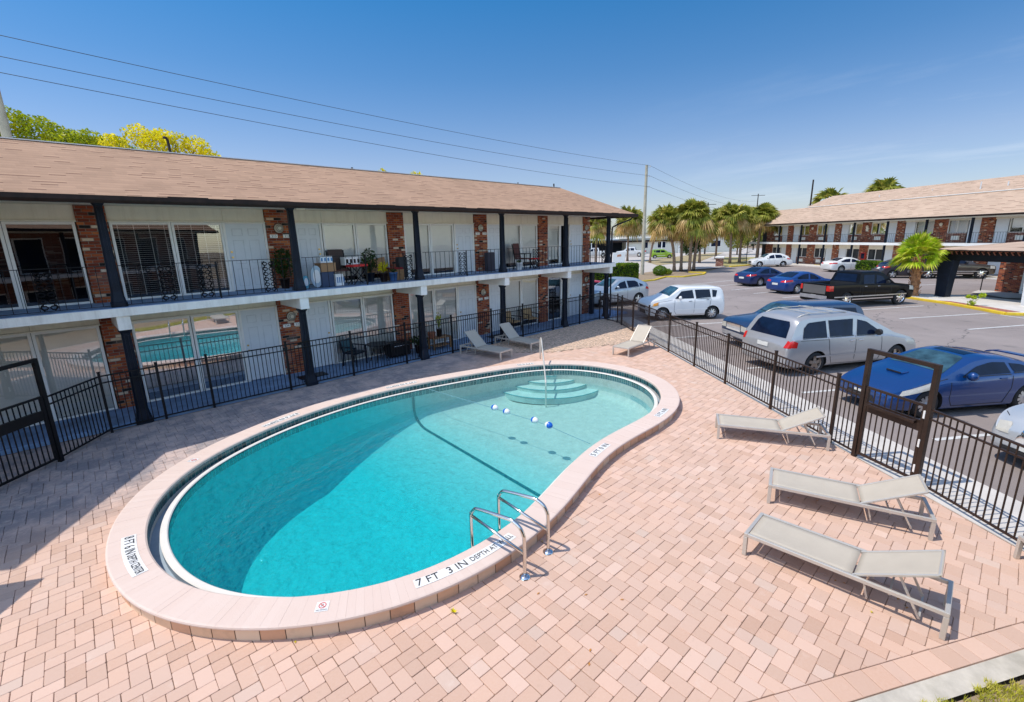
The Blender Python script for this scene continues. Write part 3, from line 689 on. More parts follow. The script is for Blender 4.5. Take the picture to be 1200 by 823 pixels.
# ------------------------------------------------------------------ ground sheets and the paver deck
inner_hole = HOLE[::4]
g = sheet('ground', [(-300, -300), (500, -300), (500, 500), (-300, 500)], [inner_hole], -0.16, M['soil']); struct(g)
DECK = [(-9.0, 13.95), (19.75, 13.95), (8.60, -0.85), (6.66, -0.82), (3.82, 1.05), (-9.0, 8.65)]   # convex enough; built below
if area(DECK) < 0: DECK.reverse()
BORD = (Vector((6.9, -0.88)), Vector((-9.0, 8.47)))
jt = sheet('deck_bed', [(-9.3, 14.02), (19.9, 14.02), (8.3, -1.4), (7.0, -1.3), (-9.3, 8.3)], [inner_hole], -0.012, M['paver_joint']); struct(jt)
U = 0.0787; A0 = R(-1.5); ca, sa = math.cos(A0), math.sin(A0)
FD = Vector((19.55 - 8.53, 12.75 + 0.81)).normalized()
cl_edges = [((-9, 13.93), (-30, 13.93)), ((8.53 - FD.x * 3, -0.81 - FD.y * 3), (19.6 + FD.x, 12.8 + FD.y)), ((-9.0, 8.553), (6.86, -0.757))]
cl_edges[0] = ((30, 13.93), (-9, 13.93))
def inpool(x, y):   # inside the coping ring
    c_ = False; j = len(HO) - 1
    for i in range(len(HO)):
        xi, yi = HO[i]; xj, yj = HO[j]
        if (yi > y) != (yj > y) and x < (xj - xi) * (y - yi) / (yj - yi) + xi: c_ = not c_
        j = i
    return c_
HO = off(0.22)[::5]
BED = [(11.0, 13.9), (11.6, 12.6), (13.0, 11.2), (14.9, 10.45), (16.4, 9.6), (17.6, 9.9), (20.5, 13.0), (20.0, 14)]   # mulch bed replaces pavers here
def inbed(x, y):
    c_ = False; j = len(BED) - 1
    for i in range(len(BED)):
        xi, yi = BED[i]; xj, yj = BED[j]
        if (yi > y) != (yj > y) and x < (xj - xi) * (y - yi) / (yj - yi) + xi: c_ = not c_
        j = i
    return c_
BEDI = BED
mb = MB(); gap = 0.0024; ch = 0.0040
def paver_piece(poly, tone, dz, tx, ty):
    nn = len(poly); cx = sum(p[0] for p in poly) / nn; cy = sum(p[1] for p in poly) / nn
    def ins(d):
        out = []
        for i in range(nn):
            a, b, c_ = Vector(poly[i - 1]), Vector(poly[i]), Vector(poly[(i + 1) % nn]); e1 = (b - a).normalized(); e2 = (c_ - b).normalized()
            n1, n2 = Vector((-e1.y, e1.x)), Vector((-e2.y, e2.x)); k_ = 1 + n1.dot(n2)
            out.append(b + (n1 + n2) * (d / max(0.35, k_)))
        return out
    a, b = ins(gap), ins(gap + ch); top = lambda p: dz + (p[0] - cx) * tx + (p[1] - cy) * ty
    vs = [(p.x, p.y, -0.014) for p in a] + [(p.x, p.y, top(p) - 0.004) for p in a] + [(p.x, p.y, top(p)) for p in b]
    fs = [tuple(2 * nn + i for i in range(nn))]
    for k_ in (0, 1): fs += [(k_ * nn + i, k_ * nn + (i + 1) % nn, (k_ + 1) * nn + (i + 1) % nn, (k_ + 1) * nn + i) for i in range(nn)]
    mb.add(vs, fs, False, tone)
ox, oy = 3.0, 3.0
for j in range(-80, 200):
    for i0 in range(-22, 36):
        for (w_, h_), (px, py) in (((3, 2), (0, 0)), ((2, 3), (3, 0)), ((2, 2), (14, 0))):
            gx = 16 * i0 + 7 * j + px - 16 * (7 * j // 16); gy = j + py
            x, y = gx * U, gy * U
            cx, cy = ox + (x + w_ * U / 2) * ca - (y + h_ * U / 2) * sa, oy + (x + w_ * U / 2) * sa + (y + h_ * U / 2) * ca
            if cx < -3.2 or cx > 20 or cy > 14.2 or cy < -1.6: continue
            if cy < 1.05 - 0.6 * (cx - 3.82) - 0.5: continue
            if inpool(cx, cy) or inbed(cx, cy): continue
            poly = [(ox + a * ca - b * sa, oy + a * sa + b * ca) for a, b in ((x, y), (x + w_ * U, y), (x + w_ * U, y + h_ * U), (x, y + h_ * U))]
            for e in cl_edges:
                poly = clip(poly, *e)
                if len(poly) < 3: break
            if len(poly) < 3 or abs(area(poly)) < 0.0009: continue
            if len(poly) == 4 and abs(abs(area(poly)) - w_ * h_ * U * U) < 1e-6:
                pp = []
                for q_ in range(4):
                    a_, b_, c_ = Vector(poly[q_ - 1]), Vector(poly[q_]), Vector(poly[(q_ + 1) % 4]); kk = rnd.uniform(.006, .014)
                    pp += [tuple(b_ + (a_ - b_).normalized() * kk), tuple(b_ + (c_ - b_).normalized() * kk)]
                poly = pp
            jx, jy = rnd.uniform(-.002, .002), rnd.uniform(-.002, .002); ja = rnd.gauss(0, .006)
            poly = [(p[0] + jx - (p[1] - cy) * ja, p[1] + jy + (p[0] - cx) * ja) for p in poly]
            paver_piece(poly, (min(1, max(0, rnd.gauss(0.48, 0.20))), rnd.random()), rnd.uniform(-0.0015, 0.0015), rnd.gauss(0, 0.007), rnd.gauss(0, 0.007))
# soldier course along the grass side
bA, bB = Vector((6.86, -0.76)), Vector((-9.0, 8.55)); bd = (bB - bA); bl = bd.length; bd.normalize(); bn = Vector((-bd.y, bd.x)); bn = bn if bn.y < 0 else -bn
s = 0
while s < 9:
    L_ = rnd.choice((0.155, 0.235, 0.235)); a = bA + bd * s; b = bA + bd * (s + L_)
    q = [tuple(a), tuple(b), tuple(b + bn * 0.235), tuple(a + bn * 0.235)]
    if area(q) < 0: q.reverse()
    paver_piece(q, (min(1, max(0, rnd.gauss(0.42, 0.26))), rnd.random()), 0.0, 0, 0); s += L_
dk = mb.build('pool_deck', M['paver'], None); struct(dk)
# mulch bed near the end of the block
bedo = sheet('mulch_bed', [(x, y) for x, y in BED], [], 0.004, M['mulch'])
bm = bmesh.new(); bm.from_mesh(bedo.data); bmesh.ops.subdivide_edges(bm, edges=bm.edges, cuts=14, use_grid_fill=True)
for v in bm.verts:
    if not v.is_boundary: v.co.z += rnd.uniform(0, 0.03) + 0.02
bm.to_mesh(bedo.data); bm.free(); struct(bedo)
# strip of old concrete, then grass
gs = sheet('concrete_strip', [tuple(bA + bn * 0.243 + bd * -1.5), tuple(bA + bn * 0.243 + bd * 14), tuple(bA + bn * 0.44 + bd * 14), tuple(bA + bn * 0.44 + bd * -1.5)], [], -0.006, M['concrete_old']); struct(gs)
GA = bA + bn * 0.48
lawn = sheet('lawn', [tuple(GA - bd * 8), tuple(GA + bd * 16), tuple(GA + bd * 16 + bn * 1.6), tuple(GA - bd * 8 + bn * 1.6)], [], -0.002, M['soil']); struct(lawn)
mb = MB()
for k in range(34000):
    s_, d_ = rnd.uniform(-1.5, 4.5), 0.02 + abs(rnd.gauss(0, 0.5))
    if d_ > 1.2: continue
    if rnd.random() > 0.55 + 0.45 * (0.5 + 0.5 * math.sin(s_ * 5 + 3 * math.sin(d_ * 9))): continue
    p_ = GA + bd * s_ + bn * (d_ - 0.03 + 0.05 * math.sin(s_ * 9) + 0.04 * math.sin(s_ * 31)); a_ = rnd.uniform(0, 6.28); h_ = rnd.uniform(0.02, 0.055); wd = 0.0035; l_ = rnd.uniform(0.01, 0.05)
    cx, sx = math.cos(a_), math.sin(a_)
    mb.add([(p_.x - sx * wd, p_.y + cx * wd, -0.002), (p_.x + sx * wd, p_.y - cx * wd, -0.002), (p_.x + cx * l_, p_.y + sx * l_, h_)], [(0, 1, 2)])
go = mb.build('grass', M['grass'], None); go['kind'] = 'stuff'
go['label'] = 'short yellowing green grass beside the concrete strip at the deck corner'; go['category'] = 'grass'

# parking lot, walk and kerbs
lot = sheet('parking_lot', [(7.2, -3.4), (5.2, -40), (75, -40), (75, -10), (68.0, 15.5), (73.0, 23.2), (66.5, 24.0), (60, 24.5), (51.8, 22.6), (47, 21.9), (44.5, 23.4), (38.2, 23.1), (33, 24.6), (23, 24.6), (21.3, 14.6), (20.7, 13.8)], [], -0.012, M['asphalt']); struct(lot)
FN = Vector((FD.y, -FD.x))    # away from the pool
f0, f1 = Vector((8.53, -0.81)), Vector((19.55, 12.75))
def strip(name, a, b, o0, o1, z0, z1, m):
    mb = MB(); A_, B_ = Vector(a), Vector(b)
    mb.prism([tuple(A_ + FN * o0), tuple(A_ + FN * o1), tuple(B_ + FN * o1), tuple(B_ + FN * o0)], z0, z1); return mb.build(name, m, None)
struct(strip('sidewalk', f0 - FD * 7, f1 + FD * 1.5, 0.03, 1.28, -0.05, 0.0, M['concrete']))
fo = sheet('front_walk', [(19.78, 13.98), (22.6, 13.98), (22.6, 17.5), (21.0, 17.5), (20.0, 14.4)], [], 0.002, M['slabtop']); struct(fo)
STR = [((39.0, 18.25), (45.2, 16.74)), ((38.0, 16.2), (42.5, 14.86)), ((36.7, 13.9), (41.6, 12.19)), ((35.4, 11.86), (39.5, 10.3)), ((34.04, 9.59), (38.2, 7.9)), ((32.4, 7.4), (36.6, 5.2)), ((30.5, 5.2), (34.6, 2.6)),
       ((28.86, 2.96), (33.25, 0.01)), ((27.38, 0.49), (31.6, -2.2)), ((32.9, -0.41), (32.0, -1.6)), ((44.5, 5.6), (49.5, 2.8)), ((47, 10.2), (52, 7.2)),
       ((17.9, 9.2), (22.2, 6.1)), ((19.3, 11.3), (23.9, 8.2)), ((15.3, 5.1), (19.6, 2.0)), ((13.8, 3.16), (18.0, 0.2)), ((12.28, 0.38), (16.4, -2.6)), ((20.9, 13.6), (24.9, 10.7)), ((22.3, 15.9), (25.8, 15.0))]
mb = MB()
for a, b in STR:
    mb = MB(); A_, B_ = Vector(a), Vector(b); d_ = (B_ - A_).normalized(); q_ = Vector((-d_.y, d_.x)) * 0.055
    # slightly worn stripes: broken into a few lengths with ragged ends
    mb.ngon([(*(A_ + q_), -0.006), (*(A_ - q_), -0.006), (*(B_ - q_), -0.006), (*(B_ + q_), -0.006)])
    struct(mb.build('parking_stripe', M['asphalt_line'], None, fixn=True))
# coloured kerbs
def kerb(pts, m, w_=0.16, h_=0.14, name='kerb'):
    mb = MB()
    for a, b in zip(pts[:-1], pts[1:]): 
        A_, B_ = Vector((*a, 0)), Vector((*b, 0)); d_ = (B_ - A_).normalized(); A_ = A_ - d_ * 0.02
        mb.bar(A_ + Vector((0, 0, h_ / 2 - 0.02)), B_ + Vector((0, 0, h_ / 2 - 0.02)), w_, h_)
    return struct(mb.build(name, m, None, bevel=0.02))
isl = sheet('planted_island', [(33.0, 24.7), (38.3, 23.2), (41, 22.7), (44.6, 23.55), (45.6, 22.1), (49.4, 21.8), (51.6, 22.6), (51.0, 24.2), (54, 27.0), (51, 28.6), (42, 28.2), (33, 30.5)], [], 0.0, M['soil']); struct(isl)
kerb([(33.0, 24.6), (38.25, 23.1), (40.7, 22.6), (44.55, 23.45), (45.5, 22.0), (49.35, 21.7), (51.7, 22.5), (51.2, 24.2)], M['yellow'], 0.2)
kerb([(62.4, 24.0), (67.5, 22.6), (70.4, 20.6)], M['yellow'], 0.3)
kerb([(68.9, 16.2), (66.6, 13.4)], M['yellow'], 0.22); kerb([(66.6, 13.4), (64.0, 11.0), (62.2, 8.2)], M['cream_dirt'], 0.22)
kerb([(62.2, 8.2), (58.8, 3.4), (51.0, -7.8)], M['yellow'], 0.22)
street = sheet('street', [(36, 31), (46, 28.4), (54.5, 26.6), (60, 25.0), (66, 24.6), (140, 34), (150, 90), (60, 90)], [], -0.02, M['street']); struct(street)
med = sheet('street_verge', [(62.2, 24.4), (73.5, 23.5), (90, 30), (88, 36), (70, 28.6)], [], 0.0, pm('dry_verge', (0.34, 0.30, 0.12), 0.95, var=0.3, scale=2)); struct(med)
med = sheet('far_verge', [(62, 34), (75, 33.5), (110, 44), (100, 46), (72, 42)], [], 0.0, pm('dry_verge_far', (0.36, 0.29, 0.16), 0.95, var=0.3, scale=2)); struct(med)
fb = Vector((0.57372, 0.81905)); fbn = Vector((0.81905, -0.57372)); FO = Vector((56.72826, 0.0)); FC = FO.dot(fbn)
def far_xy(s, o_): q = FO + fb * s; q = q + fbn * (o_ + FC - q.dot(fbn)); return (q.x, q.y)
# ------------------------------------------------------------------ the poolside motel block (x along the walkway, y into the rooms)
bld = thing('motel_building', 'two storey motel block with brick piers, dark columns and brown shingle roof beside the pool', 'building', (0, 0, 0))
EY, EZ, BY, BZ = 13.25, 5.24, 16.0, 6.60
XL, XR = -6.0, 21.75
def quad(mb, *p): mb.ngon(list(p))
# front slope, hip end, upper roof
mb = MB()
hx = XR - (BY - EY) * 0.98
quad(mb, (XL - 0.0, EY, EZ), (XR, EY, EZ), (hx, BY, BZ), (XL - 0.4, BY, BZ + 0.03))
quad(mb, (XR, EY, EZ), (XR, 22.5, EZ), (hx, 20.6, BZ), (hx, BY, BZ))
for q in ((XL, EY, EZ),): pass
mb.build('roof', M['shingle'], bld)
mb = MB(); quad(mb, (XL - 3, BY, BZ - 0.03), (hx, BY, BZ - 0.03), (hx, 20.6, BZ - 0.03), (XL - 3, 20.6, BZ - 0.03)); mb.build('upper_roof', M['flash'], bld)
mb = MB(); mb.bar((XL - 0.4, BY - 0.02, BZ + 0.035), (hx, BY - 0.02, BZ + 0.005), 0.08, 0.022); mb.build('ridge_flashing', M['flash'], bld)
for k in range(14):
    x = 2.0 + k * 1.35 + rnd.uniform(-.3, .3); L_ = rnd.uniform(0.4, 1.1); mb = MB()
    mb.box(x, x + L_, EY - 0.02, EY + 0.05, EZ - 0.004, EZ + rnd.uniform(0.012, 0.028)); mb.build('drip_edge', M['gutter'], bld)
mb = MB()
prof = [(EY - 0.13, EZ - 0.0), (EY - 0.13, EZ - 0.09), (EY - 0.09, EZ - 0.15), (EY + 0.02, EZ - 0.15), (EY + 0.02, EZ - 0.01), (EY - 0.1, EZ - 0.07), (EY - 0.115, EZ)]
vs = [(x, y, z) for x in (XL, XR + 0.05) for y, z in prof]; m_ = len(prof)
mb.add(vs, [(i, (i + 1) % m_, (i + 1) % m_ + m_, i + m_) for i in range(m_)] + [tuple(range(m_)), tuple(range(m_, 2 * m_))])
mb.box(XR - 0.02, XR + 0.10, EY, 22.5, EZ - 0.15, EZ - 0.01)
mb.build('gutter', M['gutter'], bld)
mb = MB(); mb.box(XL, XR, EY + 0.03, 22.3, 5.195, 5.225); mb.build('soffit', M['cream'], bld)
# balcony slab and its cross beams
SX = 20.85
mb = MB(); mb.box(-5, SX, 13.75, 15.62, 2.655, 2.845); mb.build('balcony_slab', M['cream_dirt'], bld, bevel=0.008)
mb = MB(); mb.box(-5, SX - 0.01, 13.80, 15.62, 2.846, 2.858); mb.build('balcony_floor', M['slabtop'], bld)
CX = [1.0, 5.07, 9.15, 13.14, 17.13, 20.5]
mb = MB(); mb.box(-9, 22.5, 14.03, 15.7, -0.1, 0.09); wk = mb.build('ground_walkway', M['slabtop'], bld, bevel=0.01)
for i, x in enumerate(CX):
    mb = MB(); mb.box(x - 0.12, x + 0.12, 13.80, 15.5, 2.34, 2.654)
    mb.box(x - 0.125, x + 0.125, 13.79, 13.80, 2.335, 2.654)
    mb.build('cross_beam', M['white' if i else 'cream_dirt'], bld, bevel=0.006)
def column(x, y, z0, z1, r0, r1, parent, base=True):
    mb = MB()
    # square, slightly tapering, chamfered column with a flared foot and a small neck
    def sq(r, z, c=0.3): return [(x + a * r, y + b * r, z) for a, b in ((1, -1 + c), (1, 1 - c), (1 - c, 1), (-1 + c, 1), (-1, 1 - c), (-1, -1 + c), (-1 + c, -1), (1 - c, -1))]
    rs = [(r1 * 1.5, z1), (r1 * 1.5, z1 - 0.05), (r1 * 1.05, z1 - 0.10), (r1, z1 - 0.14), (r0, z0 + 0.36), (r0 * 1.35, z0 + 0.12), (r0 * 1.5, z0 + 0.10), (r0 * 1.5, z0)]
    vs = [v for r_, z in rs for v in sq(r_, z)]; k_ = 8
    mb.add(vs, [(i * k_ + j, i * k_ + (j + 1) % k_, (i + 1) * k_ + (j + 1) % k_, (i + 1) * k_ + j) for i in range(len(rs) - 1) for j in range(k_)] + [tuple(range(k_))])
    for a in (-0.4, 0.4): mb.box(x + a * r1 - 0.008, x + a * r1 + 0.008, y - r0 - 0.006, y - r1 + 0.01, z0 + 0.4, z1 - 0.16)
    return mb.build('column', M['navy'], parent)
for x in CX:
    column(x, 14.08, 0.0, 2.335, 0.115, 0.085, bld); column(x, 14.02, 2.858, 5.19, 0.10, 0.075, bld)
# brick piers
PX = [(0.65, 1.22), (4.84, 5.58), (8.90, 9.55), (12.92, 13.61), (16.86, 17.51), (20.31, 20.88)]
WY = 15.45
for z0, z1 in ((0.09, 2.654), (2.858, 5.19)):
    mbs = []
    for a, b in PX:
        mb = MB(); mb.box(a, b, WY, 15.95, z0, z1); mb.build('brick_pier', M['brick'], bld)
# end wall of the block
mb = MB(); mb.box(20.62, 20.86, 15.95, 22.2, 0.0, 5.19); mb.build('end_wall', M['cream'], bld)
# rooms behind the glass
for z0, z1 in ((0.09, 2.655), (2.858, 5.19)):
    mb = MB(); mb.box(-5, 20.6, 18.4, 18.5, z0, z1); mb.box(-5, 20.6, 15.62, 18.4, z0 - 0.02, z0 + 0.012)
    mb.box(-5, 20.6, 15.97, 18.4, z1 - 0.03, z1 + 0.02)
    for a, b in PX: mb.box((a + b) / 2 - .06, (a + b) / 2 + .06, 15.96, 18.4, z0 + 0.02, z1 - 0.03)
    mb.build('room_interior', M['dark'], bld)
def door(x0, x1, z0, z1, knob_left, parent=bld, ajar=False):
    d = MB(); y = 15.52
    d.box(x0 + 0.03, x1 - 0.03, y, y + 0.045, z0 + 0.02, z1 - 0.03)
    o = d.build('door', M['door'], parent, bevel=0.003)
    f = MB(); f.box(x0 - 0.035, x0 + 0.028, y - 0.035, y + 0.06, z0, z1 + 0.0); f.box(x1 - 0.028, x1 + 0.035, y - 0.035, y + 0.06, z0, z1); f.box(x0 + 0.028, x1 - 0.028, y - 0.035, y + 0.06, z1 - 0.028, z1)
    f.build('door_frame', M['white'], o, bevel=0.003)
    # six moulded panels
    p_ = MB(); W = x1 - x0 - 0.06; H = z1 - z0 - 0.05
    for cx in (0.29, 0.71):
        for c0, c1 in ((0.06, 0.33), (0.40, 0.76), (0.82, 0.93)):
            xa, xb = x0 + 0.03 + W * (cx - 0.14), x0 + 0.03 + W * (cx + 0.14); za, zb = z0 + 0.02 + H * c0, z0 + 0.02 + H * c1
            for a, b, c_, d_ in ((xa, xb, za, za + .02), (xa, xb, zb - .02, zb), (xa, xa + .02, za + .02, zb - .02), (xb - .02, xb, za + .02, zb - .02)): p_.box(a, b, y - 0.007, y - 0.0005, c_, d_)
    p_.build('moulding', M['moulding'], o)
    kx = x0 + 0.10 if knob_left else x1 - 0.10
    k_ = MB(); k_.cyl((kx, y - 0.06, z0 + 0.97), (kx, y - 0.002, z0 + 0.97), 0.028, 0.02, 10); k_.cyl((kx, y - 0.02, z0 + 1.12), (kx, y - 0.002, z0 + 1.12), 0.03, 0.03, 10)
    k_.build('door_knob', pm('brass', (0.6, 0.42, 0.16), 0.3, metal=1.0), o)
def window(x0, x1, z0, z1, style, parent=bld):
    y = 15.53; fw_ = 0.06
    f = MB(); f.box(x0, x0 + fw_, y - 0.03, y + 0.05, z0, z1); f.box(x1 - fw_, x1, y - 0.03, y + 0.05, z0, z1)
    f.box(x0 + fw_, x1 - fw_, y - 0.03, y + 0.05, z1 - fw_, z1); f.box(x0 + fw_, x1 - fw_, y - 0.03, y + 0.05, z0, z0 + 0.05)
    o = f.build('window', M['white'], parent, bevel=0.003)
    g_ = MB(); g_.ngon([(x0 + fw_, y, z0 + 0.05), (x1 - fw_, y, z0 + 0.05), (x1 - fw_, y, z1 - fw_), (x0 + fw_, y, z1 - fw_)])
    g_.build('pane', M[{'dark': 'glass_dark', 'open': 'glass_open', 'mirror': 'glass_lo', 'mirrorfull': 'glass_mid'}.get(style, 'glass')], o)
    b = MB(); yb = y + 0.07
    if style == 'open':          # open venetian blind, thin slats
        z = z1 - 0.08
        while z > z0 + 0.12: b.box(x0 + .04, x1 - .04, yb - 0.02, yb + 0.006, z - 0.001, z + 0.004); z -= 0.052
        for k in range(4): b.box(x0 + .15 + k * (x1 - x0 - .3) / 3, x0 + .162 + k * (x1 - x0 - .3) / 3, yb - 0.022, yb - 0.02, z0 + 0.1, z1 - 0.05)
        b.build('blind', M['blind'], o)
    elif style == 'dark': pass
    else:
        lo = {'mirror': z0 + 0.22, 'short': z0 + 0.25, 'shade': z0 + 0.22, 'mirrorfull': z0 + 0.06, 'full': z0 + 0.06, 'louvre': z0 + 0.24}[style]
        if style in ('shade', 'short'):
            b.box(x0 + .045, x1 - .045, yb, yb + 0.004, lo, z1 - .05); b.box(x0 + .045, x1 - .045, yb - .012, yb + .012, lo - .02, lo - .0005)
            b.build('roller_shade', M['blind'], o)
        else:
            z = z1 - 0.06; c_, s_ = math.cos(R(62)) * .028, math.sin(R(62)) * .028
            while z > lo: b.add([(x0 + .045, yb - c_, z - s_), (x1 - .045, yb - c_, z - s_), (x1 - .045, yb + c_, z + s_), (x0 + .045, yb + c_, z + s_)], [(0, 1, 2, 3)]); z -= 0.047
            b.build('blind', M['blind' if style != 'mirror' else 'blind_grey'], o)
def header(x0, x1, z0, z1, joints=()):
    mb = MB(); xs = [x0] + list(joints) + [x1]
    for a, b in zip(xs[:-1], xs[1:]): mb.box(a + 0.003, b - 0.003, 15.50, 15.56, z0 + 0.002, z1)
    mb.box(x0, x1, 15.44, 15.50, z0 - 0.03, z0 + 0.0)
    mb.build('header_panel', M['cream'], bld, bevel=0.003)
UZ0, UZ1, LZ0, LZ1 = 2.862, 4.80, 0.094, 2.30
UP = [[('w', -3.6, -1.75, 'dark'), ('w', -1.74, -0.60, 'dark'), ('w', -0.59, 0.62, 'dark')],
      [('w', 1.24, 2.50, 'open'), ('w', 2.51, 3.70, 'open'), ('d', 3.74, 4.80, True)],
      [('d', 5.64, 6.48, False), ('w', 6.55, 7.68, 'shade'), ('w', 7.70, 8.88, 'shade')],
      [('w', 9.58, 10.72, 'louvre'), ('w', 10.74, 11.86, 'short'), ('d', 11.92, 12.88, True)],
      [('d', 13.66, 14.56, False), ('w', 14.62, 15.72, 'short'), ('w', 15.74, 16.82, 'short')],
      [('w', 17.54, 18.48, 'louvre'), ('w', 18.50, 19.10, 'dark'), ('d', 19.24, 20.27, True)]]
LO = [[('w', -3.6, -1.75, 'mirrorfull'), ('w', -1.74, -0.60, 'mirrorfull'), ('w', -0.59, 0.62, 'mirrorfull')],
      [('w', 1.24, 2.54, 'mirror'), ('w', 2.56, 3.74, 'mirror'), ('d', 3.78, 4.80, True)],
      [('d', 5.64, 6.48, False), ('w', 6.55, 7.68, 'mirrorfull'), ('w', 7.70, 8.88, 'mirrorfull')],
      [('w', 9.58, 10.72, 'mirrorfull'), ('w', 10.74, 11.90, 'mirrorfull'), ('d', 11.94, 12.88, True)],
      [('d', 13.66, 14.50, False), ('w', 14.56, 15.68, 'short'), ('w', 15.70, 16.82, 'short')],
      [('w', 17.54, 18.60, 'dark'), ('w', 18.62, 19.18, 'dark'), ('d', 19.24, 20.27, True)]]
for rows, z0, z1, top in ((UP, UZ0, UZ1, 5.19), (LO, LZ0, LZ1, 2.652)):
    for row in rows:
        xs = [r_[1] for r_ in row]; header(xs[0] if xs[0] < 0 else xs[0] - 0.02, row[-1][2] + 0.03, z1 + 0.032, top, [row[1][1], row[2][1]] if row[0][0] == 'd' else [row[2][1]])
        for r_ in row:
            if r_[0] == 'd': door(r_[1], r_[2], z0, z1, r_[3])
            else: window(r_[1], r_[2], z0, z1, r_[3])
# round coach lamps and number plates on the brick
def wall_lamp(x, z):
    mb = MB(); mb.lathe((x, WY, z), [(0.0, -0.10), (0.06, -0.098), (0.105, -0.075), (0.135, -0.03), (0.14, -0.003)], 20, 'y', False)
    o = mb.build('wall_lamp', pm('frosted_lamp', (0.62, 0.58, 0.48), 0.35), bld)
    mb = MB()
    for r_ in (0.065, 0.10): mb.tube([(x + r_ * math.cos(R(a)), WY - (0.106 if r_ < 0.08 else 0.085), z + r_ * math.sin(R(a))) for a in range(0, 360, 24)], 0.006, 4, True)
    mb.tube([(x + 0.14 * math.cos(R(a)), WY - 0.012, z + 0.14 * math.sin(R(a))) for a in range(0, 360, 24)], 0.012, 5, True)
    mb.build('lamp_ring', M['gutter'], o)
def number_plate(x, z, s_, tilt=0.0, dark=False):
    mb = MB(); mb.box(x - 0.11, x + 0.11, WY - 0.015, WY - 0.002, z - 0.05, z + 0.05); o = mb.build('number_sign', M['text' if dark else 'white'], bld)
    tv, tf = text_mesh(s_, 0.10); xm = max(v.x for v in tv); mb = MB()
    mb.add([(x - xm / 2 + v.x, WY - 0.018, z + v.y) for v in tv], tf); mb.build('room_number', M['white' if dark else 'text'], o)
nums = iter(('213', '212', '211', '210', '209', '208'))
lows = iter(('134', '133', '132', '131', '130', '129'))
for i in (1, 3, 5):
    xc = (PX[i][0] + PX[i][1]) / 2
    wall_lamp(xc - 0.02, 4.64); number_plate(xc - 0.19, 4.41, next(nums)); number_plate(xc + 0.19, 4.41, next(nums))
    wall_lamp(xc, 1.94); number_plate(xc - 0.17, 1.66, next(lows)); number_plate(xc + 0.17, 1.67, next(lows))
mb = MB(); mb.box(5.22, 5.46, 13.92, 14.0, 5.10, 5.19); mb.build('eave_light', M['cream'], bld)
# balcony railing: one section per bay, ornamental cast panel in the middle of each
def cast_panel(mb, xc, y, z0, z1, w_=0.30):
    mb.bar((xc - w_ / 2, y, z0), (xc - w_ / 2, y, z1), 0.012); mb.bar((xc + w_ / 2, y, z0), (xc + w_ / 2, y, z1), 0.012)
    rows_ = 6; hh = (z1 - z0) / rows_
    for r_ in range(rows_):
        for c_ in (-1, 1):
            cx, cz = xc + c_ * w_ / 4, z0 + hh * (r_ + 0.5)
            pts = [(cx + c_ * (w_ / 4.4) * math.sin(a * 1.0) * math.cos(a * .5), y, cz + hh * 0.45 * math.cos(a)) for a in [k * math.pi / 5 for k in range(10)]]
            mb.tube(pts, 0.014, 4, True)
            pts = [(cx - c_ * (w_ / 5) * math.cos(a), y, cz + hh * 0.3 * math.sin(a)) for a in [k * math.pi / 3 for k in range(6)]]
            mb.tube(pts, 0.013, 4, True)
def rail_section(x0, x1, y, z0, z1, panels, parent, step=0.2, mid=True, m='black'):
    mb = MB(); mb.bar((x0, y, z1), (x1, y, z1), 0.034, 0.014); mb.bar((x0, y, z0 + 0.045), (x1, y, z0 + 0.045), 0.02, 0.012)
    x = x0 + step * 0.6
    while x < x1 - 0.05:
        if not any(abs(x - q) < 0.16 for q in panels): mb.bar((x, y, z0 + 0.05), (x, y, z1 - 0.006), 0.012)
        x += step
    o = mb.build('railing', M[m], parent)
    for q in panels: mb = MB(); cast_panel(mb, q, y, z0 + 0.05, z1 - 0.05); mb.build('cast_panel', M[m], o)
    if mid:
        xm = (x0 + x1) / 2; mb = MB(); mb.bar((xm, y, z0 - 0.12), (xm, y, z1), 0.028); mb.bar((xm, y, z0 - 0.11), (xm, y + 0.09, z0 - 0.11), 0.03); mb.build('rail_post', M[m], o)
RY = 13.86
edges = [-3.1] + CX
for i, (a, b) in enumerate(zip(edges[:-1], edges[1:])):
    pan = {0: [-0.15, -2.2], 1: [1.95, 2.75, 4.25], 2: [8.65], 3: [10.95], 4: [14.9], 5: [19.9]}[i]
    rail_section(a + 0.09, b - 0.09, RY, 2.858, 3.785, pan, bld)
mb = MB(); mb.bar((20.72, 13.9, 3.785), (20.72, 15.3, 3.785), 0.034, 0.014)
for k in range(8): mb.bar((20.72, 13.95 + .19 * k, 2.86), (20.72, 13.95 + .19 * k, 3.78), 0.012)
mb.build('end_railing', M['black'], bld)
mb = MB(); mb.box(20.62, 20.82, 15.05, 15.25, 0.09, 2.654); mb.build('corner_post', M['navy'], bld)
# rain pipe at the corner column
mb = MB(); mb.tube([(21.55, 13.3, 5.10), (21.45, 13.35, 4.98), (20.95, 13.75, 4.76), (20.72, 13.92, 4.62), (20.70, 13.94, 4.4), (20.70, 13.94, 0.1)], 0.04, 8); mb.build('rain_pipe', M['navy'], bld)
for x, y, h_ in ((3.1, 17.2, 0.55), (19.2, 16.5, 0.25), (8.2, 16.3, 0.12), (16.3, 16.2, 0.1)):
    mb = MB(); mb.cyl((x, y, BZ - 0.05), (x - 0.02, y, BZ + h_), 0.035, 0.035, 8)
    if h_ > 0.4: mb.tube([(x - 0.02, y, BZ + h_), (x - 0.05, y, BZ + h_ + 0.05), (x - 0.12, y, BZ + h_ + 0.06)], 0.04, 8)
    mb.build('vent_pipe', M['gutter'], bld)

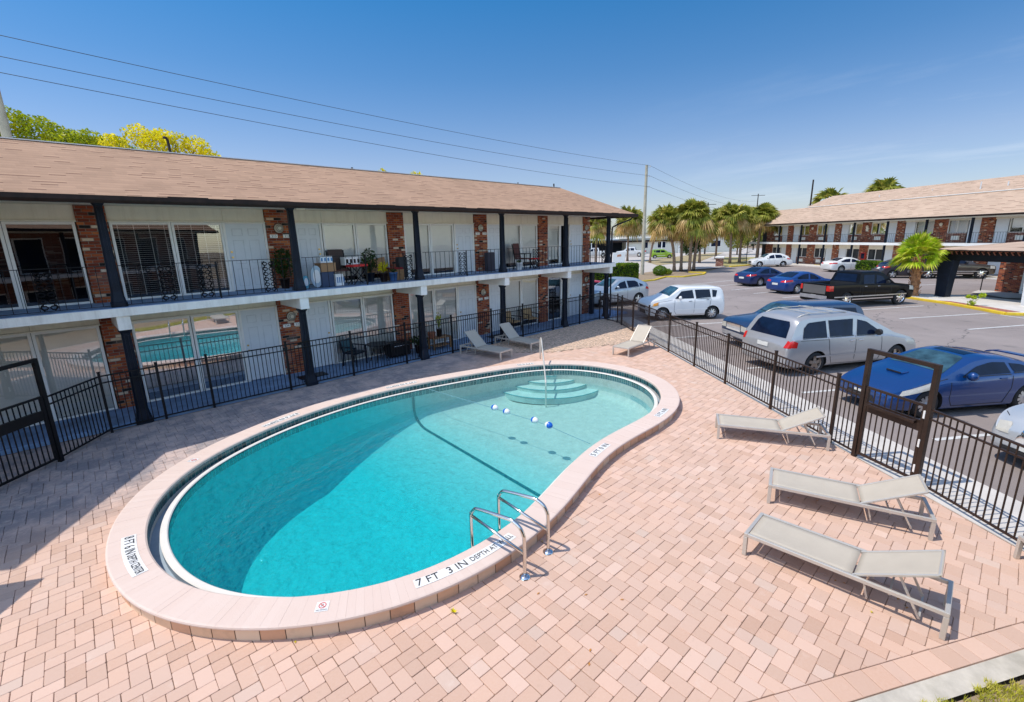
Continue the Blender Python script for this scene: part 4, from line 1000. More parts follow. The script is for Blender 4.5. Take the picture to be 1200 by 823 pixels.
# ------------------------------------------------------------------ wings that close the courtyard behind and left of the viewer (seen in the window glass, and throwing the shade at left)
def simple_wing(name, label, a, b, depth_, roofm='shingle', over=1.9, zt=5.24, zwin=True, hasdeck=True):
    A_, B_ = Vector(a), Vector(b); d_ = B_ - A_; L_ = d_.length; ang = math.atan2(d_.y, d_.x)
    o = thing(name, label, 'building', (A_.x, A_.y, 0), ang)     # local x along the eave, local -y = into the building
    mb = MB(); quad(mb, (0, 0, zt), (L_, 0, zt), (L_ - 0.5, -2.7, zt + 1.35), (0.5, -2.7, zt + 1.35)); quad(mb, (0, -depth_, zt), (L_, -depth_, zt), (L_ - .5, -2.7, zt + 1.35), (.5, -2.7, zt + 1.35))
    quad(mb, (0, 0, zt), (0, -depth_, zt), (.5, -2.7, zt + 1.35), (.5, -2.7, zt + 1.35)) if False else None
    mb.build('roof', M[roofm], o)
    mb = MB(); mb.box(0, L_, -0.05, 0.06, zt - 0.14, zt - 0.01); mb.build('gutter', M['gutter'], o)
    mb = MB(); mb.box(0, L_, -depth_, -0.06, zt - 0.19, zt - 0.155); mb.build('soffit', M['cream'], o)
    mb = MB(); mb.box(0, L_, -depth_, -over, 0, zt - 0.19)
    mb.build('wall', M['brick2'], o)
    mb = MB(); mb.box(0, L_, -over + 0.0, -0.5, 2.66, 2.84); mb.build('balcony_slab', M['cream_dirt'], o)
    x = 1.0
    while x < L_ - 1.6:
        for z in (0.1, 2.86):
            mb = MB(); mb.box(x, x + 1.1, -over + 0.002, -over + 0.03, z + 0.1, z + 1.95); w_ = mb.build('window', M['white'], o)
            mb = MB(); mb.box(x + .06, x + 1.04, -over + 0.031, -over + 0.036, z + 0.16, z + 1.89); mb.build('pane', M['carglass'], w_)
        x += 2.0
    mb = MB()
    for k in range(int(L_ / 4)): mb = MB(); mb.box(k * 4 + .4, k * 4 + .6, -0.75, -0.55, 0, zt - 0.19); mb.build('column', M['navy'], o)
    return o
simple_wing('side_wing', 'angled motel wing at the left end of the poolside block', (-0.84 - 0.05, 13.36), (-2.72, 10.7), 6.0, zt=5.24) if False else None
# side wing: its eave runs from the corner of the block down the left side; local x follows the eave away from the corner
def wing(name, label, eave, away, zt, zlow=0.0, body=True):
    """eave: list of 2 world points; away: unit vector pointing into the wing"""
    A_, B_ = Vector(eave[0]), Vector(eave[1]); aw = Vector(away).normalized()
    o = thing(name, label, 'building', (0, 0, 0))
    P3 = lambda q, z: (q.x, q.y, z)
    mb = MB(); r0, r1 = A_ + aw * 2.7, B_ + aw * 2.7; b0, b1 = A_ + aw * 5.6, B_ + aw * 5.6
    mb.ngon([P3(A_, zt), P3(B_, zt), P3(r1, zt + 1.36), P3(r0, zt + 1.36)]); mb.ngon([P3(b0, zt + 1.36), P3(b1, zt + 1.36), P3(r1, zt + 1.36), P3(r0, zt + 1.36)])
    mb.build('roof', M['shingle'], o)
    d_ = (B_ - A_).normalized(); 
    mb = MB(); mb.prism([tuple(A_ + aw * 0.02), tuple(B_ + aw * 0.02), tuple(B_ + aw * 5.6), tuple(A_ + aw * 5.6)], zt - 0.17, zt - 0.03); mb.build('soffit', M['cream'], o)
    mb = MB(); mb.prism([tuple(A_ - aw * 0.1), tuple(B_ - aw * 0.1), tuple(B_), tuple(A_)], zt - 0.15, zt); mb.build('gutter', M['gutter'], o)
    mb = MB(); mb.prism([tuple(A_ + aw * 2.1), tuple(B_ + aw * 2.1), tuple(B_ + aw * 5.5), tuple(A_ + aw * 5.5)], 0, zt - 0.18); mb.build('wall', M['brick2'], o)
    mb = MB(); mb.prism([tuple(A_ + aw * 0.5), tuple(B_ + aw * 0.5), tuple(B_ + aw * 2.09), tuple(A_ + aw * 2.09)], 2.66, 2.85); mb.build('balcony_slab', M['cream_dirt'], o)
    L_ = (B_ - A_).length; x = 0.9
    ang = math.atan2(d_.y, d_.x)
    while x < L_ - 1.4:
        for z in (0.15, 2.9):
            c_ = A_ + aw * 2.08 + d_ * (x + 0.6); m3 = Matrix.Rotation(ang, 3, 'Z')
            mb = MB(); mb.obox((c_.x, c_.y, z + 0.95), (1.3, 0.05, 1.9), m3); w_ = mb.build('window', M['white'], o)
            c_ = A_ + aw * 2.05 + d_ * (x + 0.6)
            mb = MB(); mb.obox((c_.x, c_.y, z + 0.95), (1.16, 0.01, 1.76), m3); mb.build('pane', M['carglass'], w_)
        x += 2.1
    k = 1.2
    while k < L_:
        c_ = A_ + aw * 0.65 + d_ * k; mb = MB(); mb.cyl((c_.x, c_.y, 0), (c_.x, c_.y, zt - 0.17), 0.09, 0.08, 8); mb.build('column', M['navy'], o); k += 4
    return o
wing('side_wing', 'angled two storey wing joining the left end of the poolside block', [(-0.95, 13.30), (-3.15, 10.25)], (-0.82, 0.575), 5.22)
wing('rear_wing', 'two storey brick wing across the lawn behind the viewpoint', [(9.0, -8.2), (-6.0, 0.7)], (-0.51, -0.86), 5.22)
# flat canopy out of view, added so its corner shades the deck at left
o = thing('shadow_canopy', 'unseen flat canopy on two posts, added to shade the left edge of the deck', 'canopy', (0, 0, 0))
cz = 2.75; sh = Vector((0.79, -0.613)) * (cz / math.tan(SUN_EL))
c0 = Vector((-0.77, 8.10)) - sh; mb = MB(); e1 = Vector((-0.80, 0.45)).normalized(); e2 = Vector((-0.62, -0.80)).normalized()
mb.prism([tuple(c0), tuple(c0 + e1 * 1.6), tuple(c0 + e1 * 1.6 + e2 * 1.3), tuple(c0 + e2 * 1.3)], cz - 0.1, cz); mb.build('canopy_roof', M['cream'], o)
for q in (c0 + e1 * 1.5 + e2 * 0.1, c0 + e1 * 1.5 + e2 * 1.2): mb = MB(); mb.cyl((q.x, q.y, 0), (q.x, q.y, cz - 0.1), 0.05, 0.05, 8); mb.build('post', M['black'], o)

# ------------------------------------------------------------------ pool fence and gates
def fence_panel(mb, a, b, h=1.37, z0=0.06):
    a, b = Vector(a), Vector(b); d_ = b - a; L_ = d_.length; d_.normalize(); ang = math.atan2(d_.y, d_.x); m3 = Matrix.Rotation(ang, 3, 'Z'); c_ = (a + b) / 2
    for z, t_ in ((h - 0.012, 0.03), (h - 0.17, 0.026), (z0 + 0.03, 0.03)): mb.obox((c_.x, c_.y, z), (L_, 0.03, t_), m3)
    k_ = max(1, round(L_ / 0.108)); 
    for i in range(1, k_): q = a + d_ * (L_ * i / k_); mb.obox((q.x, q.y, (z0 + h) / 2 - 0.003), (0.016, 0.016, h - z0 - 0.03), m3)
def post(mb, p_, h, s=0.052, ang=0.0):
    m3 = Matrix.Rotation(ang, 3, 'Z'); mb.obox((p_[0], p_[1], h / 2), (s, s, h), m3); mb.obox((p_[0], p_[1], h + 0.006), (s + 0.012, s + 0.012, 0.014), m3)
def fence(name, label, pts, m, ang, panel_h=1.37):
    o = thing(name, label, 'fence', (0, 0, 0), 0, None)
    for p_ in pts: mb = MB(); post(mb, p_, 1.45, 0.052, ang); mb.build('fence_post', m, o)
    for a, b in zip(pts[:-1], pts[1:]):
        d_ = (Vector(b) - Vector(a)).normalized() * 0.028
        mb = MB(); fence_panel(mb, Vector(a) + d_, Vector(b) - d_); mb.build('fence_panel', m, o)
    return o
LP = [(0.36, 13.82), (1.42, 13.93), (2.47, 13.95), (4.44, 13.95), (6.40, 13.97), (8.38, 13.98), (10.38, 13.98), (12.38, 13.98), (14.2, 13.99), (16.2, 13.99), (18.2, 14.0), (19.9, 14.02)]
fence('pool_fence', 'black picket fence between the pool deck and the motel walkway', LP, M['black'], 0)
GL = Vector((10.33, 1.38)); GR_ = Vector((9.72, 0.42)); fd = (Vector((19.5, 12.7)) - GL).normalized(); fang = math.atan2(fd.y, fd.x)
pts = []; tt = (Vector((19.5, 12.72)) - GL).length; marks = [0, 0.62, 2.55, 4.62, 6.5, 8.5, 10.5, 12.35, 13.9, tt]
pts = [tuple(GL + fd * k) for k in marks]; pts.append((19.9, 14.02))
fence('car_park_fence', 'bronze black picket fence along the concrete walk by the parked cars', pts[1:], M['bronze'], fang)
o = thing('gate_side_fence', 'short fence panel between the gate and the first post on its far side', 'fence'); mb = MB(); fence_panel(mb, GL + fd * 0.05, Vector(pts[1]) - fd * 0.028); mb.build('fence_panel', M['bronze'], o)
fd2 = (GR_ - Vector((8.45, -0.93))).normalized()
q = [tuple(GR_ - fd2 * k) for k in (0.0, 2.1, 4.2)]
o = thing('near_fence', 'bronze picket fence running out of the picture in front of the silver car', 'fence'); 
mb = MB(); fence_panel(mb, GR_ - fd2 * 0.05, Vector(q[1]) + fd2 * .03); mb.build('fence_panel', M['bronze'], o)
for p_ in q[1:]: mb = MB(); post(mb, p_, 1.45, 0.052, fang); mb.build('fence_post', M['bronze'], o)
mb = MB(); fence_panel(mb, Vector(q[1]) - fd2 * .03, Vector(q[2]) + fd2 * .03); mb.build('fence_panel', M['bronze'], o)
def gate(name, label, a, b, H, m, closer=True):
    a, b = Vector(a), Vector(b); d_ = (b - a); L_ = d_.length; d_.normalize(); ang = math.atan2(d_.y, d_.x); m3 = Matrix.Rotation(ang, 3, 'Z'); nn_ = Vector((-d_.y, d_.x))
    o = thing(name, label, 'gate')
    for p_ in (a, b): mb = MB(); mb.obox((p_.x, p_.y, H / 2), (0.075, 0.075, H), m3); mb.build('gate_post', m, o, bevel=0.004)
    c_ = (a + b) / 2; mb = MB(); mb.obox((c_.x, c_.y, H - 0.035), (L_ - 0.077, 0.07, 0.07), m3); mb.build('top_bar', m, o, bevel=0.004)
    e = 0.075; p0, p1 = a + d_ * e, b - d_ * e; mb = MB()
    for p_ in (p0, p1): mb.obox((p_.x, p_.y, 0.74), (0.05, 0.045, 1.34), m3)
    W_ = (p1 - p0).length - 0.052
    for z, t_ in ((1.39, 0.04), (0.10, 0.04)): mb.obox((c_.x, c_.y, z), (W_, 0.04, t_), m3)
    k_ = round(W_ / 0.10)
    for i in range(1, k_): q = p0 + d_ * (0.026 + W_ * i / k_); mb.obox((q.x, q.y, 0.53), (0.016, 0.016, 0.81), m3); mb.obox((q.x, q.y, 1.25), (0.016, 0.016, 0.23), m3)
    lf = mb.build('gate_leaf', m, o)
    mb = MB(); mb.obox((c_.x, c_.y, 1.035), (W_, 0.03, 0.19), m3); mb.build('lock_panel', m, lf)
    q = c_ - nn_ * 0.075 ; mb = MB(); mb.obox((q.x, q.y, 1.09), (W_ * 0.92, 0.045, 0.05), m3); 
    for s_ in (-0.42, 0.42): w_ = c_ + d_ * (s_ * W_) - nn_ * 0.038; mb.obox((w_.x, w_.y, 1.09), (0.05, 0.075, 0.06), m3)
    mb.build('push_bar', M['frame'] if False else m, lf, bevel=0.006)
    mb = MB(); 
    for z in (0.3, 0.75, 1.25): w_ = b - d_ * 0.045 - nn_ * 0.03; mb.obox((w_.x, w_.y, z), (0.03, 0.03, 0.13), m3)
    mb.build('hinge', M['white'], lf)
    return o
gate('pool_gate', 'tall bronze pool gate with push bar beside the blue coupe', GL, GR_, 2.10, M['bronze'])
gate('walkway_gate', 'tall black pool gate at the left edge of the deck', (-0.53, 12.66), (-1.45, 11.75), 2.15, M['black'])
fence('side_fence', 'black picket fence carrying on to the left of the left gate', [(-1.55, 11.62), (-2.6, 10.3), (-3.7, 8.9)], M['black'], R(52))
o = thing('gate_fence', 'short black fence panel linking the left gate to the walkway fence', 'fence'); mb = MB(); fence_panel(mb, (-0.49, 12.71), (0.335, 13.79)); mb.build('fence_panel', M['black'], o)

# ------------------------------------------------------------------ the far motel wing (s along the front, o behind it)
fang2 = math.atan2(fb.y, fb.x)
far = thing('far_motel_wing', 'long two storey brick motel wing with two stepped shingle roofs across the car park', 'building', (*far_xy(0, 0), 0), fang2)
# local x = s ; local y = -o  (o grows away from the viewer), so y is negative going back
FARP = pm('far_window_glass', (.022, .026, .03), .12, spec=.35)
S0, S1 = -14.0, 32.5
mb = MB(); mb.ngon([(S0, 0.85, 5.28), (S1, 0.85, 5.28), (S1 - 2.2, -2.4, 7.22), (S0, -2.4, 7.22)]); mb.ngon([(S1, 0.85, 5.28), (S1, -12, 5.28), (S1 - 2.2, -10, 7.22), (S1 - 2.2, -2.4, 7.22)]); mb.build('lower_roof', M['shingle_far'], far)
mb = MB(); mb.ngon([(S0, -2.4, 7.24), (25.0, -2.4, 7.24), (24.0, -5.4, 8.62), (S0, -5.4, 8.62)]); mb.ngon([(25.0, -2.4, 7.24), (25, -9, 7.24), (24, -5.4, 8.62)]); mb.build('upper_roof', M['shingle_far'], far)
mb = MB(); mb.bar((S0, -2.36, 7.26), (24.8, -2.36, 7.26), 0.14, 0.05); mb.build('roof_flashing', M['white'], far)
mb = MB(); mb.box(S0, S1, 0.80, 0.93, 5.10, 5.27); mb.build('gutter', M['gutter'], far)
mb = MB(); mb.box(S0, S1, -12, 0.80, 5.03, 5.09); mb.build('soffit', M['cream'], far)
mb = MB(); mb.box(S0, S1 - 0.6, -1.4, 0.35, 2.62, 2.86); mb.build('balcony_slab', M['white'], far)
mb = MB(); mb.box(S0, S1 - 0.6, -1.4, 1.1, -0.05, 0.10); mb.build('ground_walkway', M['concrete'], far)
mb = MB(); mb.box(S0, S1 - 0.7, -9, -1.75, 0, 5.03); mb.build('rear_wall', M['dark'], far)
FC_ = [26.1 + 3.95 * k for k in (1,)] + [26.1, 22.25, 18.4, 14.45, 10.5, 6.53, 2.58, -1.4, -5.4, -9.4]
for s_ in FC_:
    for z0, z1 in ((0.1, 2.62), (2.86, 5.03)):
        mb = MB(); mb.box(s_ - 0.08, s_ + 0.08, 0.0, 0.16, z0, z1); mb.build('column', M['navy'], far)
FP = [(29.1, 30.5), (25.45, 26.4), (21.4, 22.65), (17.75, 18.64), (13.76, 14.9), (9.95, 10.8), (5.75, 7.03), (1.95, 3.0), (-2.4, -1.1), (-6.3, -5.4), (-10.3, -9.1)]
for z0, z1 in ((0.1, 2.62), (2.86, 5.03)):
    for a, b in FP: mb = MB(); mb.box(a, b, -1.75, -1.38, z0, z1); mb.build('brick_pier', M['brick'], far)
    # between piers: door beside narrow piers, window beside wide ones
    for i, (p1, p0) in enumerate(zip(FP[:-1], FP[1:])):
        x0, x1 = p0[1], p1[0]; doorleft = i % 2 == 0     # pier p0 narrow -> door next to it
        L_ = x1 - x0; dw = 1.0
        d0, d1 = (x0 + 0.05, x0 + dw) if doorleft else (x1 - dw, x1 - 0.05)
        w0, w1 = (x0 + dw + 0.1, x1) if doorleft else (x0, x1 - dw - 0.1)
        mb = MB(); mb.box(d0, d1, -1.5, -1.46, z0, z0 + 2.0); mb.build('door', M['door'], far)
        mb = MB(); mb.box(x0, x1, -1.52, -1.42, z0 + 2.0, z1); mb.build('header_panel', M['cream'], far)
        mb = MB(); mb.box(w0, w1, -1.55, -1.40, z0, z0 + 0.85); mb.build('brick_apron', M['brick2'], far)
        xm = (w0 + w1) / 2; st = (i * 7 + (3 if z0 > 1 else 0)) % 4
        mb = MB(); 
        for a, b in ((w0, w0 + .05), (xm - .03, xm + .03), (w1 - .05, w1)): mb.box(a, b, -1.5, -1.42, z0 + .85, z0 + 2.0)
        mb.box(w0 + .05, w1 - .05, -1.5, -1.42, z0 + .85, z0 + .9)
        wn = mb.build('window', M['white'], far)
        mb = MB()
        for a, b in ((w0 + .05, xm - .03), (xm + .03, w1 - .05)): mb.ngon([(a, -1.47, z0 + .9), (b, -1.47, z0 + .9), (b, -1.47, z0 + 2.0), (a, -1.47, z0 + 2.0)])
        mb.build('pane', FARP if z0 < 1 else M['glass'], wn)
        if z0 > 1 or st == 1:
            mb = MB(); mb.box(w0 + .06, w1 - .06, -1.62, -1.60, z0 + (.9 if st else 1.25), z0 + 2.0); mb.build('blind', M['blind_grey'], wn)
        # air conditioner in the apron
        mb = MB(); mb.box(xm - .35, xm + .35, -1.40, -1.33, z0 + .25, z0 + .62); ac = mb.build('air_conditioner', M['cream'], far)
        mb = MB(); 
        for k in range(6): mb.box(xm - .31, xm + .31, -1.33, -1.322, z0 + .29 + k * .05, z0 + .31 + k * .05)
        mb.build('grille', M['door'], ac)
for s_a, s_b in zip(FC_[1:], FC_[:-1]):
    mb = MB(); y = 0.28; mb.bar((s_a + .1, y, 3.78), (s_b - .1, y, 3.78), .035, .02); mb.bar((s_a + .1, y, 2.92), (s_b - .1, y, 2.92), .02, .015)
    x = s_a + .2
    while x < s_b - .1: mb.bar((x, y, 2.92), (x, y, 3.77), .014); x += .2
    mb.build('railing', M['black'], far)
for s_ in (22.1, 14.3, 6.4): wl = MB(); wl.lathe((s_, -1.38, 4.55), [(0.0, 0.1), (0.12, 0.07), (0.16, 0.0)], 12, 'y', False); wl.build('wall_lamp', M['cream'], far)
mb = MB(); mb.box(13.9, 14.5, -1.37, -1.25, 0.95, 1.75); fx = mb.build('fire_cabinet', pm('fire_red', (0.5, 0.03, 0.02), 0.4), far)
mb = MB(); mb.box(13.98, 14.42, -1.248, -1.24, 1.05, 1.65); mb.build('cabinet_pane', M['carglass'], fx)
mb = MB(); mb.box(14.05, 14.35, -1.37, -1.32, 4.05, 4.45); mb.build('notice_board', M['cream'], far)
for s_, o_, h_ in ((5.0, 3.2, 0.5), (10.0, 4.0, 0.35), (15.5, 3.6, 0.25), (3.0, 3.4, 0.3)):
    mb = MB(); mb.cyl((s_, -o_, 7.3), (s_, -o_, 7.75 + h_), 0.05, 0.05, 8); mb.build('vent_pipe', M['flash'], far)
# spiral stair at the left end
mb = MB()
for k in range(14):
    a = R(k * 26); c_ = Vector((31.4 + .55 * math.cos(a), 0.9 + .55 * math.sin(a), 0.25 + k * 0.19)); mb.obox(c_, (1.0, 0.28, 0.04), Matrix.Rotation(a, 3, 'Z'))
mb.cyl((31.4, 0.9, 0), (31.4, 0.9, 3.6), 0.05, 0.05, 8)
mb.tube([(31.4 + 1.05 * math.cos(R(k * 26)), .9 + 1.05 * math.sin(R(k * 26)), 1.1 + k * .19) for k in range(14)], 0.03, 5)
mb.build('spiral_stair', M['black'], far)

# ------------------------------------------------------------------ entrance canopy and office
cano = thing('entrance_canopy', 'low dark timbered entrance canopy with pink shingle top beside the small palm', 'canopy', (39.0, 2.15, 0), fang2)
# local +x = s direction, local -y = towards the far wing
mb = MB(); mb.box(-9, 0.6, -0.32, 0.05, 2.30, 2.62); mb.build('beam', M['black'], cano)
mb = MB(); mb.box(-9, 0.55, -0.28, -0.02, 2.62, 2.90); 
mb.build('beam_top', M['gutter'], cano)
mb = MB()
for k in range(30): x = 0.0 - k * 0.28; mb.bar((x - .14, 0.012, 2.66), (x, 0.012, 2.84), 0.03, 0.07, up=(0, 1, 0)); mb.bar((x - .14, 0.012, 2.84), (x - .02, 0.012, 2.84), 0.03, 0.05)
mb.build('fretwork', pm('terracotta_trim', (0.45, 0.16, 0.10), 0.7), cano)
mb = MB(); mb.ngon([(-9, 0.35, 2.93), (1.1, 0.35, 2.93), (0.6, -7.5, 3.32), (-9, -7.5, 3.32)]); mb.ngon([(-9, -7.5, 3.32), (0.6, -7.5, 3.32), (1.1, -15.2, 2.93), (-9, -15.2, 2.93)]); mb.build('roof', M['shingle_far'], cano)
mb = MB(); mb.box(-9, 1.1, 0.30, 0.36, 2.86, 2.925); mb.box(-9, 1.05, -7.4, 0.29, 2.903, 2.922); mb.build('fascia', M['gutter'], cano)
mb = MB(); mb.box(-5.2, -4.3, -2.3, -1.8, 3.03, 3.10); mb.build('skylight', M['white'], cano)
for x in (0.1, -4.35):
    mb = MB(); vs = [(x + a * w_, -.13 + b * .22, z) for z, w_ in ((0.05, .30), (0.9, .34), (2.3, .46)) for a, b in ((-1, -1), (1, -1), (1, 1), (-1, 1))]
    mb.add(vs, [(i * 4 + j, i * 4 + (j + 1) % 4, (i + 1) * 4 + (j + 1) % 4, (i + 1) * 4 + j) for i in range(2) for j in range(4)]); mb.build('pier_post', M['navy' if x > 0 else 'flash'], cano, bevel=0.01)
off_ = thing('office', 'brick office front with white door frame under the entrance canopy', 'building', (44.5, -0.05, 0), fang2)
mb = MB(); mb.box(-1.35, 0.0, -5, 0, 0, 2.85); mb.build('brick_wall', M['brick'], off_)
mb = MB(); mb.box(-6, -2.9, -5, -0.02, 0, 2.85); mb.build('side_wall', M['cream'], off_)
mb = MB()
for a, b, c_, d_ in ((-2.9, -2.78, 0.05, 2.6), (-2.2, -2.1, 0.05, 2.6), (-1.5, -1.36, 0.05, 2.6), (-2.78, -1.5, 2.5, 2.6), (-2.78, -1.5, .05, .2)): mb.box(a, b, -.1, .03, c_, d_)
dfr = mb.build('door_frame', M['white'], off_)
mb = MB(); mb.box(-2.88, -1.4, -.06, -.05, .05, 2.5); mb.build('door_pane', M['carglass'], dfr)
mb = MB(); mb.box(-2.9, -1.36, -.6, -.12, 2.6, 2.85); mb.build('lintel', M['cream'], off_)
mb = MB(); mb.bar((0.25, .8, .1), (.25, .8, 1.1), .04); mb.bar((.25, -.6, .1), (.25, -.6, 1.1), .04); mb.bar((.25, .8, 1.1), (.25, -.6, 1.1), .04); mb.build('hand_rail', M['black'], off_)
can_k = [(37.95, 3.75), (37.1, 2.9), (35.9, 1.6), (34.3, 0.35), (33.0, -0.6), (33.6, -1.9), (36, -3)]
kerb(can_k, M['yellow'], 0.2)
struct(sheet('canopy_island', [(38.0, 3.8), (37.1, 2.9), (35.9, 1.6), (34.3, 0.35), (33.0, -.6), (34.2, -2.5), (37, -4.5), (40.6, 1.4), (39.4, 3.6)], [], 0.10, M['concrete']))
struct(sheet('brick_bed', [(36.7, 2.45), (35.9, 1.65), (34.3, 0.45), (33.2, -.5), (33.7, -1.1), (35.0, .0), (36.7, 1.6)], [], 0.106, pm('red_mulch', (0.33, 0.13, 0.09), 0.95, var=0.4, scale=8)))
struct(sheet('office_walk', [(44.9, .7), (43.0, 1.0), (40.6, -.6), (42.2, -3.6), (45, -5)], [], 0.05, M['concrete']))
# ------------------------------------------------------------------ sun loungers (local x from foot to head, 1.95 x 0.66)
def make_lounger(label, back=28):
    o = thing('sun_lounger', label, 'sun lounger', (0, 0, 0), 0, 'sling sun loungers on the pool deck')
    L_, W, H = 1.97, 0.66, 0.30
    for y in (-W / 2 + .02, W / 2 - .02): mb = MB(); mb.bar((0.02, y, H), (L_ - .02, y, H), 0.035, 0.05); mb.build('side_rail', M['frame'], o, bevel=0.006)
    for x in (0.0, L_): mb = MB(); mb.bar((x, -W / 2, H), (x, W / 2, H), 0.045, 0.052); mb.build('end_rail', M['frame'], o, bevel=0.006)
    for x in (0.0, L_):
        for y in (-W / 2 + .022, W / 2 - .022): mb = MB(); mb.bar((x, y, 0), (x, y, H - .027), 0.05, 0.045); mb.build('leg', M['frame'], o, bevel=0.006)
    mb = MB(); hx_ = 1.15
    nx, ny = 12, 8; vs = []
    for i in range(nx + 1):
        for j in range(ny + 1):
            u, v = i / nx, j / ny; sag = -0.018 * math.sin(math.pi * v) * math.sin(math.pi * min(1, max(0, u)) ** .7)
            vs.append((0.03 + (hx_ - .03) * u, -W / 2 + .045 + (W - .09) * v, H + .022 + sag))
    mb.add(vs, [(i * (ny + 1) + j, (i + 1) * (ny + 1) + j, (i + 1) * (ny + 1) + j + 1, i * (ny + 1) + j + 1) for i in range(nx) for j in range(ny)], True)
    s_ = mb.build('seat_sling', M['sling'], o); sd = s_.modifiers.new('thick', 'SOLIDIFY'); sd.thickness = 0.006
    a = R(back); BL = 0.80; ca_, sa_ = math.cos(a), math.sin(a)
    mb = MB(); vs = []
    for i in range(nx + 1):
        for j in range(ny + 1):
            u, v = i / nx, j / ny; d_ = BL * u; sag = -0.014 * math.sin(math.pi * v) * math.sin(math.pi * u)
            vs.append((hx_ + .015 + d_ * ca_ - sag * sa_, -W / 2 + .05 + (W - .10) * v, H + .02 + d_ * sa_ + sag * ca_))
    mb.add(vs, [(i * (ny + 1) + j, (i + 1) * (ny + 1) + j, (i + 1) * (ny + 1) + j + 1, i * (ny + 1) + j + 1) for i in range(nx) for j in range(ny)], True)
    bk = mb.build('backrest', M['sling'], o); sd = bk.modifiers.new('thick', 'SOLIDIFY'); sd.thickness = 0.008
    mb = MB()
    for y in (-W / 2 + .06, W / 2 - .06): mb.bar((hx_, y, H - .0), (hx_ + BL * ca_, y, H + BL * sa_ - .0), .028, .028)
    mb.bar((hx_ + BL * ca_, -W / 2 + .06, H + BL * sa_), (hx_ + BL * ca_, W / 2 - .06, H + BL * sa_), .028, .028)
    mb.build('backrest_frame', M['frame'], bk, bevel=0.004)
    mb = MB()
    for y in (-W / 2 + .11, W / 2 - .11):
        mb.bar((hx_ + .45 * ca_, y, H + .45 * sa_ - .015), (hx_ + .62, y, .06), .022, .022)
        mb.bar((hx_ + .10, y, H - .02), (hx_ + .16, y, .05), .02, .02)
    mb.bar((hx_ + .62, -W / 2 + .11, .06), (hx_ + .62, W / 2 - .11, .06), .02, .02)
    mb.bar((hx_ + .35, -W / 2 + .02, H - .035), (hx_ + .35, W / 2 - .02, H - .035), .02, .02)
    mb.build('support_stay', M['frame'], o)
    return o
def foot_to_head(x0, y0, x1, y1): return math.atan2(y1 - y0, x1 - x0)
lou = make_lounger('sun lounger with raised back nearest the viewer, its head end by the brick edging')
hd = foot_to_head(6.27, 1.80, 6.30, -0.17); lou.location = (6.27, 1.80, 0); lou.rotation_euler = (0, 0, hd)
def place(label, fx, fy, deg, src=None):
    return dup(src or lou, label, (fx, fy, 0), R(deg))
place('sun lounger pointing at the gate, between the nearest one and the fence', 7.80, 2.07, -74.6)
place('sun lounger standing against the picket fence left of the gate', 9.66, 3.70, -64.0)
lou2 = make_lounger('shaded pale sun lounger nearest the black table, feet towards the pool', 42)
lou2.location = (11.08, 11.78, 0); lou2.rotation_euler = (0, 0, R(97))
place('shaded pale sun lounger right of the other shaded one, by the gravel bed', 12.80, 11.90, 91, lou2)
lou3 = place('sun lounger by the far bend of the fence in front of the white box car', 14.08, 8.98, 3, lou2)
l7 = place('sun lounger cut off by the right picture edge, only its foot end showing', 8.03, -0.90, -57)

# ------------------------------------------------------------------ pool metalwork
def grab_rail(label, bx, by, wx, wy):
    o = thing('grab_rail', label, 'pool rail', (0, 0, 0), 0, 'stainless rails at the deep side of the pool')
    A_, B_ = Vector((bx, by, 0)), Vector((wx, wy, 0)); d_ = (B_ - A_); L_ = d_.length; d_.normalize()
    P = lambda s, z: tuple(A_ + d_ * s + Vector((0, 0, z)))
    pts = [P(0, 0.0), P(0, 0.5), P(0.015, 0.60), P(0.06, 0.68), P(0.14, 0.725), P(0.25, 0.74), P(L_ - .16, 0.70), P(L_ - .07, 0.67), P(L_ - .02, 0.60), P(L_, 0.50), P(L_ + .0, -0.30)]
    mb = MB(); mb.tube(catmull(pts, 4, False), 0.024, 10); mb.build('rail', M['steel'], o)
    mb = MB(); mb.tube([P(0.0, 0.34), P(L_ - .01, 0.56)], 0.021, 8); mb.build('brace', M['steel'], o)
    mb = MB(); mb.lathe((bx, by, 0), [(.075, 0), (.07, .018), (.035, .03), (.026, .032)], 16); mb.build('base_plate', M['chrome'], o)
grab_rail('stainless pool grab rail nearer the 7 FT depth marking', 3.61, 3.60, 3.47, 4.47)
grab_rail('stainless pool grab rail farther from the 7 FT depth marking', 4.18, 3.71, 4.03, 4.53)
o = thing('step_rail', 'single pale handrail leading down the round pool steps', 'pool rail'); mb = MB()
pts = [(11.50, 10.52, 0.14), (11.50, 10.52, .75), (11.46, 10.47, .86), (11.36, 10.36, .90), (11.20, 10.18, .85), (10.0, 8.95, .12), (9.85, 8.80, -.02), (9.83, 8.78, -.9)]
mb.tube(catmull(pts, 3, False), 0.024, 8); mb.build('rail', pm('pale_rail', (0.74, 0.70, 0.62), 0.35, metal=0.4), o)
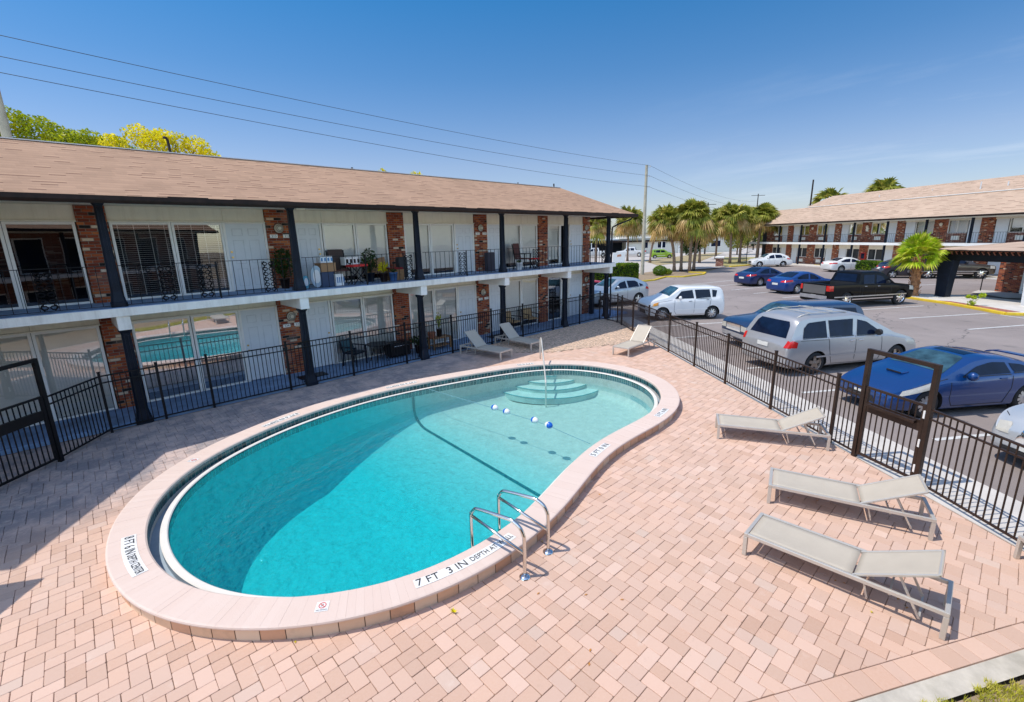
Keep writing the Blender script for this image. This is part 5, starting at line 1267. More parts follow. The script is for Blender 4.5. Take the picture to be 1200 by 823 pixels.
# floating safety rope
FL = [(7.17, 10.95), (7.25, 10.0), (7.40, 8.34), (7.41, 7.92), (7.47, 7.03), (7.47, 6.59), (7.40, 6.0), (7.34, 5.35)]
mb = MB(); pts = catmull([(x, y, 0.022) for x, y in FL], 6, False); mb.tube(pts, 0.008, 5); tag(mb.build('float_rope', M['rope'], None), 'thin rope strung across the pool between the deep and shallow ends', 'rope')
fl = None
labs = ['blue and white rope float farthest from the viewer', 'blue and white rope float second from the far end of the rope', 'blue and white rope float third from the far end of the rope', 'blue and white rope float nearest the viewer']
for i, (x, y) in enumerate(((7.40, 8.34), (7.41, 7.92), (7.47, 7.03), (7.47, 6.59))):
    if fl is None:
        fl = thing('rope_float', labs[0], 'float', (x, y, 0.04), 0, 'floats on the pool rope')
        mb = MB(); k_ = 8; P1_ = [(0.078 * math.sin(R(a)), 0.105 * -math.cos(R(a))) for a in (8, 25, 45, 65, 80, 90)]; mb.lathe((0, 0, 0), P1_, 16, 'y'); mb.build('blue_half', M['ball_blue'], fl)
        mb = MB(); P2_ = [(r_, -z) for r_, z in reversed(P1_)]; mb.lathe((0, 0, 0), P2_, 16, 'y'); mb.build('white_half', M['ball_white'], fl)
        fl.rotation_euler = (0, 0, R(185))
    else: dup(fl, labs[i], (x, y, 0.04), R((185, 182, 178, -2)[i]))

# ------------------------------------------------------------------ things on the walkways
def arm_chair(label, loc, rot, seatm, backm, framem, high=False, group=None):
    o = thing('patio_chair', label, 'chair', loc, rot, group); W, D, SH = .54, .52, .42; BH = 1.08 if high else .86
    mb = MB(); mb.box(-W / 2, W / 2, -D / 2, D / 2, SH, SH + .05); mb.build('seat', seatm, o, bevel=.012)
    mb = MB(); mb.obox((0, D / 2 + .05, (SH + BH) / 2 + .04), (W - .06, .035, BH - SH - .02), Matrix.Rotation(R(-10), 3, 'X')); mb.build('backrest', backm, o, bevel=.012)
    for sx in (-1, 1):
        mb = MB(); mb.bar((sx * W / 2, -D / 2 + .02, 0), (sx * W / 2, -D / 2 + .02, .64), .035); mb.build('leg', framem, o)
        mb = MB(); mb.bar((sx * W / 2, D / 2 + .06, 0), (sx * W / 2, D / 2 + .01, SH), .035); mb.bar((sx * W / 2, D / 2 + .0, SH), (sx * W / 2, D / 2 + .13, BH), .035); mb.build('leg', framem, o)
        mb = MB(); mb.bar((sx * W / 2, -D / 2 - .02, .655), (sx * W / 2, D / 2 + .07, .655), .05, .028); mb.build('armrest', framem, o)
    return o
tan_c = pm('tan_cushion', (0.42, 0.28, 0.14), 0.8, var=.15)
arm_chair('patio chair with tan cushions, the left one of two outside the door', (14.55, 14.95, .09), R(8), tan_c, tan_c, M['gutter'], group='tan cushioned patio chairs')
arm_chair('patio chair with tan cushions, the right one of two outside the door', (15.70, 14.95, .09), R(-12), tan_c, tan_c, M['gutter'], group='tan cushioned patio chairs')
arm_chair('dark teal plastic armchair behind the pool fence', (6.95, 14.9, .09), R(25), M['navy'], pm('teal_plastic', (0.03, 0.10, 0.13), .5), M['navy'])
brn = pm('dark_red_canvas', (0.10, 0.035, 0.03), .8)
arm_chair('dark red high backed folding chair on the balcony', (15.05, 14.75, 2.858), R(15), brn, brn, M['black'], True)
arm_chair('dark brown high backed chair among the boxes on the balcony', (6.75, 14.95, 2.858), R(-8), brn, pm('brown_mesh', (0.07, 0.045, 0.04), .8), M['black'], True)
redp = pm('red_canvas', (0.62, 0.02, 0.02), .6)
def stool(label, loc, w_=.42, h_=.45, m=None):
    o = thing('folding_stool', label, 'stool', loc, R(12)); mb = MB(); mb.box(-w_ / 2, w_ / 2, -.17, .17, h_ - .07, h_); mb.build('seat', m or redp, o, bevel=.01)
    for s_ in (-1, 1): mb = MB(); mb.bar((-w_ / 2 + .02, s_ * .15, 0), (w_ / 2 - .02, s_ * .15, h_ - .08), .022); mb.bar((w_ / 2 - .02, s_ * .14, 0), (-w_ / 2 + .02, s_ * .14, h_ - .08), .022); mb.build('leg', M['black'], o)
stool('red folding stool beside the high backed chair on the balcony', (15.62, 14.6, 2.858))
stool('wide red topped folding table among the clutter on the balcony', (7.15, 14.55, 2.858), .62, .62)
# round table and grill below
o = thing('round_table', 'small round black patio table by the teal chair', 'table', (7.75, 14.75, .09)); mb = MB(); mb.lathe((0, 0, .60), [(.40, 0), (.41, .012), (.40, .025)], 24); mb.build('tabletop', M['black'], o)
for k in range(4): a = R(45 + 90 * k); mb = MB(); mb.bar((.12 * math.cos(a), .12 * math.sin(a), .6), (.32 * math.cos(a), .32 * math.sin(a), 0), .025); mb.build('leg', M['black'], o)
o = thing('barbecue', 'squat black covered barbecue behind the fence', 'barbecue', (8.55, 14.85, .09)); mb = MB(); mb.box(-.42, .42, -.25, .25, .05, .55); mb.build('cover', M['black'], o, bevel=.06)
mb = MB(); mb.tube([(-.3, -.27, .45), (-.3, -.32, .45), (.3, -.32, .45), (.3, -.27, .45)], .012, 6); mb.build('handle', M['chrome'], o)
for i, (x, y) in enumerate(((5.35, 14.65), (13.3, 14.7))):
    mb = MB(); mb.box(x - .42, x + .42, y - .24, y + .24, .095, .112); tag(mb.build('door_mat', M['black'], None, bevel=.004), ['black door mat beside the second dark column on the ground walkway', 'black door mat between the far dark column and the lounger'][i], 'door mat', 'black door mats')
def leafy(mb, c, r, nleaf, size, squash=1.0, shell=0.5, jit=0.35):
    for _ in range(nleaf):
        while True:
            v = Vector((rnd.uniform(-1, 1), rnd.uniform(-1, 1), rnd.uniform(-1, 1)))
            if shell * shell < v.length_squared < 1: break
        p_ = Vector(c) + Vector((v.x * r, v.y * r, v.z * r * squash)); s_ = size * rnd.uniform(.6, 1.3)
        nrm = (v + Vector((rnd.gauss(0, 1), rnd.gauss(0, 1), rnd.gauss(0, 1))) * jit * 1.6).normalized(); a = nrm.orthogonal().normalized(); a = Matrix.Rotation(rnd.uniform(0, 6.28), 3, nrm) @ a; b = nrm.cross(a)
        mb.add([p_ - a * s_, p_ + b * s_ * .45, p_ + a * s_, p_ - b * s_ * .45], [(0, 1, 2, 3)])
def potted(label, loc, r, h, mleaf='leaf_dark', nl=220, size=.05, potm=None, pr=.14):
    o = thing('potted_plant', label, 'plant', loc); mb = MB(); mb.lathe((0, 0, 0), [(pr * .75, 0), (pr, .26), (pr * 1.08, .26), (pr * 1.08, .3), (pr * .9, .3)], 14); mb.build('pot', potm or M['gutter'], o)
    mb = MB()
    for k in range(9): a = R(k * 40); mb.tube([(0, 0, .28), (r * .4 * math.cos(a), r * .4 * math.sin(a), .28 + h * .5), (r * .7 * math.cos(a), r * .7 * math.sin(a), .3 + h * .8)], .008, 4)
    leafy(mb, (0, 0, .3 + h * .55), r, nl, size, h / (2 * r) * 1.1, .2); mb.build('foliage', M[mleaf], o)
potted('bushy dark potted plant against the brick pier on the balcony', (5.05, 15.1, 2.858), .36, .85, 'leaf_dark', 420, .06)
potted('leafy green potted plant in the middle of the balcony clutter', (7.75, 14.85, 2.858), .30, .75, 'leaf_dark', 260, .06, M['navy'])
potted('potted plant with yellow flowers on the balcony', (8.05, 14.5, 2.858), .22, .35, 'leaf_yellow', 140, .045)
potted('small blue pot with a seedling near the wooden crate on the balcony', (8.30, 14.3, 2.858), .14, .12, 'leaf_dark', 60, .03, pm('blue_pot', (0.05, 0.12, 0.28), .5))
potted('small white flowered pot by the high backed chair on the balcony', (14.55, 14.5, 2.858), .14, .1, 'leaf_dark', 60, .03, M['white'])
potted('tall green seedling in a pot on the wooden table behind the fence', (10.35, 14.75, .55), .12, .65, 'leaf', 60, .05, M['gutter'], .1)
potted('low dark bush in a tub beside the wooden table', (9.35, 14.7, .09), .38, .35, 'leaf_dark', 260, .05)
# wooden side table with shelf
wood = pm('raw_wood', (0.34, 0.18, 0.08), .7, var=.3, scale=9)
o = thing('side_table', 'weathered wooden side table with plants behind the fence', 'table', (10.35, 14.75, .09)); mb = MB(); mb.box(-.42, .42, -.22, .22, .42, .46); mb.build('tabletop', wood, o)
for sx in (-1, 1):
    for sy in (-1, 1): mb = MB(); mb.bar((sx * .38, sy * .18, 0), (sx * .38, sy * .18, .42), .05); mb.build('leg', wood, o)
mb = MB(); mb.box(-.36, .36, -.2, .2, .12, .15); mb.build('shelf', wood, o)
mb = MB(); mb.lathe((9.98, 14.72, .55), [(.13, 0), (.16, .22), (.14, .24)], 12); tag(mb.build('flower_pot', pm('terracotta', (.30, .10, .05), .8), None), 'brown flower pot on the left of the wooden table', 'flower pot')
# boxes, bins, boards
def carton(label, x, y, z, sx, sy, sz, m, rot=0, stripe=None, name='box', cat='box'):
    o = thing(name, label, cat, (x, y, z), R(rot)); mb = MB(); mb.box(-sx / 2, sx / 2, -sy / 2, sy / 2, 0, sz); mb.build('shell', m, o, bevel=.006)
    mb = MB(); mb.box(-sx / 2 - .006, sx / 2 + .006, -sy / 2 - .006, sy / 2 + .006, sz, sz + .022) if stripe is None else [mb.box(-sx / 2 + .05 + k * sx / 4, -sx / 2 + .05 + (k + .55) * sx / 4, -sy / 2 - .003, -sy / 2 - .0005, sz * .25, sz * .75) for k in range(4)]
    mb.build('lid' if stripe is None else 'print', stripe or m, o)
card = pm('cardboard', (0.40, 0.22, 0.11), .85)
blu = pm('blue_print', (0.08, 0.22, 0.42), .5)
carton('dark blue storage tub under the cardboard box on the balcony', 6.10, 14.65, 2.858, .42, .36, .42, pm('navy_tub', (0.03, 0.06, 0.13), .5), 4, name='storage_tub', cat='tub')
carton('white printed carton standing beside the dark blue tub', 6.46, 14.55, 2.858, .26, .3, .36, M['white'], -3, blu)
carton('brown cardboard box stacked on the dark blue tub', 6.15, 14.65, 3.31, .50, .38, .24, card, 6)
carton('blue and white carton on top of the cardboard box', 6.14, 14.65, 3.58, .40, .3, .20, M['blind_grey'], -4, blu)
carton('white carton with grey printing behind the red folding table', 7.12, 14.95, 3.45, .52, .3, .26, M['white'], 2, M['gutter'])
carton('wooden crate with a red cloth edge on the balcony', 8.62, 14.75, 2.858, .55, .34, .34, wood, 0)
mb = MB(); mb.box(8.36, 8.88, 14.59, 14.91, 3.225, 3.29); tag(mb.build('folded_cloth', pm('dark_red_cloth', (.25, .02, .02), .9), None, bevel=.01), 'dark red folded cloth on the wooden crate', 'cloth')
mb = MB(); mb.obox((8.15, 15.2, 3.35), (.8, .03, .5), Matrix.Rotation(R(-8), 3, 'Y')); tag(mb.build('cardboard_sheet', card, None), 'brown cardboard sheet leaning behind the flowers on the balcony', 'cardboard')
carton('left one of two white bins by the brick pier on the balcony', 9.18, 15.05, 2.858, .14, .2, .42, M['white'], 0, name='bin', cat='bin')
carton('right one of two white bins by the brick pier on the balcony', 9.36, 15.05, 2.858, .14, .2, .42, M['white'], 0, name='bin', cat='bin')
o = thing('suitcase', 'dark upright suitcase in front of the brick pier on the balcony', 'suitcase', (8.98, 14.85, 2.858), R(5)); mb = MB(); mb.box(-.17, .17, -.12, .12, .06, .78); mb.build('shell', pm('dark_case', (.03, .03, .035), .6), o, bevel=.03)
mb = MB(); mb.tube([(-.07, 0, .78), (-.07, 0, .95), (.07, 0, .95), (.07, 0, .78)], .01, 6); mb.build('handle', M['black'], o)
o = thing('suitcase', 'dark suitcase standing before the brick pier near the red stool', 'suitcase', (13.3, 15.0, 2.858)); mb = MB(); mb.box(-.2, .2, -.12, .12, .0, .78); mb.build('shell', pm('dark_case2', (.035, .03, .045), .6), o, bevel=.03)
mb = MB(); mb.tube([(-.07, 0, .78), (-.07, 0, .9), (.07, 0, .9), (.07, 0, .78)], .01, 6); mb.build('handle', M['black'], o)
def board(label, x, y, z, rx, rz, m1, m2, tilt):
    o = thing('float_board', label, 'board', (x, y, z + rz), R(6)); 
    for k, (m_, s_) in enumerate(((m1, 1.0), (m2, .62))):
        mb = MB(); N = 24; pts = [(rx * s_ * math.cos(2 * math.pi * i / N), -.02 - .004 * k, rz * s_ * math.sin(2 * math.pi * i / N)) for i in range(N)]; b_ = [(p[0], .02 - .01 * k, p[2]) for p in pts]
        mb.add(pts + b_, [tuple(range(N)), tuple(reversed(range(N, 2 * N)))] + [(i, i + N, (i + 1) % N + N, (i + 1) % N) for i in range(N)]); mb.build('rim' if k == 0 else 'face', m_, o)
board('pale blue and white round float board beside the dark column', 5.78, 14.5, 2.858, .19, .33, pm('pale_board', (.42, .52, .60), .4), M['white'], 0)
board('small turquoise float board beside the dark column', 5.45, 14.5, 2.858, .10, .19, pm('turq_board', (.08, .35, .48), .4), M['blind_grey'], 0)
# ------------------------------------------------------------------ cars.  local x: nose at 0 ... tail at L ; y: left side negative?  (nose looks to -x)
def interp(keys, x):
    if x <= keys[0][0]: return keys[0][1]
    for (a, u), (b, v) in zip(keys[:-1], keys[1:]):
        if x <= b: t_ = (x - a) / (b - a); return u + (v - u) * t_
    return keys[-1][1]
def smooth_keys(keys, w_=0.10): return lambda x: (interp(keys, x - w_) + 2 * interp(keys, x) + interp(keys, x + w_) + interp(keys, x - w_ / 2) + interp(keys, x + w_ / 2)) / 6
def make_car(name, label, cat, S, loc, heading, group='cars parked in the car park'):
    """S: dict. heading = world angle of the nose direction (deg)"""
    L_, W, RW = S['L'], S['W'] / 2, S['rw']; top = smooth_keys(S['top'], S.get('sm', .09)); belt = smooth_keys(S['belt'], .12)
    gc = S.get('gc', .2); tum = S.get('tum', .28); rnf, rnr = S.get('rnf', .55), S.get('rnr', .35)
    # root sits between the axles, nose towards +x in world after rotation by heading
    o = thing(name, label, cat, (*loc, -0.01), R(heading + 180), group)
    cx0 = S['fo'] + S['wb'] / 2
    X = lambda x: x - cx0
    bodym = S['paint']; mb = MB(); NX = 84; secs = []
    for i in range(NX + 1):
        u = i / NX; x = L_ * (u - 0.03 * math.sin(2 * math.pi * u) / 1.0) if False else L_ * (0.5 - 0.5 * math.cos(math.pi * u)) * .5 + L_ * u * .5
        e1, e2 = min(1, x / rnf), min(1, (L_ - x) / rnr)
        kf = math.sqrt(max(0, 1 - (1 - e1) ** 2.4)); kr = math.sqrt(max(0, 1 - (1 - e2) ** 2.4))
        w_ = W * (S.get('wf', .80) + (1 - S.get('wf', .80)) * kf) * (S.get('wr', .86) + (1 - S.get('wr', .86)) * kr)
        zt = top(x); zb = min(belt(x), zt - .015); zc = gc + (1 - kf) * .10 + (1 - kr) * .12
        wb_ = w_ * .955; wt_ = max(.3 * W, wb_ - tum * (zt - zb)); zm = zc + (zb - zc) * .55
        wl = w_ * .97
        pts = [(0, zc), (w_ * .8, zc), (w_ * .93, zc + .02), (w_ * .975, zc + .09), (w_ * .985, zc + (zm - zc) * .55), (w_, zm), (w_ * .995, zm + (zb - zm) * .55), (w_ * .978, zb - .025), (wb_, zb)]
        for t_ in (.25, .5, .75, .92): pts.append((wb_ + (wt_ - wb_) * t_, zb + (zt - zb) * t_ * .985))
        cr = S.get('crown', .03); pts += [(wt_ * .93, zt - .012 * 1.2), (wt_ * .8, zt + cr * .3), (wt_ * .5, zt + cr * .75), (0, zt + cr)]
        secs.append((x, pts))
    k_ = len(secs[0][1]); vs = []; ringn = 2 * k_ - 2
    for x, pts in secs:
        rg = [(X(x), y, z) for y, z in pts] + [(X(x), -y, z) for y, z in reversed(pts[1:-1])]; vs += rg
    fs = [(i * ringn + j, i * ringn + (j + 1) % ringn, (i + 1) * ringn + (j + 1) % ringn, (i + 1) * ringn + j) for i in range(NX) for j in range(ringn)]
    fs += [tuple(range(ringn)), tuple(reversed(range(NX * ringn, (NX + 1) * ringn)))]
    mb.add(vs, fs, True); tree = BVHTree.FromPolygons([Vector(v) for v in vs], fs)
    body = mb.build('body', bodym, o, fixn=True)
    # cut the wheel arches (and a pickup bed) out of the shell
    cut = MB()
    ax = [X(S['fo']), X(S['fo'] + S['wb'])]
    for a in ax:
        for s_ in (-1, 1):
            cut.cyl((a, s_ * (W - .30), RW), (a, s_ * (W + .3), RW), RW * 1.17, RW * 1.17, 28)
    if 'bed' in S: b0, b1 = S['bed']; cut.box(X(b0), X(b1), -W + .13, W - .13, .72, 1.6)
    co = cut.build('cutter', M['plastic'], o, fixn=True)
    bmc = bmesh.new(); bmc.from_mesh(co.data); bmesh.ops.remove_doubles(bmc, verts=bmc.verts, dist=1e-5); bmesh.ops.recalc_face_normals(bmc, faces=bmc.faces); bmc.to_mesh(co.data); bmc.free()
    md = body.modifiers.new('cut', 'BOOLEAN'); md.object = co; md.operation = 'DIFFERENCE'; md.solver = 'EXACT'; md.material_mode = 'TRANSFER' if hasattr(md, 'material_mode') else 'INDEX'
    bpy.context.view_layer.update()
    ob_e = body.evaluated_get(bpy.context.evaluated_depsgraph_get()); nm = bpy.data.meshes.new_from_object(ob_e); body.modifiers.clear()
    old = body.data; body.data = nm; bpy.data.meshes.remove(old); bpy.data.objects.remove(co)
    body.data.shade_smooth() if hasattr(body.data, 'shade_smooth') else None
    for p_ in body.data.polygons: p_.use_smooth = True
    try: body.data.set_sharp_from_angle(angle=R(34))
    except Exception: pass
    # projected pieces
    def patch(poly, nu, nv, cast, parent, m, nm_, offs=.006):
        xs = [p[0] for p in poly]; x0, x1 = min(xs), max(xs); grid = []
        for i in range(nu + 1):
            u = x0 + (x1 - x0) * (i / nu) * .9998 + .0001 * (x1 - x0); zz = []
            for a, b in zip(poly, poly[1:] + poly[:1]):
                if (a[0] <= u) != (b[0] <= u): t_ = (u - a[0]) / (b[0] - a[0]); zz.append(a[1] + (b[1] - a[1]) * t_)
            if len(zz) < 2: continue
            lo, hi = min(zz), max(zz); row = []
            for j in range(nv + 1):
                h = cast(u, lo + (hi - lo) * j / nv)
                row.append(h)
            if all(r_ is not None for r_ in row): grid.append(row)
        if len(grid) < 2: return None
        mb = MB(); vs = [p_ + n_ * offs for row in grid for p_, n_ in row]; c_ = nv + 1
        mb.add(vs, [(i * c_ + j, (i + 1) * c_ + j, (i + 1) * c_ + j + 1, i * c_ + j + 1) for i in range(len(grid) - 1) for j in range(nv)], True)
        return mb.build(nm_, m, parent)
    def cside(s_):
        def f(x, z):
            h = tree.ray_cast(Vector((X(x), s_ * 3, z)), Vector((0, -s_, 0)))
            if h[0] is None: return None
            n_ = h[1] if h[1].y * s_ > 0 else -h[1]; return (h[0], n_)
        return f
    def cfront(sgn):
        def f(y, z):
            h = tree.ray_cast(Vector((sgn * 6, y, z)), Vector((-sgn, 0, 0)))
            if h[0] is None: return None
            n_ = h[1] if h[1].x * sgn > 0 else -h[1]; return (h[0], n_)
        return f
    def ctop(y, x):
        h = tree.ray_cast(Vector((X(x), y, 4)), Vector((0, 0, -1)))
        if h[0] is None: return None
        return (h[0], h[1] if h[1].z > 0 else -h[1])
    G = S.get('glass', M['carglass']); WG = S.get('wglass', M['carglass_blue'])
    for s_ in (-1, 1):
        f = cside(s_)
        for poly in S['windows']:
            wn = patch(poly, 12, 5, f, o, G, 'window', .007)
            if wn and S.get('trim', True):
                z0_ = min(p[1] for p in poly); xs_ = [p[0] for p in poly if p[1] < z0_ + .1]
                patch([(min(xs_), z0_ - .02), (max(xs_), z0_ - .02), (max(xs_), z0_), (min(xs_), z0_)], 10, 1, f, wn, S.get('trimm', M['plastic']), 'window_trim', .009)
        for poly in S.get('seams', []):
            for (a, b) in zip(poly[:-1], poly[1:]):
                pass
        mbp = MB(); 
        for ln in S['seams']:
            pr = None
            for (a, b) in zip(ln[:-1], ln[1:]):
                N = 6
                for i in range(N + (b is ln[-1])):
                    q = (a[0] + (b[0] - a[0]) * i / N, a[1] + (b[1] - a[1]) * i / N); h = f(*q)
                    if h is None: pr = None; continue
                    p_ = h[0] + h[1] * .001
                    if pr is not None: mbp.bar(pr, p_, .010, .010)
                    pr = p_
        mbp.build('door_gap', M['plastic'], o)
        for (x, z) in S.get('handles', []):
            h = f(x, z)
            if h: mb = MB(); mb.obox(h[0] + h[1] * .012, (.17, .025, .032), Matrix.Identity(3)); mb.build('door_handle', S.get('handlem', bodym), o, bevel=.008)
        if 'head' in S: patch(S['head'], 8, 3, f, o, S.get('headm', M['lens']), 'headlight', .008)
        if 'corner' in S: patch(S['corner'], 6, 3, f, o, M['amber'], 'indicator', .010)
        if 'tail' in S: patch(S['tail'], 8, 4, f, o, M['red_lens'], 'taillight', .008)
        if 'strip' in S: patch(S['strip'][0], 16, 1, f, o, S['strip'][1], 'side_moulding', .012)
        if 'sill' in S: patch(S['sill'][0], 16, 1, f, o, S['sill'][1], 'sill', .010)
        # mirrors
        mx_, mz_ = S['mirror']; h = f(mx_, mz_)
        if h:
            mb = MB(); c_ = h[0] + Vector((0, s_ * .13, .03)); mb.lathe(c_, [(.03, -.075), (.085, -.05), (.10, 0), (.095, .04), (.08, .045)], 12, 'x'); 
            mb.bar(h[0], c_, .035, .03); mb.build('mirror', S.get('mirrorm', bodym), o)
    fF, fR_ = cfront(-1), cfront(1)
    if 'headf' in S:
        for s_ in (-1, 1): patch([(s_ * a, b) for a, b in S['headf']], 8, 4, fF, o, S.get('headm', M['lens']), 'headlight', .009)
    if 'tailr' in S:
        for s_ in (-1, 1): patch([(s_ * a, b) for a, b in S['tailr']], 8, 4, fR_, o, M['red_lens'], 'taillight', .009)
    for key, nm_, m_ in (('grille', 'grille', S.get('grillem', M['plastic'])), ('grille2', 'lower_grille', M['plastic']), ('bumperf', 'front_bumper', S.get('bumperm', M['plastic']))):
        if key in S: patch(S[key], 12, 5, fF, o, m_, nm_, .010 if key != 'bumperf' else .03)
    for key, nm_, m_ in (('rearplate', 'number_plate', M['plate']), ('bumperr', 'rear_bumper', S.get('bumperm', M['plastic'])), ('tailgate', 'tailgate', S.get('gatem', M['frame']))):
        if key in S: patch(S[key], 12, 5, fR_, o, m_, nm_, {'rearplate': .016, 'bumperr': .035, 'tailgate': .008}[key])
    if 'frontplate' in S: patch(S['frontplate'], 4, 2, fF, o, M['plate'], 'number_plate', .02)
    wsx = S['ws']   # windscreen: (x_base, x_top, half width base, half width top)
    patch([(-wsx[2], 0), (wsx[2], 0), (wsx[3], 1), (-wsx[3], 1)], 16, 8, lambda y, v: ctop(y, wsx[0] + (wsx[1] - wsx[0]) * v), o, WG, 'windscreen', .006)
    if 'rs' in S:
        r_ = S['rs']; patch([(-r_[2], 0), (r_[2], 0), (r_[3], 1), (-r_[3], 1)], 16, 8, (lambda y, v: ctop(y, r_[0] + (r_[1] - r_[0]) * v)) if abs(r_[0] - r_[1]) > .3 else (lambda y, v: fR_(y, r_[4] + (r_[5] - r_[4]) * v)), o, S.get('rglass', G), 'rear_window', .006)
    if 'sunroof' in S: a, b, w_ = S['sunroof']; patch([(-w_, a), (w_, a), (w_, b), (-w_, b)], 6, 6, ctop, o, M['carglass'], 'sunroof', .006)
    if 'rack' in S:
        a, b, y_ = S['rack']
        for s_ in (-1, 1):
            pts = [ctop(s_ * y_, a + (b - a) * k / 6)[0] + Vector((0, 0, .05 if 0 < k < 6 else .0)) for k in range(7)]; mb = MB(); mb.tube(pts, .015, 6); mb.build('roof_rail', S.get('rackm', M['frame']), o)
        if S.get('crossbars'):
            for xx in (a + (b - a) * .3, a + (b - a) * .75):
                h0 = ctop(0, xx)[0]; mb = MB(); mb.bar((h0.x, -y_, h0.z + .035), (h0.x, y_, h0.z + .035), .05, .02); mb.build('cross_bar', M['frame'], o)
    if 'wiper' in S:
        mb = MB()
        for y0 in (-.45, .15):
            a_, b_ = ctop(y0, wsx[0] + .05), ctop(y0 + .5, wsx[0] + .10)
            if a_ and b_: mb.bar(a_[0] + Vector((0, 0, .02)), b_[0] + Vector((0, 0, .02)), .02, .015)
        mb.build('wiper', M['plastic'], o)
    if 'spoiler' in S:
        x_, z_, hw = S['spoiler']; mb = MB(); pts = [(X(x_ + .10 * (1 - math.cos(t_)) * 0), hw * math.sin(t_), z_ - .14 * (abs(math.sin(t_)) ** 6)) for t_ in [R(a) for a in range(-90, 91, 10)]]
        for p_, q_ in zip(pts[:-1], pts[1:]): mb.bar(p_, q_, .16, .03, up=(0, 0, 1))
        mb.build('rear_spoiler', bodym, o)
    if 'scoop' in S: x_, z_ = S['scoop']; c_ = ctop(0, x_)[0]; mb = MB(); mb.obox(c_ + Vector((0, 0, .012)), (.20, .42, .05), Matrix.Rotation(R(-8), 3, 'Y')); mb.build('bonnet_scoop', bodym, o, bevel=.02); mb = MB(); mb.obox(c_ + Vector((-.105, 0, .012)), (.012, .36, .03), Matrix.Identity(3)); mb.build('scoop_mouth', M['plastic'], o)
    # dark underside
    mb = MB(); mb.box(X(.35), X(L_ - .3), -W + .22, W - .22, gc - .05, gc + .25); mb.build('underbody', M['plastic'], o)
    # wheels
    wroot = None
    for i, a in enumerate(ax):
        for s_ in (-1, 1):
            wh = bpy.data.objects.new('wheel', None); 
            mt = MB(); mt.lathe((0, 0, 0), [(RW * .66, -.10), (RW * .9, -.105), (RW * .985, -.085), (RW, -.04), (RW, .04), (RW * .985, .085), (RW * .9, .105), (RW * .66, .10)], 28, 'y', False); wo_ = mt.build('wheel', M['tyre'], o)
            mr = MB(); yo = s_ * .07
            mr.lathe((0, 0, 0), [(RW * .67, s_ * .10), (RW * .64, s_ * .085), (RW * .60, s_ * .03), (RW * .60, -s_ * .05)], 28, 'y', False)
            ns_ = S.get('spokes', 5)
            for k in range(ns_):
                an = 2 * math.pi * k / ns_ + .3; cs, sn = math.cos(an), math.sin(an); wd = RW * (.12 if ns_ > 6 else .17)
                mr.add([(cs * RW * .1 - sn * wd, yo + s_ * .02, sn * RW * .1 + cs * wd), (cs * RW * .1 + sn * wd, yo + s_ * .02, sn * RW * .1 - cs * wd), (cs * RW * .62 + sn * wd * .8, yo, sn * RW * .62 - cs * wd * .8), (cs * RW * .62 - sn * wd * .8, yo, sn * RW * .62 + cs * wd * .8)], [(0, 1, 2, 3)])
            mr.lathe((0, 0, 0), [(0.0, yo + s_ * .028), (RW * .15, yo + s_ * .026), (RW * .2, yo + s_ * .01)], 12, 'y', False)
            mr.build('rim', S.get('rimm', M['rim']), wo_)
            md_ = MB(); md_.cyl((0, s_ * .0, 0), (0, s_ * .012, 0), RW * .6, RW * .6, 20); md_.build('brake_disc', M['plastic'], wo_)
            wo_.location = (a, s_ * (W - .135), RW)
    return o
def spec(**k): return k
# white box-shaped car
KIA = spec(L=3.92, W=1.79, rw=.325, fo=.72, wb=2.55, gc=.22, tum=.17, crown=.035, wf=.84, wr=.9, rnf=.5, rnr=.25,
    top=[(0, .72), (.10, .95), (.90, 1.13), (1.02, 1.17), (1.62, 1.58), (1.95, 1.63), (3.4, 1.60), (3.78, 1.54), (3.88, 1.1), (3.92, .75)], belt=[(0, .72), (.3, .90), (1.1, 1.04), (3.7, 1.12), (3.92, .8)],
    windows=[[(1.34, 1.10), (1.66, 1.44), (2.25, 1.50), (2.30, 1.10)], [(2.38, 1.08), (2.34, 1.50), (3.12, 1.50), (3.16, 1.12)], [(3.24, 1.14), (3.22, 1.48), (3.48, 1.44), (3.42, 1.15)]],
    seams=[[(1.32, 1.02), (1.30, .5), (1.42, .30), (2.32, .28), (2.34, 1.06)], [(2.36, .28), (3.02, .32), (3.12, .7), (3.18, 1.1)], [(.5, .92), (1.2, 1.03)]], handles=[(2.12, .95), (3.0, 1.0)],
    head=[(.12, .68), (.14, .84), (.55, .95), (.50, .76)], corner=[(.20, .74), (.22, .86), (.52, .94), (.46, .78)], mirror=(1.55, 1.10), ws=(1.07, 1.62, .72, .60), rs=(3.95, 4.0, .6, .52, 1.15, 1.48),
    grille=[(-.45, .62), (.45, .62), (.40, .70), (-.40, .70)], grille2=[(-.5, .32), (.5, .32), (.45, .5), (-.45, .5)], strip=([(1.45, .52), (3.0, .52), (3.0, .57), (1.45, .57)], M['white']), wiper=1, paint=paint('white_car_paint', (.80, .79, .77)), spokes=9, handlem=M['chrome'])
make_car('parked_car', 'white boxy hatchback with upright back, nose to the fence beyond the far lounger', 'car', KIA, (23.05, 11.22), 139.5)
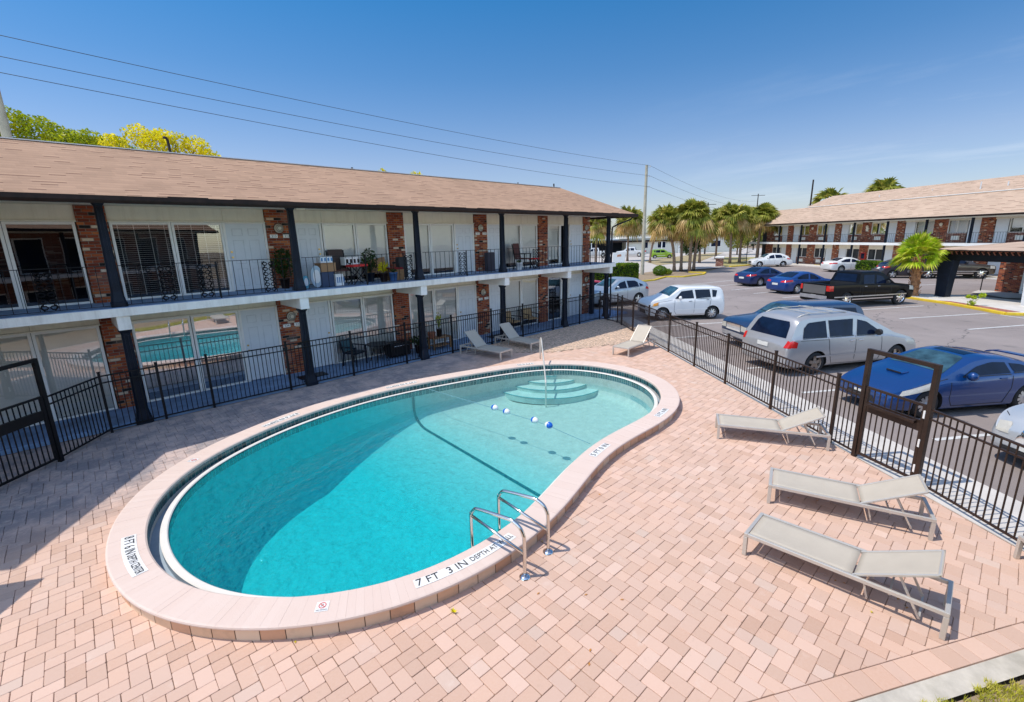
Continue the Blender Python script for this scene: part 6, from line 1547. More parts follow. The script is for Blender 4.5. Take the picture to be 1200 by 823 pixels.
# silver blue crossover beside it
CUV = spec(L=4.55, W=1.84, rw=.345, fo=.90, wb=2.70, gc=.24, tum=.30, wf=.8, wr=.86, rnr=.45,
    top=[(0, .66), (.12, .84), (.5, .98), (1.25, 1.10), (2.05, 1.58), (2.6, 1.66), (3.5, 1.60), (4.2, 1.30), (4.42, .98), (4.55, .75)], belt=[(0, .66), (.4, .86), (1.3, 1.0), (4.1, 1.12), (4.55, .8)],
    windows=[[(1.70, 1.07), (2.12, 1.40), (2.55, 1.50), (2.60, 1.08)], [(2.68, 1.09), (2.64, 1.50), (3.25, 1.48), (3.50, 1.34), (3.52, 1.12)], [(3.58, 1.13), (3.56, 1.32), (3.85, 1.20), (3.80, 1.15)]],
    seams=[[(1.45, 1.0), (1.42, .5), (1.52, .32), (2.62, .30), (2.64, 1.06)], [(2.66, .30), (3.35, .34), (3.5, .7), (3.54, 1.1)]], handles=[(2.42, .95), (3.35, 1.0)],
    head=[(.15, .68), (.18, .80), (.75, .92), (.62, .78)], tail=[(4.0, .95), (4.02, 1.1), (4.48, .98), (4.45, .86)], mirror=(1.85, 1.12), ws=(1.35, 2.06, .70, .54), rs=(4.28, 3.72, .62, .5),
    grille=[(-.55, .5), (.55, .5), (.5, .76), (-.5, .76)], grille2=[(-.5, .3), (.5, .3), (.45, .44), (-.45, .44)], wiper=1, paint=paint('silver_blue_paint', (.42, .47, .52), .5), spokes=5)
make_car('parked_car', 'silver blue crossover partly hidden by the corner column', 'car', dict(CUV, L=4.35, wb=2.6), (25.15, 16.75), 160)

# dark blue older SUV
OLD = spec(L=4.65, W=1.78, rw=.36, fo=.80, wb=2.70, gc=.30, tum=.22, wf=.9, wr=.9, rnf=.3, rnr=.25, crown=.04,
    top=[(0, .86), (.08, .98), (.35, 1.04), (1.30, 1.12), (1.85, 1.54), (2.2, 1.60), (4.1, 1.59), (4.4, 1.50), (4.58, 1.05), (4.65, .8)], belt=[(0, .80), (.3, .96), (1.3, 1.06), (4.5, 1.12), (4.65, .8)],
    windows=[[(1.70, 1.12), (1.92, 1.40), (2.40, 1.49), (2.42, 1.12)], [(2.50, 1.12), (2.48, 1.49), (3.2, 1.49), (3.25, 1.14)], [(3.33, 1.14), (3.3, 1.48), (4.2, 1.44), (4.25, 1.15)]],
    seams=[[(1.50, 1.05), (1.48, .5), (1.55, .40), (2.45, .38), (2.46, 1.1)], [(2.48, .38), (3.15, .4), (3.3, .8), (3.3, 1.12)], [(.15, .95), (1.35, 1.08)]], handles=[(2.28, .98), (3.1, 1.0)],
    headf=[(.50, .68), (.80, .68), (.80, .86), (.50, .88)], headm=M['lens'], grille=[(-.46, .64), (.46, .64), (.46, .88), (-.46, .88)], grillem=M['chrome'], bumperf=[(-.84, .42), (.84, .42), (.84, .58), (-.84, .58)], bumperm=M['rim'],
    corner=[(.06, .66), (.06, .84), (.25, .84), (.25, .66)], mirror=(1.75, 1.14), mirrorm=M['plastic'], ws=(1.36, 1.84, .70, .60), strip=([(.4, .62), (4.3, .62), (4.3, .70), (.4, .70)], M['rim']), wiper=1, paint=paint('dark_blue_paint', (.008, .035, .10), .1), rimm=M['rim'])
make_car('parked_car', 'dark blue older off-road wagon with chrome grille beside the silver minivan', 'car', OLD, (19.75, 5.30), 141)
# silver minivan, tail to the fence
VAN = spec(L=5.05, W=1.98, rw=.335, fo=.95, wb=3.03, gc=.22, tum=.27, wf=.8, wr=.9, rnf=.7, rnr=.28, crown=.05,
    top=[(0, .62), (.15, .80), (.6, .95), (1.10, 1.10), (2.10, 1.66), (2.6, 1.75), (4.2, 1.74), (4.62, 1.66), (4.92, 1.10), (5.05, .80)], belt=[(0, .62), (.4, .84), (1.3, 1.02), (3, 1.08), (4.9, 1.12), (5.05, .85)],
    windows=[[(1.55, 1.09), (2.15, 1.48), (2.52, 1.57), (2.56, 1.10)], [(2.66, 1.11), (2.64, 1.59), (3.55, 1.59), (3.55, 1.12)], [(3.65, 1.12), (3.65, 1.59), (4.28, 1.56), (4.50, 1.36), (4.52, 1.13)]],
    seams=[[(1.62, 1.0), (1.58, .5), (1.66, .28), (2.58, .28), (2.60, 1.09)], [(2.62, .28), (3.42, .30), (3.55, .75), (3.60, 1.10)], [(3.62, 1.04), (4.6, 1.06)]], handles=[(2.42, .96), (2.75, .96)],
    head=[(.12, .60), (.16, .76), (.66, .90), (.60, .70)], tail=[(4.72, .86), (4.70, 1.02), (4.86, 1.08), (4.97, 1.04), (4.97, .88)], tailr=[(.80, .86), (.97, .86), (.97, 1.04), (.84, 1.07)], mirror=(1.85, 1.14), mirrorm=M['plastic'], ws=(1.18, 2.10, .78, .62), rs=(4.7, 4.95, .74, .62, 1.12, 1.58),
    rearplate=[(-.22, .78), (.22, .78), (.22, .90), (-.22, .90)], rack=(2.7, 4.5, .62), crossbars=1, paint=paint('silver_paint', (.45, .45, .455), .45), rimm=M['steelrim'], strip=([(1.4, .52), (4.0, .52), (4.0, .57), (1.4, .57)], paint('silver_trim', (.42, .42, .43), .4)), handlem=M['chrome'])
make_car('parked_car', 'silver minivan with dark windows and its tail towards the fence', 'minivan', VAN, (17.72, 3.45), -31)
# royal blue coupe
CEL = spec(L=4.33, W=1.74, rw=.32, fo=.90, wb=2.60, gc=.17, tum=.42, wf=.74, wr=.84, rnf=.9, rnr=.5, crown=.03,
    top=[(0, .50), (.15, .62), (.6, .78), (1.25, .93), (2.05, 1.26), (2.45, 1.31), (3.1, 1.25), (3.95, 1.02), (4.22, .92), (4.33, .7)], belt=[(0, .50), (.4, .64), (1.3, .86), (2.6, .92), (4.0, .96), (4.33, .75)],
    windows=[[(1.72, .93), (2.10, 1.12), (2.50, 1.20), (2.85, 1.18), (2.95, .95)], [(3.03, .96), (2.95, 1.16), (3.25, 1.12), (3.62, .98)]],
    seams=[[(1.42, .82), (1.42, .45), (1.52, .26), (2.85, .26), (3.0, .6), (3.0, .93)], [(.75, .78), (1.35, .90)]], handles=[(2.75, .84)],
    head=[(.20, .54), (.28, .65), (1.0, .84), (.98, .70)], tail=[(4.05, .72), (4.05, .90), (4.28, .86), (4.28, .74)], mirror=(1.82, .93), ws=(1.36, 2.08, .66, .48), rs=(3.85, 3.05, .6, .44),
    grille=[(-.42, .30), (.42, .30), (.40, .44), (-.40, .44)], spoiler=(4.12, 1.14, .66), scoop=(.92, .86), sunroof=(2.2, 2.65, .36), wiper=1, paint=paint('royal_blue_paint', (.001, .045, .19), .2), spokes=10, frontplate=[(-.15, .44), (.15, .44), (.15, .50), (-.15, .50)])
RED = dict(CEL, paint=paint('red_paint', (.62, .03, .035))); RED.pop('spoiler'); RED.pop('scoop'); make_car('parked_car', 'low bright red car half hidden behind the corner column', 'car', RED, (25.9, 19.6), 165)
make_car('parked_car', 'royal blue coupe with bonnet scoop and rear spoiler behind the gate', 'coupe', CEL, (15.15, .55), 143)
# small retro silver car at the frame edge
PTC = spec(L=4.29, W=1.70, rw=.32, fo=.82, wb=2.62, gc=.2, tum=.22, wf=.66, wr=.85, rnf=.8, rnr=.35, crown=.06,
    top=[(0, .56), (.10, .80), (.4, .93), (1.1, 1.06), (1.75, 1.52), (2.1, 1.60), (3.2, 1.56), (3.9, 1.25), (4.2, .9), (4.29, .7)], belt=[(0, .56), (.3, .78), (1.2, .98), (3.9, 1.05), (4.29, .75)],
    windows=[[(1.45, 1.04), (1.78, 1.40), (2.3, 1.46), (2.32, 1.05)], [(2.4, 1.06), (2.38, 1.46), (3.2, 1.42), (3.3, 1.08)]], seams=[[(1.3, .98), (1.3, .4), (2.34, .3), (2.36, 1.03)], [(.2, .86), (1.2, 1.02)]], handles=[(2.15, .92)],
    headf=[(.36, .60), (.60, .60), (.62, .76), (.40, .80)], grille=[(-.26, .46), (.26, .46), (.16, .80), (-.16, .80)], grillem=M['chrome'], grille2=[(-.45, .26), (.45, .26), (.45, .38), (-.45, .38)], mirror=(1.6, 1.07), ws=(1.2, 1.76, .62, .5), rs=(4.0, 3.4, .6, .5), wiper=1,
    frontplate=[(-.16, .38), (.16, .38), (.16, .47), (-.16, .47)], paint=paint('pale_silver_paint', (.56, .59, .61), .4))
make_car('parked_car', 'pale silver retro hatchback cut off by the right picture edge', 'car', PTC, (13.12, -2.22), 140)
# black pickup
PIC = spec(L=5.9, W=2.0, rw=.42, fo=.95, wb=3.68, gc=.34, tum=.24, wf=.88, wr=.95, rnf=.5, rnr=.12, crown=.03, sm=.05,
    top=[(0, .95), (.12, 1.10), (1.35, 1.24), (1.45, 1.27), (2.15, 1.86), (2.5, 1.93), (3.65, 1.93), (3.78, 1.86), (3.86, 1.36), (3.92, 1.34), (5.86, 1.34), (5.9, 1.30)], belt=[(0, .95), (.2, 1.06), (1.4, 1.18), (3.8, 1.28), (3.9, 1.30), (5.9, 1.30)],
    windows=[[(1.98, 1.27), (2.30, 1.66), (2.72, 1.76), (2.75, 1.28)], [(2.85, 1.29), (2.83, 1.76), (3.58, 1.76), (3.62, 1.30)]],
    seams=[[(1.72, 1.2), (1.72, .6), (1.80, .50), (2.78, .50), (2.79, 1.27)], [(2.82, .50), (3.62, .50), (3.70, 1.3)], [(3.84, 1.3), (3.84, .5)]], handles=[(2.60, 1.14), (3.48, 1.16)], handlem=M['chrome'],
    head=[(.08, .82), (.10, 1.04), (.45, 1.10), (.45, .86)], tail=[(5.62, .98), (5.62, 1.26), (5.88, 1.26), (5.88, .98)], tailr=[(.80, .98), (.97, .98), (.97, 1.27), (.80, 1.27)], mirror=(2.08, 1.32), mirrorm=M['plastic'], ws=(1.52, 2.14, .78, .66), rs=(3.80, 3.86, .72, .64, 1.40, 1.80),
    bumperr=[(-.92, .52), (.92, .52), (.92, .72), (-.92, .72)], bumperm=M['rim'], rearplate=[(-.17, .60), (.17, .60), (.17, .73), (-.17, .73)], tailgate=[(-.76, .80), (.76, .80), (.76, 1.27), (-.76, 1.27)], gatem=paint('grey_gate_paint', (.16, .155, .15), .4),
    bed=(3.98, 5.80), sill=([(1.5, .44), (4.3, .44), (4.3, .50), (1.5, .50)], M['chrome']), strip=([(.6, .60), (5.5, .60), (5.5, .66), (.6, .66)], M['rim']), paint=paint('black_paint', (.003, .003, .004), 0, .5), spokes=7, rimm=M['chrome'])
make_car('parked_pickup', 'black four door pickup truck with grey tailgate beside the small palm', 'pickup truck', PIC, (33.35, 5.45), -32)
# blue sedans, white sedan, white crossover, dark SUV, brown truck
SED = spec(L=4.85, W=1.83, rw=.335, fo=.95, wb=2.80, gc=.19, tum=.36, wf=.8, wr=.84, rnf=.7, rnr=.5, crown=.03,
    top=[(0, .58), (.12, .72), (.6, .86), (1.45, .98), (2.30, 1.38), (2.7, 1.46), (3.35, 1.42), (4.20, 1.10), (4.68, 1.03), (4.85, .75)], belt=[(0, .58), (.5, .78), (1.5, .93), (4.2, 1.02), (4.85, .8)],
    windows=[[(1.88, .99), (2.35, 1.26), (2.72, 1.34), (2.76, 1.00)], [(2.84, 1.01), (2.82, 1.34), (3.30, 1.31), (3.85, 1.10), (3.80, 1.03)]],
    seams=[[(1.62, .92), (1.60, .45), (1.7, .28), (2.78, .27), (2.80, .98)], [(2.82, .27), (3.5, .3), (3.72, .7), (3.82, 1.0)]], handles=[(2.6, .88), (3.55, .92)],
    head=[(.15, .60), (.20, .70), (.90, .84), (.78, .70)], tail=[(4.25, .86), (4.25, .98), (4.76, .96), (4.78, .84)], tailr=[(.42, .82), (.90, .82), (.90, .97), (.46, .92)], mirror=(2.05, 1.0), ws=(1.55, 2.32, .70, .52), rs=(4.15, 3.38, .66, .5),
    grille=[(-.5, .45), (.5, .45), (.45, .66), (-.45, .66)], rearplate=[(-.25, .62), (.25, .62), (.25, .76), (-.25, .76)], paint=paint('deep_blue_paint', (.001, .022, .11), .2), spokes=9)
make_car('parked_car', 'deep blue sedan parked farthest left in the middle row', 'sedan', SED, (42.2, 13.35), -25)
SED2 = dict(SED, paint=paint('bright_blue_paint', (.001, .045, .22), .2)); make_car('parked_car', 'bright blue sedan parked between the deep blue sedan and the black pickup', 'sedan', SED2, (38.35, 9.55), -29)
SED3 = dict(SED, paint=paint('cream_white_paint', (.78, .76, .72))); make_car('parked_car', 'white sedan facing away in front of the far wing', 'sedan', SED3, (60.6, 11.1), -43)
SUV = dict(CUV, L=4.75, wb=2.75, paint=paint('white_suv_paint', (.78, .77, .74))); make_car('parked_car', 'white crossover side on near the spiral stair of the far wing', 'car', SUV, (64.9, 20.3), 128)
SUVD = dict(CUV, L=4.8, wb=2.85, paint=paint('charcoal_paint', (.035, .033, .045), .4), tailr=[(.40, .92), (.86, .92), (.86, 1.06), (.45, 1.02)], rearplate=[(-.25, .78), (.25, .78), (.25, .92), (-.25, .92)])
make_car('parked_car', 'dark grey off-road wagon behind the small palm', 'car', SUVD, (54.6, 5.6), -62)
BRN = dict(PIC, paint=paint('brown_paint', (.05, .035, .028), .2)); make_car('parked_pickup', 'dark brown pickup truck behind the small palm and the canopy post', 'pickup truck', BRN, (55.6, 3.0), -62)
GRN = dict(KIA, paint=paint('lime_paint', (.25, .42, .02))); make_car('parked_car', 'lime green hatchback on the street beyond the palms', 'car', GRN, (81.5, 43.9), -55, 'vehicles on the street beyond the palms')
WPK = dict(PIC, paint=paint('white_truck_paint', (.6, .6, .6))); 
make_car('parked_pickup', 'white pickup truck on the street beyond the palms', 'pickup truck', WPK, (85.5, 53.0), 115, 'vehicles on the street beyond the palms')
make_car('parked_pickup', 'white pickup truck framed between the last brick pier and the corner column', 'pickup truck', WPK, (80.5, 58.5), 125, 'vehicles on the street beyond the palms')
# ------------------------------------------------------------------ palms
def fan(mb, base, dirv, L_, spread, nleaf, droop, w_=.035):
    """one fan leaf: stalk then a half disc of narrow folded leaflets"""
    d_ = dirv.normalized(); side = d_.cross(Vector((0, 0, 1)))
    side = side.normalized() if side.length > .05 else Vector((1, 0, 0)); side = Matrix.Rotation(rnd.gauss(0, .55), 3, d_) @ side; upv = side.cross(d_)
    st = L_ * rnd.uniform(.34, .58); hub = base + d_ * st - Vector((0, 0, droop * st * .25))
    mb.bar(base, hub, .025, .02)
    for k in range(nleaf):
        a = spread * (k / (nleaf - 1) - .5); ll = L_ * .62 * (1 - .25 * abs(a / spread * 2) ** 2) * rnd.uniform(.88, 1.12)
        v = (d_ * math.cos(a) + side * math.sin(a)).normalized(); mid = hub + v * ll * .55 + upv * .03 - Vector((0, 0, droop * ll * .10)); tip = hub + v * ll - Vector((0, 0, droop * ll * .55)) + Vector((0, 0, rnd.uniform(-.03, .03)))
        p_ = v.cross(upv) * w_ * L_
        mb.add([hub, mid + p_, tip, mid - p_, mid + upv * .02 * L_], [(0, 1, 4), (1, 2, 4), (2, 3, 4), (3, 0, 4)])
def make_palm(label, loc, h, cr, lean=(0, 0), bright=False, nf=58, group='sabal palms by the street', dead=.35, tr=.17, seed=0):
    rnd.seed(seed + 11); o = thing('palm_tree', label, 'palm tree', (*loc, 0), 0, group)
    hc = h - cr * .95; pts = [(lean[0] * t_ * t_, lean[1] * t_ * t_, hc * t_) for t_ in [k / 9 for k in range(10)]]
    mb = MB(); rr = [tr * (1.35 if k == 0 else 1.0 - .12 * k / 9) * (1 + rnd.uniform(-.06, .06)) for k in range(10)]; mb.tube(pts, tr, 10, False, rr)
    # old leaf bases
    for k in range(26 if not bright else 70):
        t_ = rnd.uniform(.55 if not bright else .05, 1); a = rnd.uniform(0, 6.28); c_ = Vector((lean[0] * t_ * t_, lean[1] * t_ * t_, hc * t_)) + Vector((math.cos(a), math.sin(a), 0)) * tr * .95
        mb.bar(c_, c_ + Vector((math.cos(a) * .10, math.sin(a) * .10, .16)), .07, .03)
    mb.build('trunk', M['bark_red' if bright else 'bark'], o)
    top_ = Vector((lean[0], lean[1], hc)); green, brown = MB(), MB()
    for k in range(nf):
        u = (k + .5) / nf; ph = math.acos(max(-1, min(1, 1 - 1.62 * u))) if not bright else math.acos(1 - 1.08 * u); a = k * 2.39996 + rnd.uniform(-.2, .2)
        d_ = Vector((math.sin(ph) * math.cos(a), math.sin(ph) * math.sin(a), math.cos(ph)))
        fan(brown if (u > 1 - dead and rnd.random() < .75) else green, top_ + Vector((0, 0, rnd.uniform(-.2, .1))), (d_ + Vector((rnd.gauss(0, .16), rnd.gauss(0, .16), rnd.gauss(0, .16)))), cr * rnd.uniform(.78, 1.14), R(165 if not bright else 120), 13 if not bright else 15, .5 + 1.0 * u if not bright else .15 + .7 * u, .055 if not bright else .045)
    green.build('crown', M['palm_bright' if bright else 'palm_leaf'], o)
    if brown.v: brown.build('dead_fronds', M['palm_dead'], o)
    return o
PL = [((52.5, 26.6), 7.8, 1.9, (-1.0, .9), 'palm leaning left in the kerbed island, first of the island cluster'),
      ((54.2, 26.6), 7.3, 1.8, (-.3, .2), 'palm with a dark trunk in the middle of the island cluster'),
      ((52.2, 24.6), 8.4, 2.1, (-.1, 0), 'tallest straight palm of the island cluster'),
      ((56.3, 26.0), 7.2, 1.9, (.5, -.3), 'palm leaning right at the right of the island cluster'),
      ((67.5, 38.3), 8.6, 2.3, (.8, -1.2), 'palm leaning right beside the lime green car'),
      ((70.9, 44.5), 9.4, 2.5, (0, 0), 'palm beyond the hedge, left of the tall utility pole'),
      ((70.2, 31.6), 7.4, 2.2, (-.6, .4), 'short palm between the island cluster and the brick monument'),
      ((80.5, 33.5), 8.6, 2.4, (0, 0), 'palm behind the brick monument'),
      ((69.6, 26.9), 8.8, 2.3, (-.2, .3), 'tall double headed looking palm left of the far wing'),
      ((72.3, 26.6), 8.4, 2.2, (.2, 0), 'palm directly right of the tall one left of the far wing'),
      ((60.0, 43.2), 8.6, 2.3, (0, 0), 'palm seen between the last brick pier and the corner column'),
      ((73.2, 24.6), 8.6, 2.1, (.3, -.2), 'palm touching the left end of the far wing roof')]
for i, (l_, h_, c_, ln, lab) in enumerate(PL): make_palm(lab, l_, h_, c_, ln, seed=i, nf=104)
make_palm('young bright green palm with a red brown trunk beside the black pickup', (38.75, 3.5), 3.95, 1.52, (.1, .1), True, 46, None, 0.0, .25, 31)
for i, (l_, h_, c_, lab) in enumerate((((92, 20.5), 11.4, 2.6, 'palm crown just showing over the far wing roof, the smaller left one'), ((88, 13.2), 12.1, 2.9, 'palm crown standing over the far wing roof, the larger right one'))):
    make_palm(lab, l_, h_, c_, (0, 0), seed=40 + i, nf=44, group='palms behind the far wing')
# broadleaf trees over the poolside roof
def leaf_tree(label, loc, blobs, mat_, nper, size, trunk_h, group=None, tr=.16):
    o = thing('tree', label, 'tree', (*loc, 0), 0, group); mb = MB(); mb.cyl((0, 0, 0), (0, 0, trunk_h), tr, tr * .6, 10)
    for (x, y, z, r_) in blobs: mb.tube([(0, 0, trunk_h * .8), (x * .5, y * .5, (trunk_h + z) / 2), (x, y, z)], .05, 6, False, [tr * .5, .05, .02])
    mb.build('trunk', M['bark'], o); mb = MB()
    for (x, y, z, r_) in blobs: leafy(mb, (x, y, z), r_, int(nper * r_ * r_), size, .8, .35, .8)
    mb.build('crown', M[mat_], o); return o
rnd.seed(5)
def blobs(cx, cz, wx, wz, n_, r0, r1, wy=1.2): return [(cx + rnd.uniform(-wx, wx), rnd.uniform(-wy, wy), cz + rnd.uniform(-wz, wz), rnd.uniform(r0, r1)) for _ in range(n_)]
leaf_tree('green tree showing over the roof at the far left', (-.5, 28), [(x, rnd.uniform(-.6, .6), z + .85, r_) for x, z, r_ in ((-3, 8.0, 1.2), (-1.6, 8.2, 1.0), (-.6, 8.0, .9), (.3, 8.3, .75), (1.2, 8.0, .8), (1.9, 7.8, .7), (2.6, 7.6, .7))], 'leaf', 2000, .075, 6.5)
leaf_tree('lower green tree between the other two over the roof', (2.6, 28), [(x, rnd.uniform(-.6, .6), z + .6, r_) for x, z, r_ in ((-.6, 7.7, .7), (.3, 7.8, .65), (1.0, 7.5, .6), (-1.2, 7.8, .6))], 'leaf', 1800, .075, 6.0)
leaf_tree('bright yellow green tree showing over the roof beside the vent pipe', (4.3, 26), [(x, rnd.uniform(-.6, .6), z + .55, r_) for x, z, r_ in ((-1.5, 7.75, .55), (-.6, 8.25, .6), (-.1, 7.9, .7), (.6, 8.0, .6), (1.3, 7.9, .55), (1.8, 7.5, .5), (.2, 8.3, .4))], 'leaf_yellow', 1700, .07, 6.0)
leaf_tree('small yellow green twig top over the middle of the roof, left one', (13.75, 24), [(0, 0, 7.75, .30), (.3, 0, 7.65, .25)], 'leaf_yellow', 1100, .08, 6.8, 'twig tops over the roof', .05)
leaf_tree('small yellow green twig top over the middle of the roof, right one', (15.75, 24), [(0, 0, 7.8, .26), (.35, 0, 7.75, .28)], 'leaf_yellow', 1100, .08, 6.8, 'twig tops over the roof', .05)
leaf_tree('dark round tree behind the island palms', (58.5, 27.6), [(0, 0, 2.6, 1.3), (.8, .3, 3.8, 1.3), (-.7, 0, 4.6, 1.2), (.2, 0, 5.4, 1.0)], 'leaf_dark', 520, .16, 3, None)
for i, (x, y, r_) in enumerate(((93, 42, 3.4), (99, 37, 3.8), (104, 33, 3.4))): leaf_tree(['tree at the left behind the brick monument across the street', 'tree in the middle behind the brick monument across the street', 'tree at the right behind the brick monument across the street'][i], (x, y), [(0, 0, 3.2, r_ * .7), (1.6, -1, 4.2, r_ * .55), (-1.6, 1, 4.6, r_ * .5)], 'palm_leaf', 170, .24, 3, 'trees across the street')
# hedges and bushes
def hedge(label, x0, x1, y0, y1, h_, n_, mat_='hedge', rot=0, loc=(0, 0), name='hedge'):
    o = thing(name, label, 'hedge' if name == 'hedge' else 'bush', (*loc, 0), rot); mb = MB()
    for _ in range(n_):
        f_ = rnd.randrange(5); u, v, w_ = rnd.random(), rnd.random(), rnd.uniform(-.06, .05)
        p_ = {0: Vector((x0 + (x1 - x0) * u, y0 - w_, h_ * v)), 1: Vector((x0 + (x1 - x0) * u, y1 + w_, h_ * v)), 2: Vector((x0 - w_, y0 + (y1 - y0) * u, h_ * v)), 3: Vector((x1 + w_, y0 + (y1 - y0) * u, h_ * v)), 4: Vector((x0 + (x1 - x0) * u, y0 + (y1 - y0) * v, h_ + w_ * 1.5))}[f_]
        nrm = Vector((rnd.gauss(0, 1), rnd.gauss(0, 1), rnd.gauss(.6, 1))).normalized(); a = nrm.orthogonal().normalized(); b = nrm.cross(a); s_ = rnd.uniform(.05, .11)
        mb.add([p_ - a * s_, p_ + b * s_ * .6, p_ + a * s_, p_ - b * s_ * .6], [(0, 1, 2, 3)])
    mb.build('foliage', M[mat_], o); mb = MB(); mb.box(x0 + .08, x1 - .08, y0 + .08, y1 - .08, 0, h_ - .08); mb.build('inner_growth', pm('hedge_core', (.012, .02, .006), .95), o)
    return o
hr = math.atan2(-1.25, 3.6)
hedge('clipped green hedge at the kerb beyond the corner column', -4.6, 1.2, -.7, .7, 1.62, 9000, 'hedge', hr, (38.6, 24.6))
o = thing('bush', 'small round clipped bush at the foot of the tall utility pole', 'bush', (46.2, 25.0, 0)); mb = MB(); leafy(mb, (0, 0, .5), .75, 2400, .07, .75, .75); leafy(mb, (1.4, -.2, .3), .45, 800, .07, .75, .7); mb.build('foliage', M['hedge'], o)
hedge('clipped yellow green hedge in front of the far wing', -1.2, 1.2, -.5, .5, 1.15, 2400, 'hedge', fang2, (58.3, 8.9))
for i in range(0): pass
o = thing('shrub', 'low yellow green shrub in the red bed of the canopy kerb', 'shrub', (35.05, .72, .1)); mb = MB()
for c_, r_ in (((0, 0, .14), .2), ((.12, -.05, .45), .14), ((.35, -.35, .55), .17), ((-.12, .15, .5), .13)): leafy(mb, c_, r_, 130, .05, .8, .2)
mb.tube([(0, 0, 0), (.1, -.05, .4)], .012, 5); mb.tube([(0, 0, .1), (.35, -.35, .5)], .012, 5); mb.build('foliage', M['palm_bright'], o)
# monument, signs, street furniture
o = thing('brick_monument', 'low brick monument with a white capstone at the drive entrance', 'monument', (63.6, 25.9, 0), R(20)); mb = MB(); mb.box(-.75, .75, -.45, .45, 0, 1.05); mb.build('brick_base', M['brick2'], o); mb = MB(); mb.box(-.85, .85, -.55, .55, 1.05, 1.25); mb.build('capstone', M['white'], o, bevel=.02)
o = thing('sign_board', 'white board on a post in front of the utility pole', 'sign', (48.0, 31.3, 0), R(-35)); mb = MB(); mb.box(-.75, .75, -.05, .05, 1.1, 2.3); mb.build('panel', M['white'], o); mb = MB(); mb.ngon([(-.25, -.056, 1.8), (.3, -.056, 1.85), (.25, -.056, 2.1), (-.2, -.056, 2.05)]); mb.build('print', pm('orange_print', (.55, .25, .15)), o)
mb = MB(); mb.bar((-.6, 0, 0), (-.6, 0, 1.1), .1); mb.bar((.6, 0, 0), (.6, 0, 1.1), .1); mb.build('post', M['white'], o)
# utility poles and lines
def pole(name, label, x, y, h_, r0, r1, lean=(0, 0), m='pole', arms=(), ins=()):
    o = thing(name, label, 'utility pole', (x, y, 0)); mb = MB(); mb.cyl((0, 0, 0), (lean[0], lean[1], h_), r0, r1, 12); mb.build('shaft', M[m], o)
    for z, l_, a in arms: v_ = Vector((math.cos(a), math.sin(a), 0)) * l_ / 2; c_ = Vector((lean[0] * z / h_, lean[1] * z / h_, z)); mb = MB(); mb.bar(c_ - v_, c_ + v_, .1, .1); mb.build('cross_arm', M[m], o)
    for z in ins: mb = MB(); mb.bar((0, 0, z), (.35, -.2, z + .05), .05); mb.lathe((.35, -.2, z), [(.05, 0), (.08, .06), (.05, .12)], 8); mb.build('insulator', M['flash'], o)
    return o
pole('utility_pole', 'tall pale utility pole behind the end of the poolside roof', 46.4, 27.2, 11.3, .20, .13, ins=(11.1, 10.15, 9.1))
pole('utility_pole', 'weathered utility pole cut off by the left picture edge', -.20, 24.0, 11.6, .15, .12, (-.05, 0))
pole('utility_pole', 'slanting dark utility pole behind the far wing roof', 78, 19.8, 11.2, .12, .10, (.5, 0.1), 'gutter')
for i, (x, y, h_) in enumerate(((100, 44, 10.5), (128, 44, 13.5))):
    pole('utility_pole', ['distant utility pole with a cross arm between the palm clusters, left one', 'distant utility pole with a cross arm between the palm clusters, right one'][i], x, y, h_, .16, .1, arms=((h_ - .4, 3.2, R(-50)),), m='gutter')
def wire(label, a, b, sag, r_=.011):
    a, b = Vector(a), Vector(b); mb = MB(); mb.tube([a.lerp(b, t_) - Vector((0, 0, sag * 4 * t_ * (1 - t_))) for t_ in [k / 28 for k in range(29)]], r_, 5)
    tag(mb.build('power_line', M['wire'], None), label, 'power line', 'overhead power lines')
wn_ = ('top', 'middle', 'bottom')
for i, (z0, z1) in enumerate(((11.05, 11.25), (10.40, 10.25), (9.90, 9.15))): wire(f'{wn_[i]} one of the three power lines running over the poolside roof', (-.1, 24, z0), (46.75, 27.0, z1), .35)
for i, (z0, z1) in enumerate(((11.25, 9.8), (10.25, 8.8), (9.15, 7.8))): wire(f'{wn_[i]} one of the power lines right of the tall pole', (46.75, 27.0, z0), (128, 44, z1 + 2), 1.2, .012)
for i, z0 in enumerate((11.05, 10.40, 9.90)): wire(f'{wn_[i]} power line leaving the frame left of the weathered pole', (-.1, 24, z0), (-40, 22, z0), .35)
# buildings across the street
def block(label, loc, rot, w_, d_, h_, wm, wins, roofm='flash', over=.4, name='street_building'):
    o = thing(name, label, 'building', (*loc, 0), R(rot)); mb = MB(); mb.box(-w_ / 2, w_ / 2, -d_, 0, 0, h_); mb.build('wall', wm, o); mb = MB(); mb.box(-w_ / 2 - over, w_ / 2 + over, -d_ - over, over, h_, h_ + .35); mb.build('roof', M[roofm], o)
    for x, z, ww, hh in wins:
        mb = MB(); mb.box(x - ww / 2, x + ww / 2, .0, .05, z, z + hh); f_ = mb.build('window', M['white'], o); mb = MB(); mb.box(x - ww / 2 + .08, x + ww / 2 - .08, .05, .06, z + .08, z + hh - .08); mb.build('pane', M['carglass'], f_)
    return o
block('pale single storey building with small dark windows across the street', (108, 53), 138, 26, 10, 3.5, pm('pale_wall', (.62, .60, .53), .8, var=.05), [(-8, 1.2, 2.4, 1.5), (-1.5, 1.2, 2.6, 1.5), (5, 1.2, 2.0, 1.5), (9, 1.2, 1.6, 1.5)], 'cream_dirt')
block('long building with a white fascia and a brown roof far behind the corner column', (92, 78), 140, 60, 14, 3.2, M['dark'], [(-20, .8, 6, 1.9), (-5, .8, 6, 1.9), (12, .8, 6, 1.9)], 'white', 1.5)
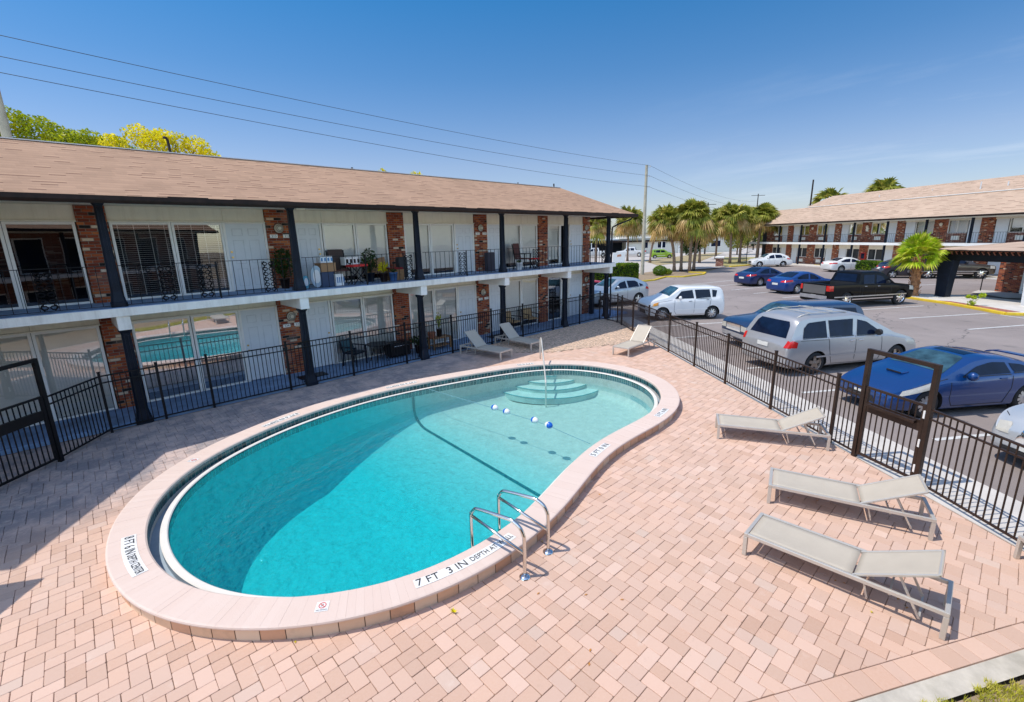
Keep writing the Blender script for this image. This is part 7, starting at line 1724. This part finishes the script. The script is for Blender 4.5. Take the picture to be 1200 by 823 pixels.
o = thing('carport', 'dark open carport across the street behind the white pickup', 'carport', (95, 63.5, 0), R(140)); mb = MB(); mb.box(-16, 10, -6, 0, 2.7, 3.1); mb.build('roof', M['gutter'], o)
mb = MB(); mb.box(-16, 10, -6, -5.8, 0, 2.7); mb.build('rear_wall', M['navy'], o)
for k in range(7): mb = MB(); mb.box(-15.9 + 4.2 * k, -15.7 + 4.2 * k, -.2, 0, 0, 2.7); mb.build('post', M['white'], o)
block('grey shop block behind the carport', (108, 92), 140, 70, 12, 4.6, M['cream_dirt'], [(-20, 1, 5, 2), (-8, 1, 5, 2), (8, 1, 5, 2)], 'shingle_far', 1.0)
mb = MB()
for k in range(160): 
    a = R(-40 + k * 1.0); d_ = 170 + rnd.uniform(-10, 30); leafy(mb, (d_ * math.cos(a), d_ * math.sin(a), rnd.uniform(1, 3)), rnd.uniform(3, 6), 60, .7, .6, .3)
tl = mb.build('tree_line', M['leaf_dark'], None); tl['kind'] = 'stuff'; tl['label'] = 'low dark line of far-off trees along the horizon'; tl['category'] = 'trees'
# a few fallen leaves and weeds on the pavers
rnd.seed(77); mleaf = pm('dry_leaf', (.55, .24, .05), .8, var=.3)
lf = None
for k in range(34):
    x, y = rnd.uniform(2.5, 9.5), rnd.uniform(-.5, 5.5)
    if y < 1.3 - .62 * (x - 3.82) or inpool(x, y) or (x - 8.53) * FN.x + (y + .81) * FN.y > -.1: continue
    mb = MB(); a = rnd.uniform(0, 6.28); s_ = rnd.uniform(.012, .028); mb.add([(s_, 0, .002), (0, s_ * .45, .010), (-s_, 0, .003), (0, -s_ * .45, .006)], [(0, 1, 2, 3)])
    if lf is None: lf = mb.build('fallen_leaf', mleaf, None); lf.location = (x, y, .002); lf.rotation_euler = (0, 0, a); tag(lf, 'tiny dry orange leaf lying on the pink pavers', 'leaf', 'dry leaves on the pavers'); bpy.data.objects[lf.name]
    else: c_ = lf.copy(); COL.objects.link(c_); c_.location = (x, y, .002); c_.rotation_euler = (0, 0, a)
mb = MB(); 
for k in range(14): a = rnd.uniform(0, 6.28); mb.add([(0, 0, 0), (.01 * math.cos(a + 1), .01 * math.sin(a + 1), .02), (.045 * math.cos(a), .045 * math.sin(a), rnd.uniform(.02, .05)), (.01 * math.cos(a - 1), .01 * math.sin(a - 1), .02)], [(0, 1, 2, 3)])
wd_ = mb.build('weed', M['leaf_yellow'], None, loc=(2.62, 3.78, .0)); tag(wd_, 'small yellow green weed at the foot of the coping by the 7 FT marking', 'weed')
rnd.seed(91)
for k in range(16):
    i_ = rnd.randrange(0, n); x, y = OUT[i_]; x += NRM[i_][0] * .03; y += NRM[i_][1] * .03
    if k > 8: x, y = ox + rnd.randrange(-20, 70) * U * 1.0, 3.2 - rnd.random() * 4
    if y > 5.5 or (k > 8 and (y < 1.3 - .62 * (x - 3.82) or inpool(x, y) or (x - 8.53) * FN.x + (y + .81) * FN.y > -.1)): continue
    c_ = wd_.copy(); COL.objects.link(c_); c_.location = (x, y, 0); s_ = rnd.uniform(.25, .5); c_.scale = (s_, s_, s_); c_.rotation_euler = (0, 0, rnd.uniform(0, 6)); c_['label'] = 'tiny weed sprouting from a joint of the pink paving'; c_['group'] = 'tiny weeds in the paving joints'
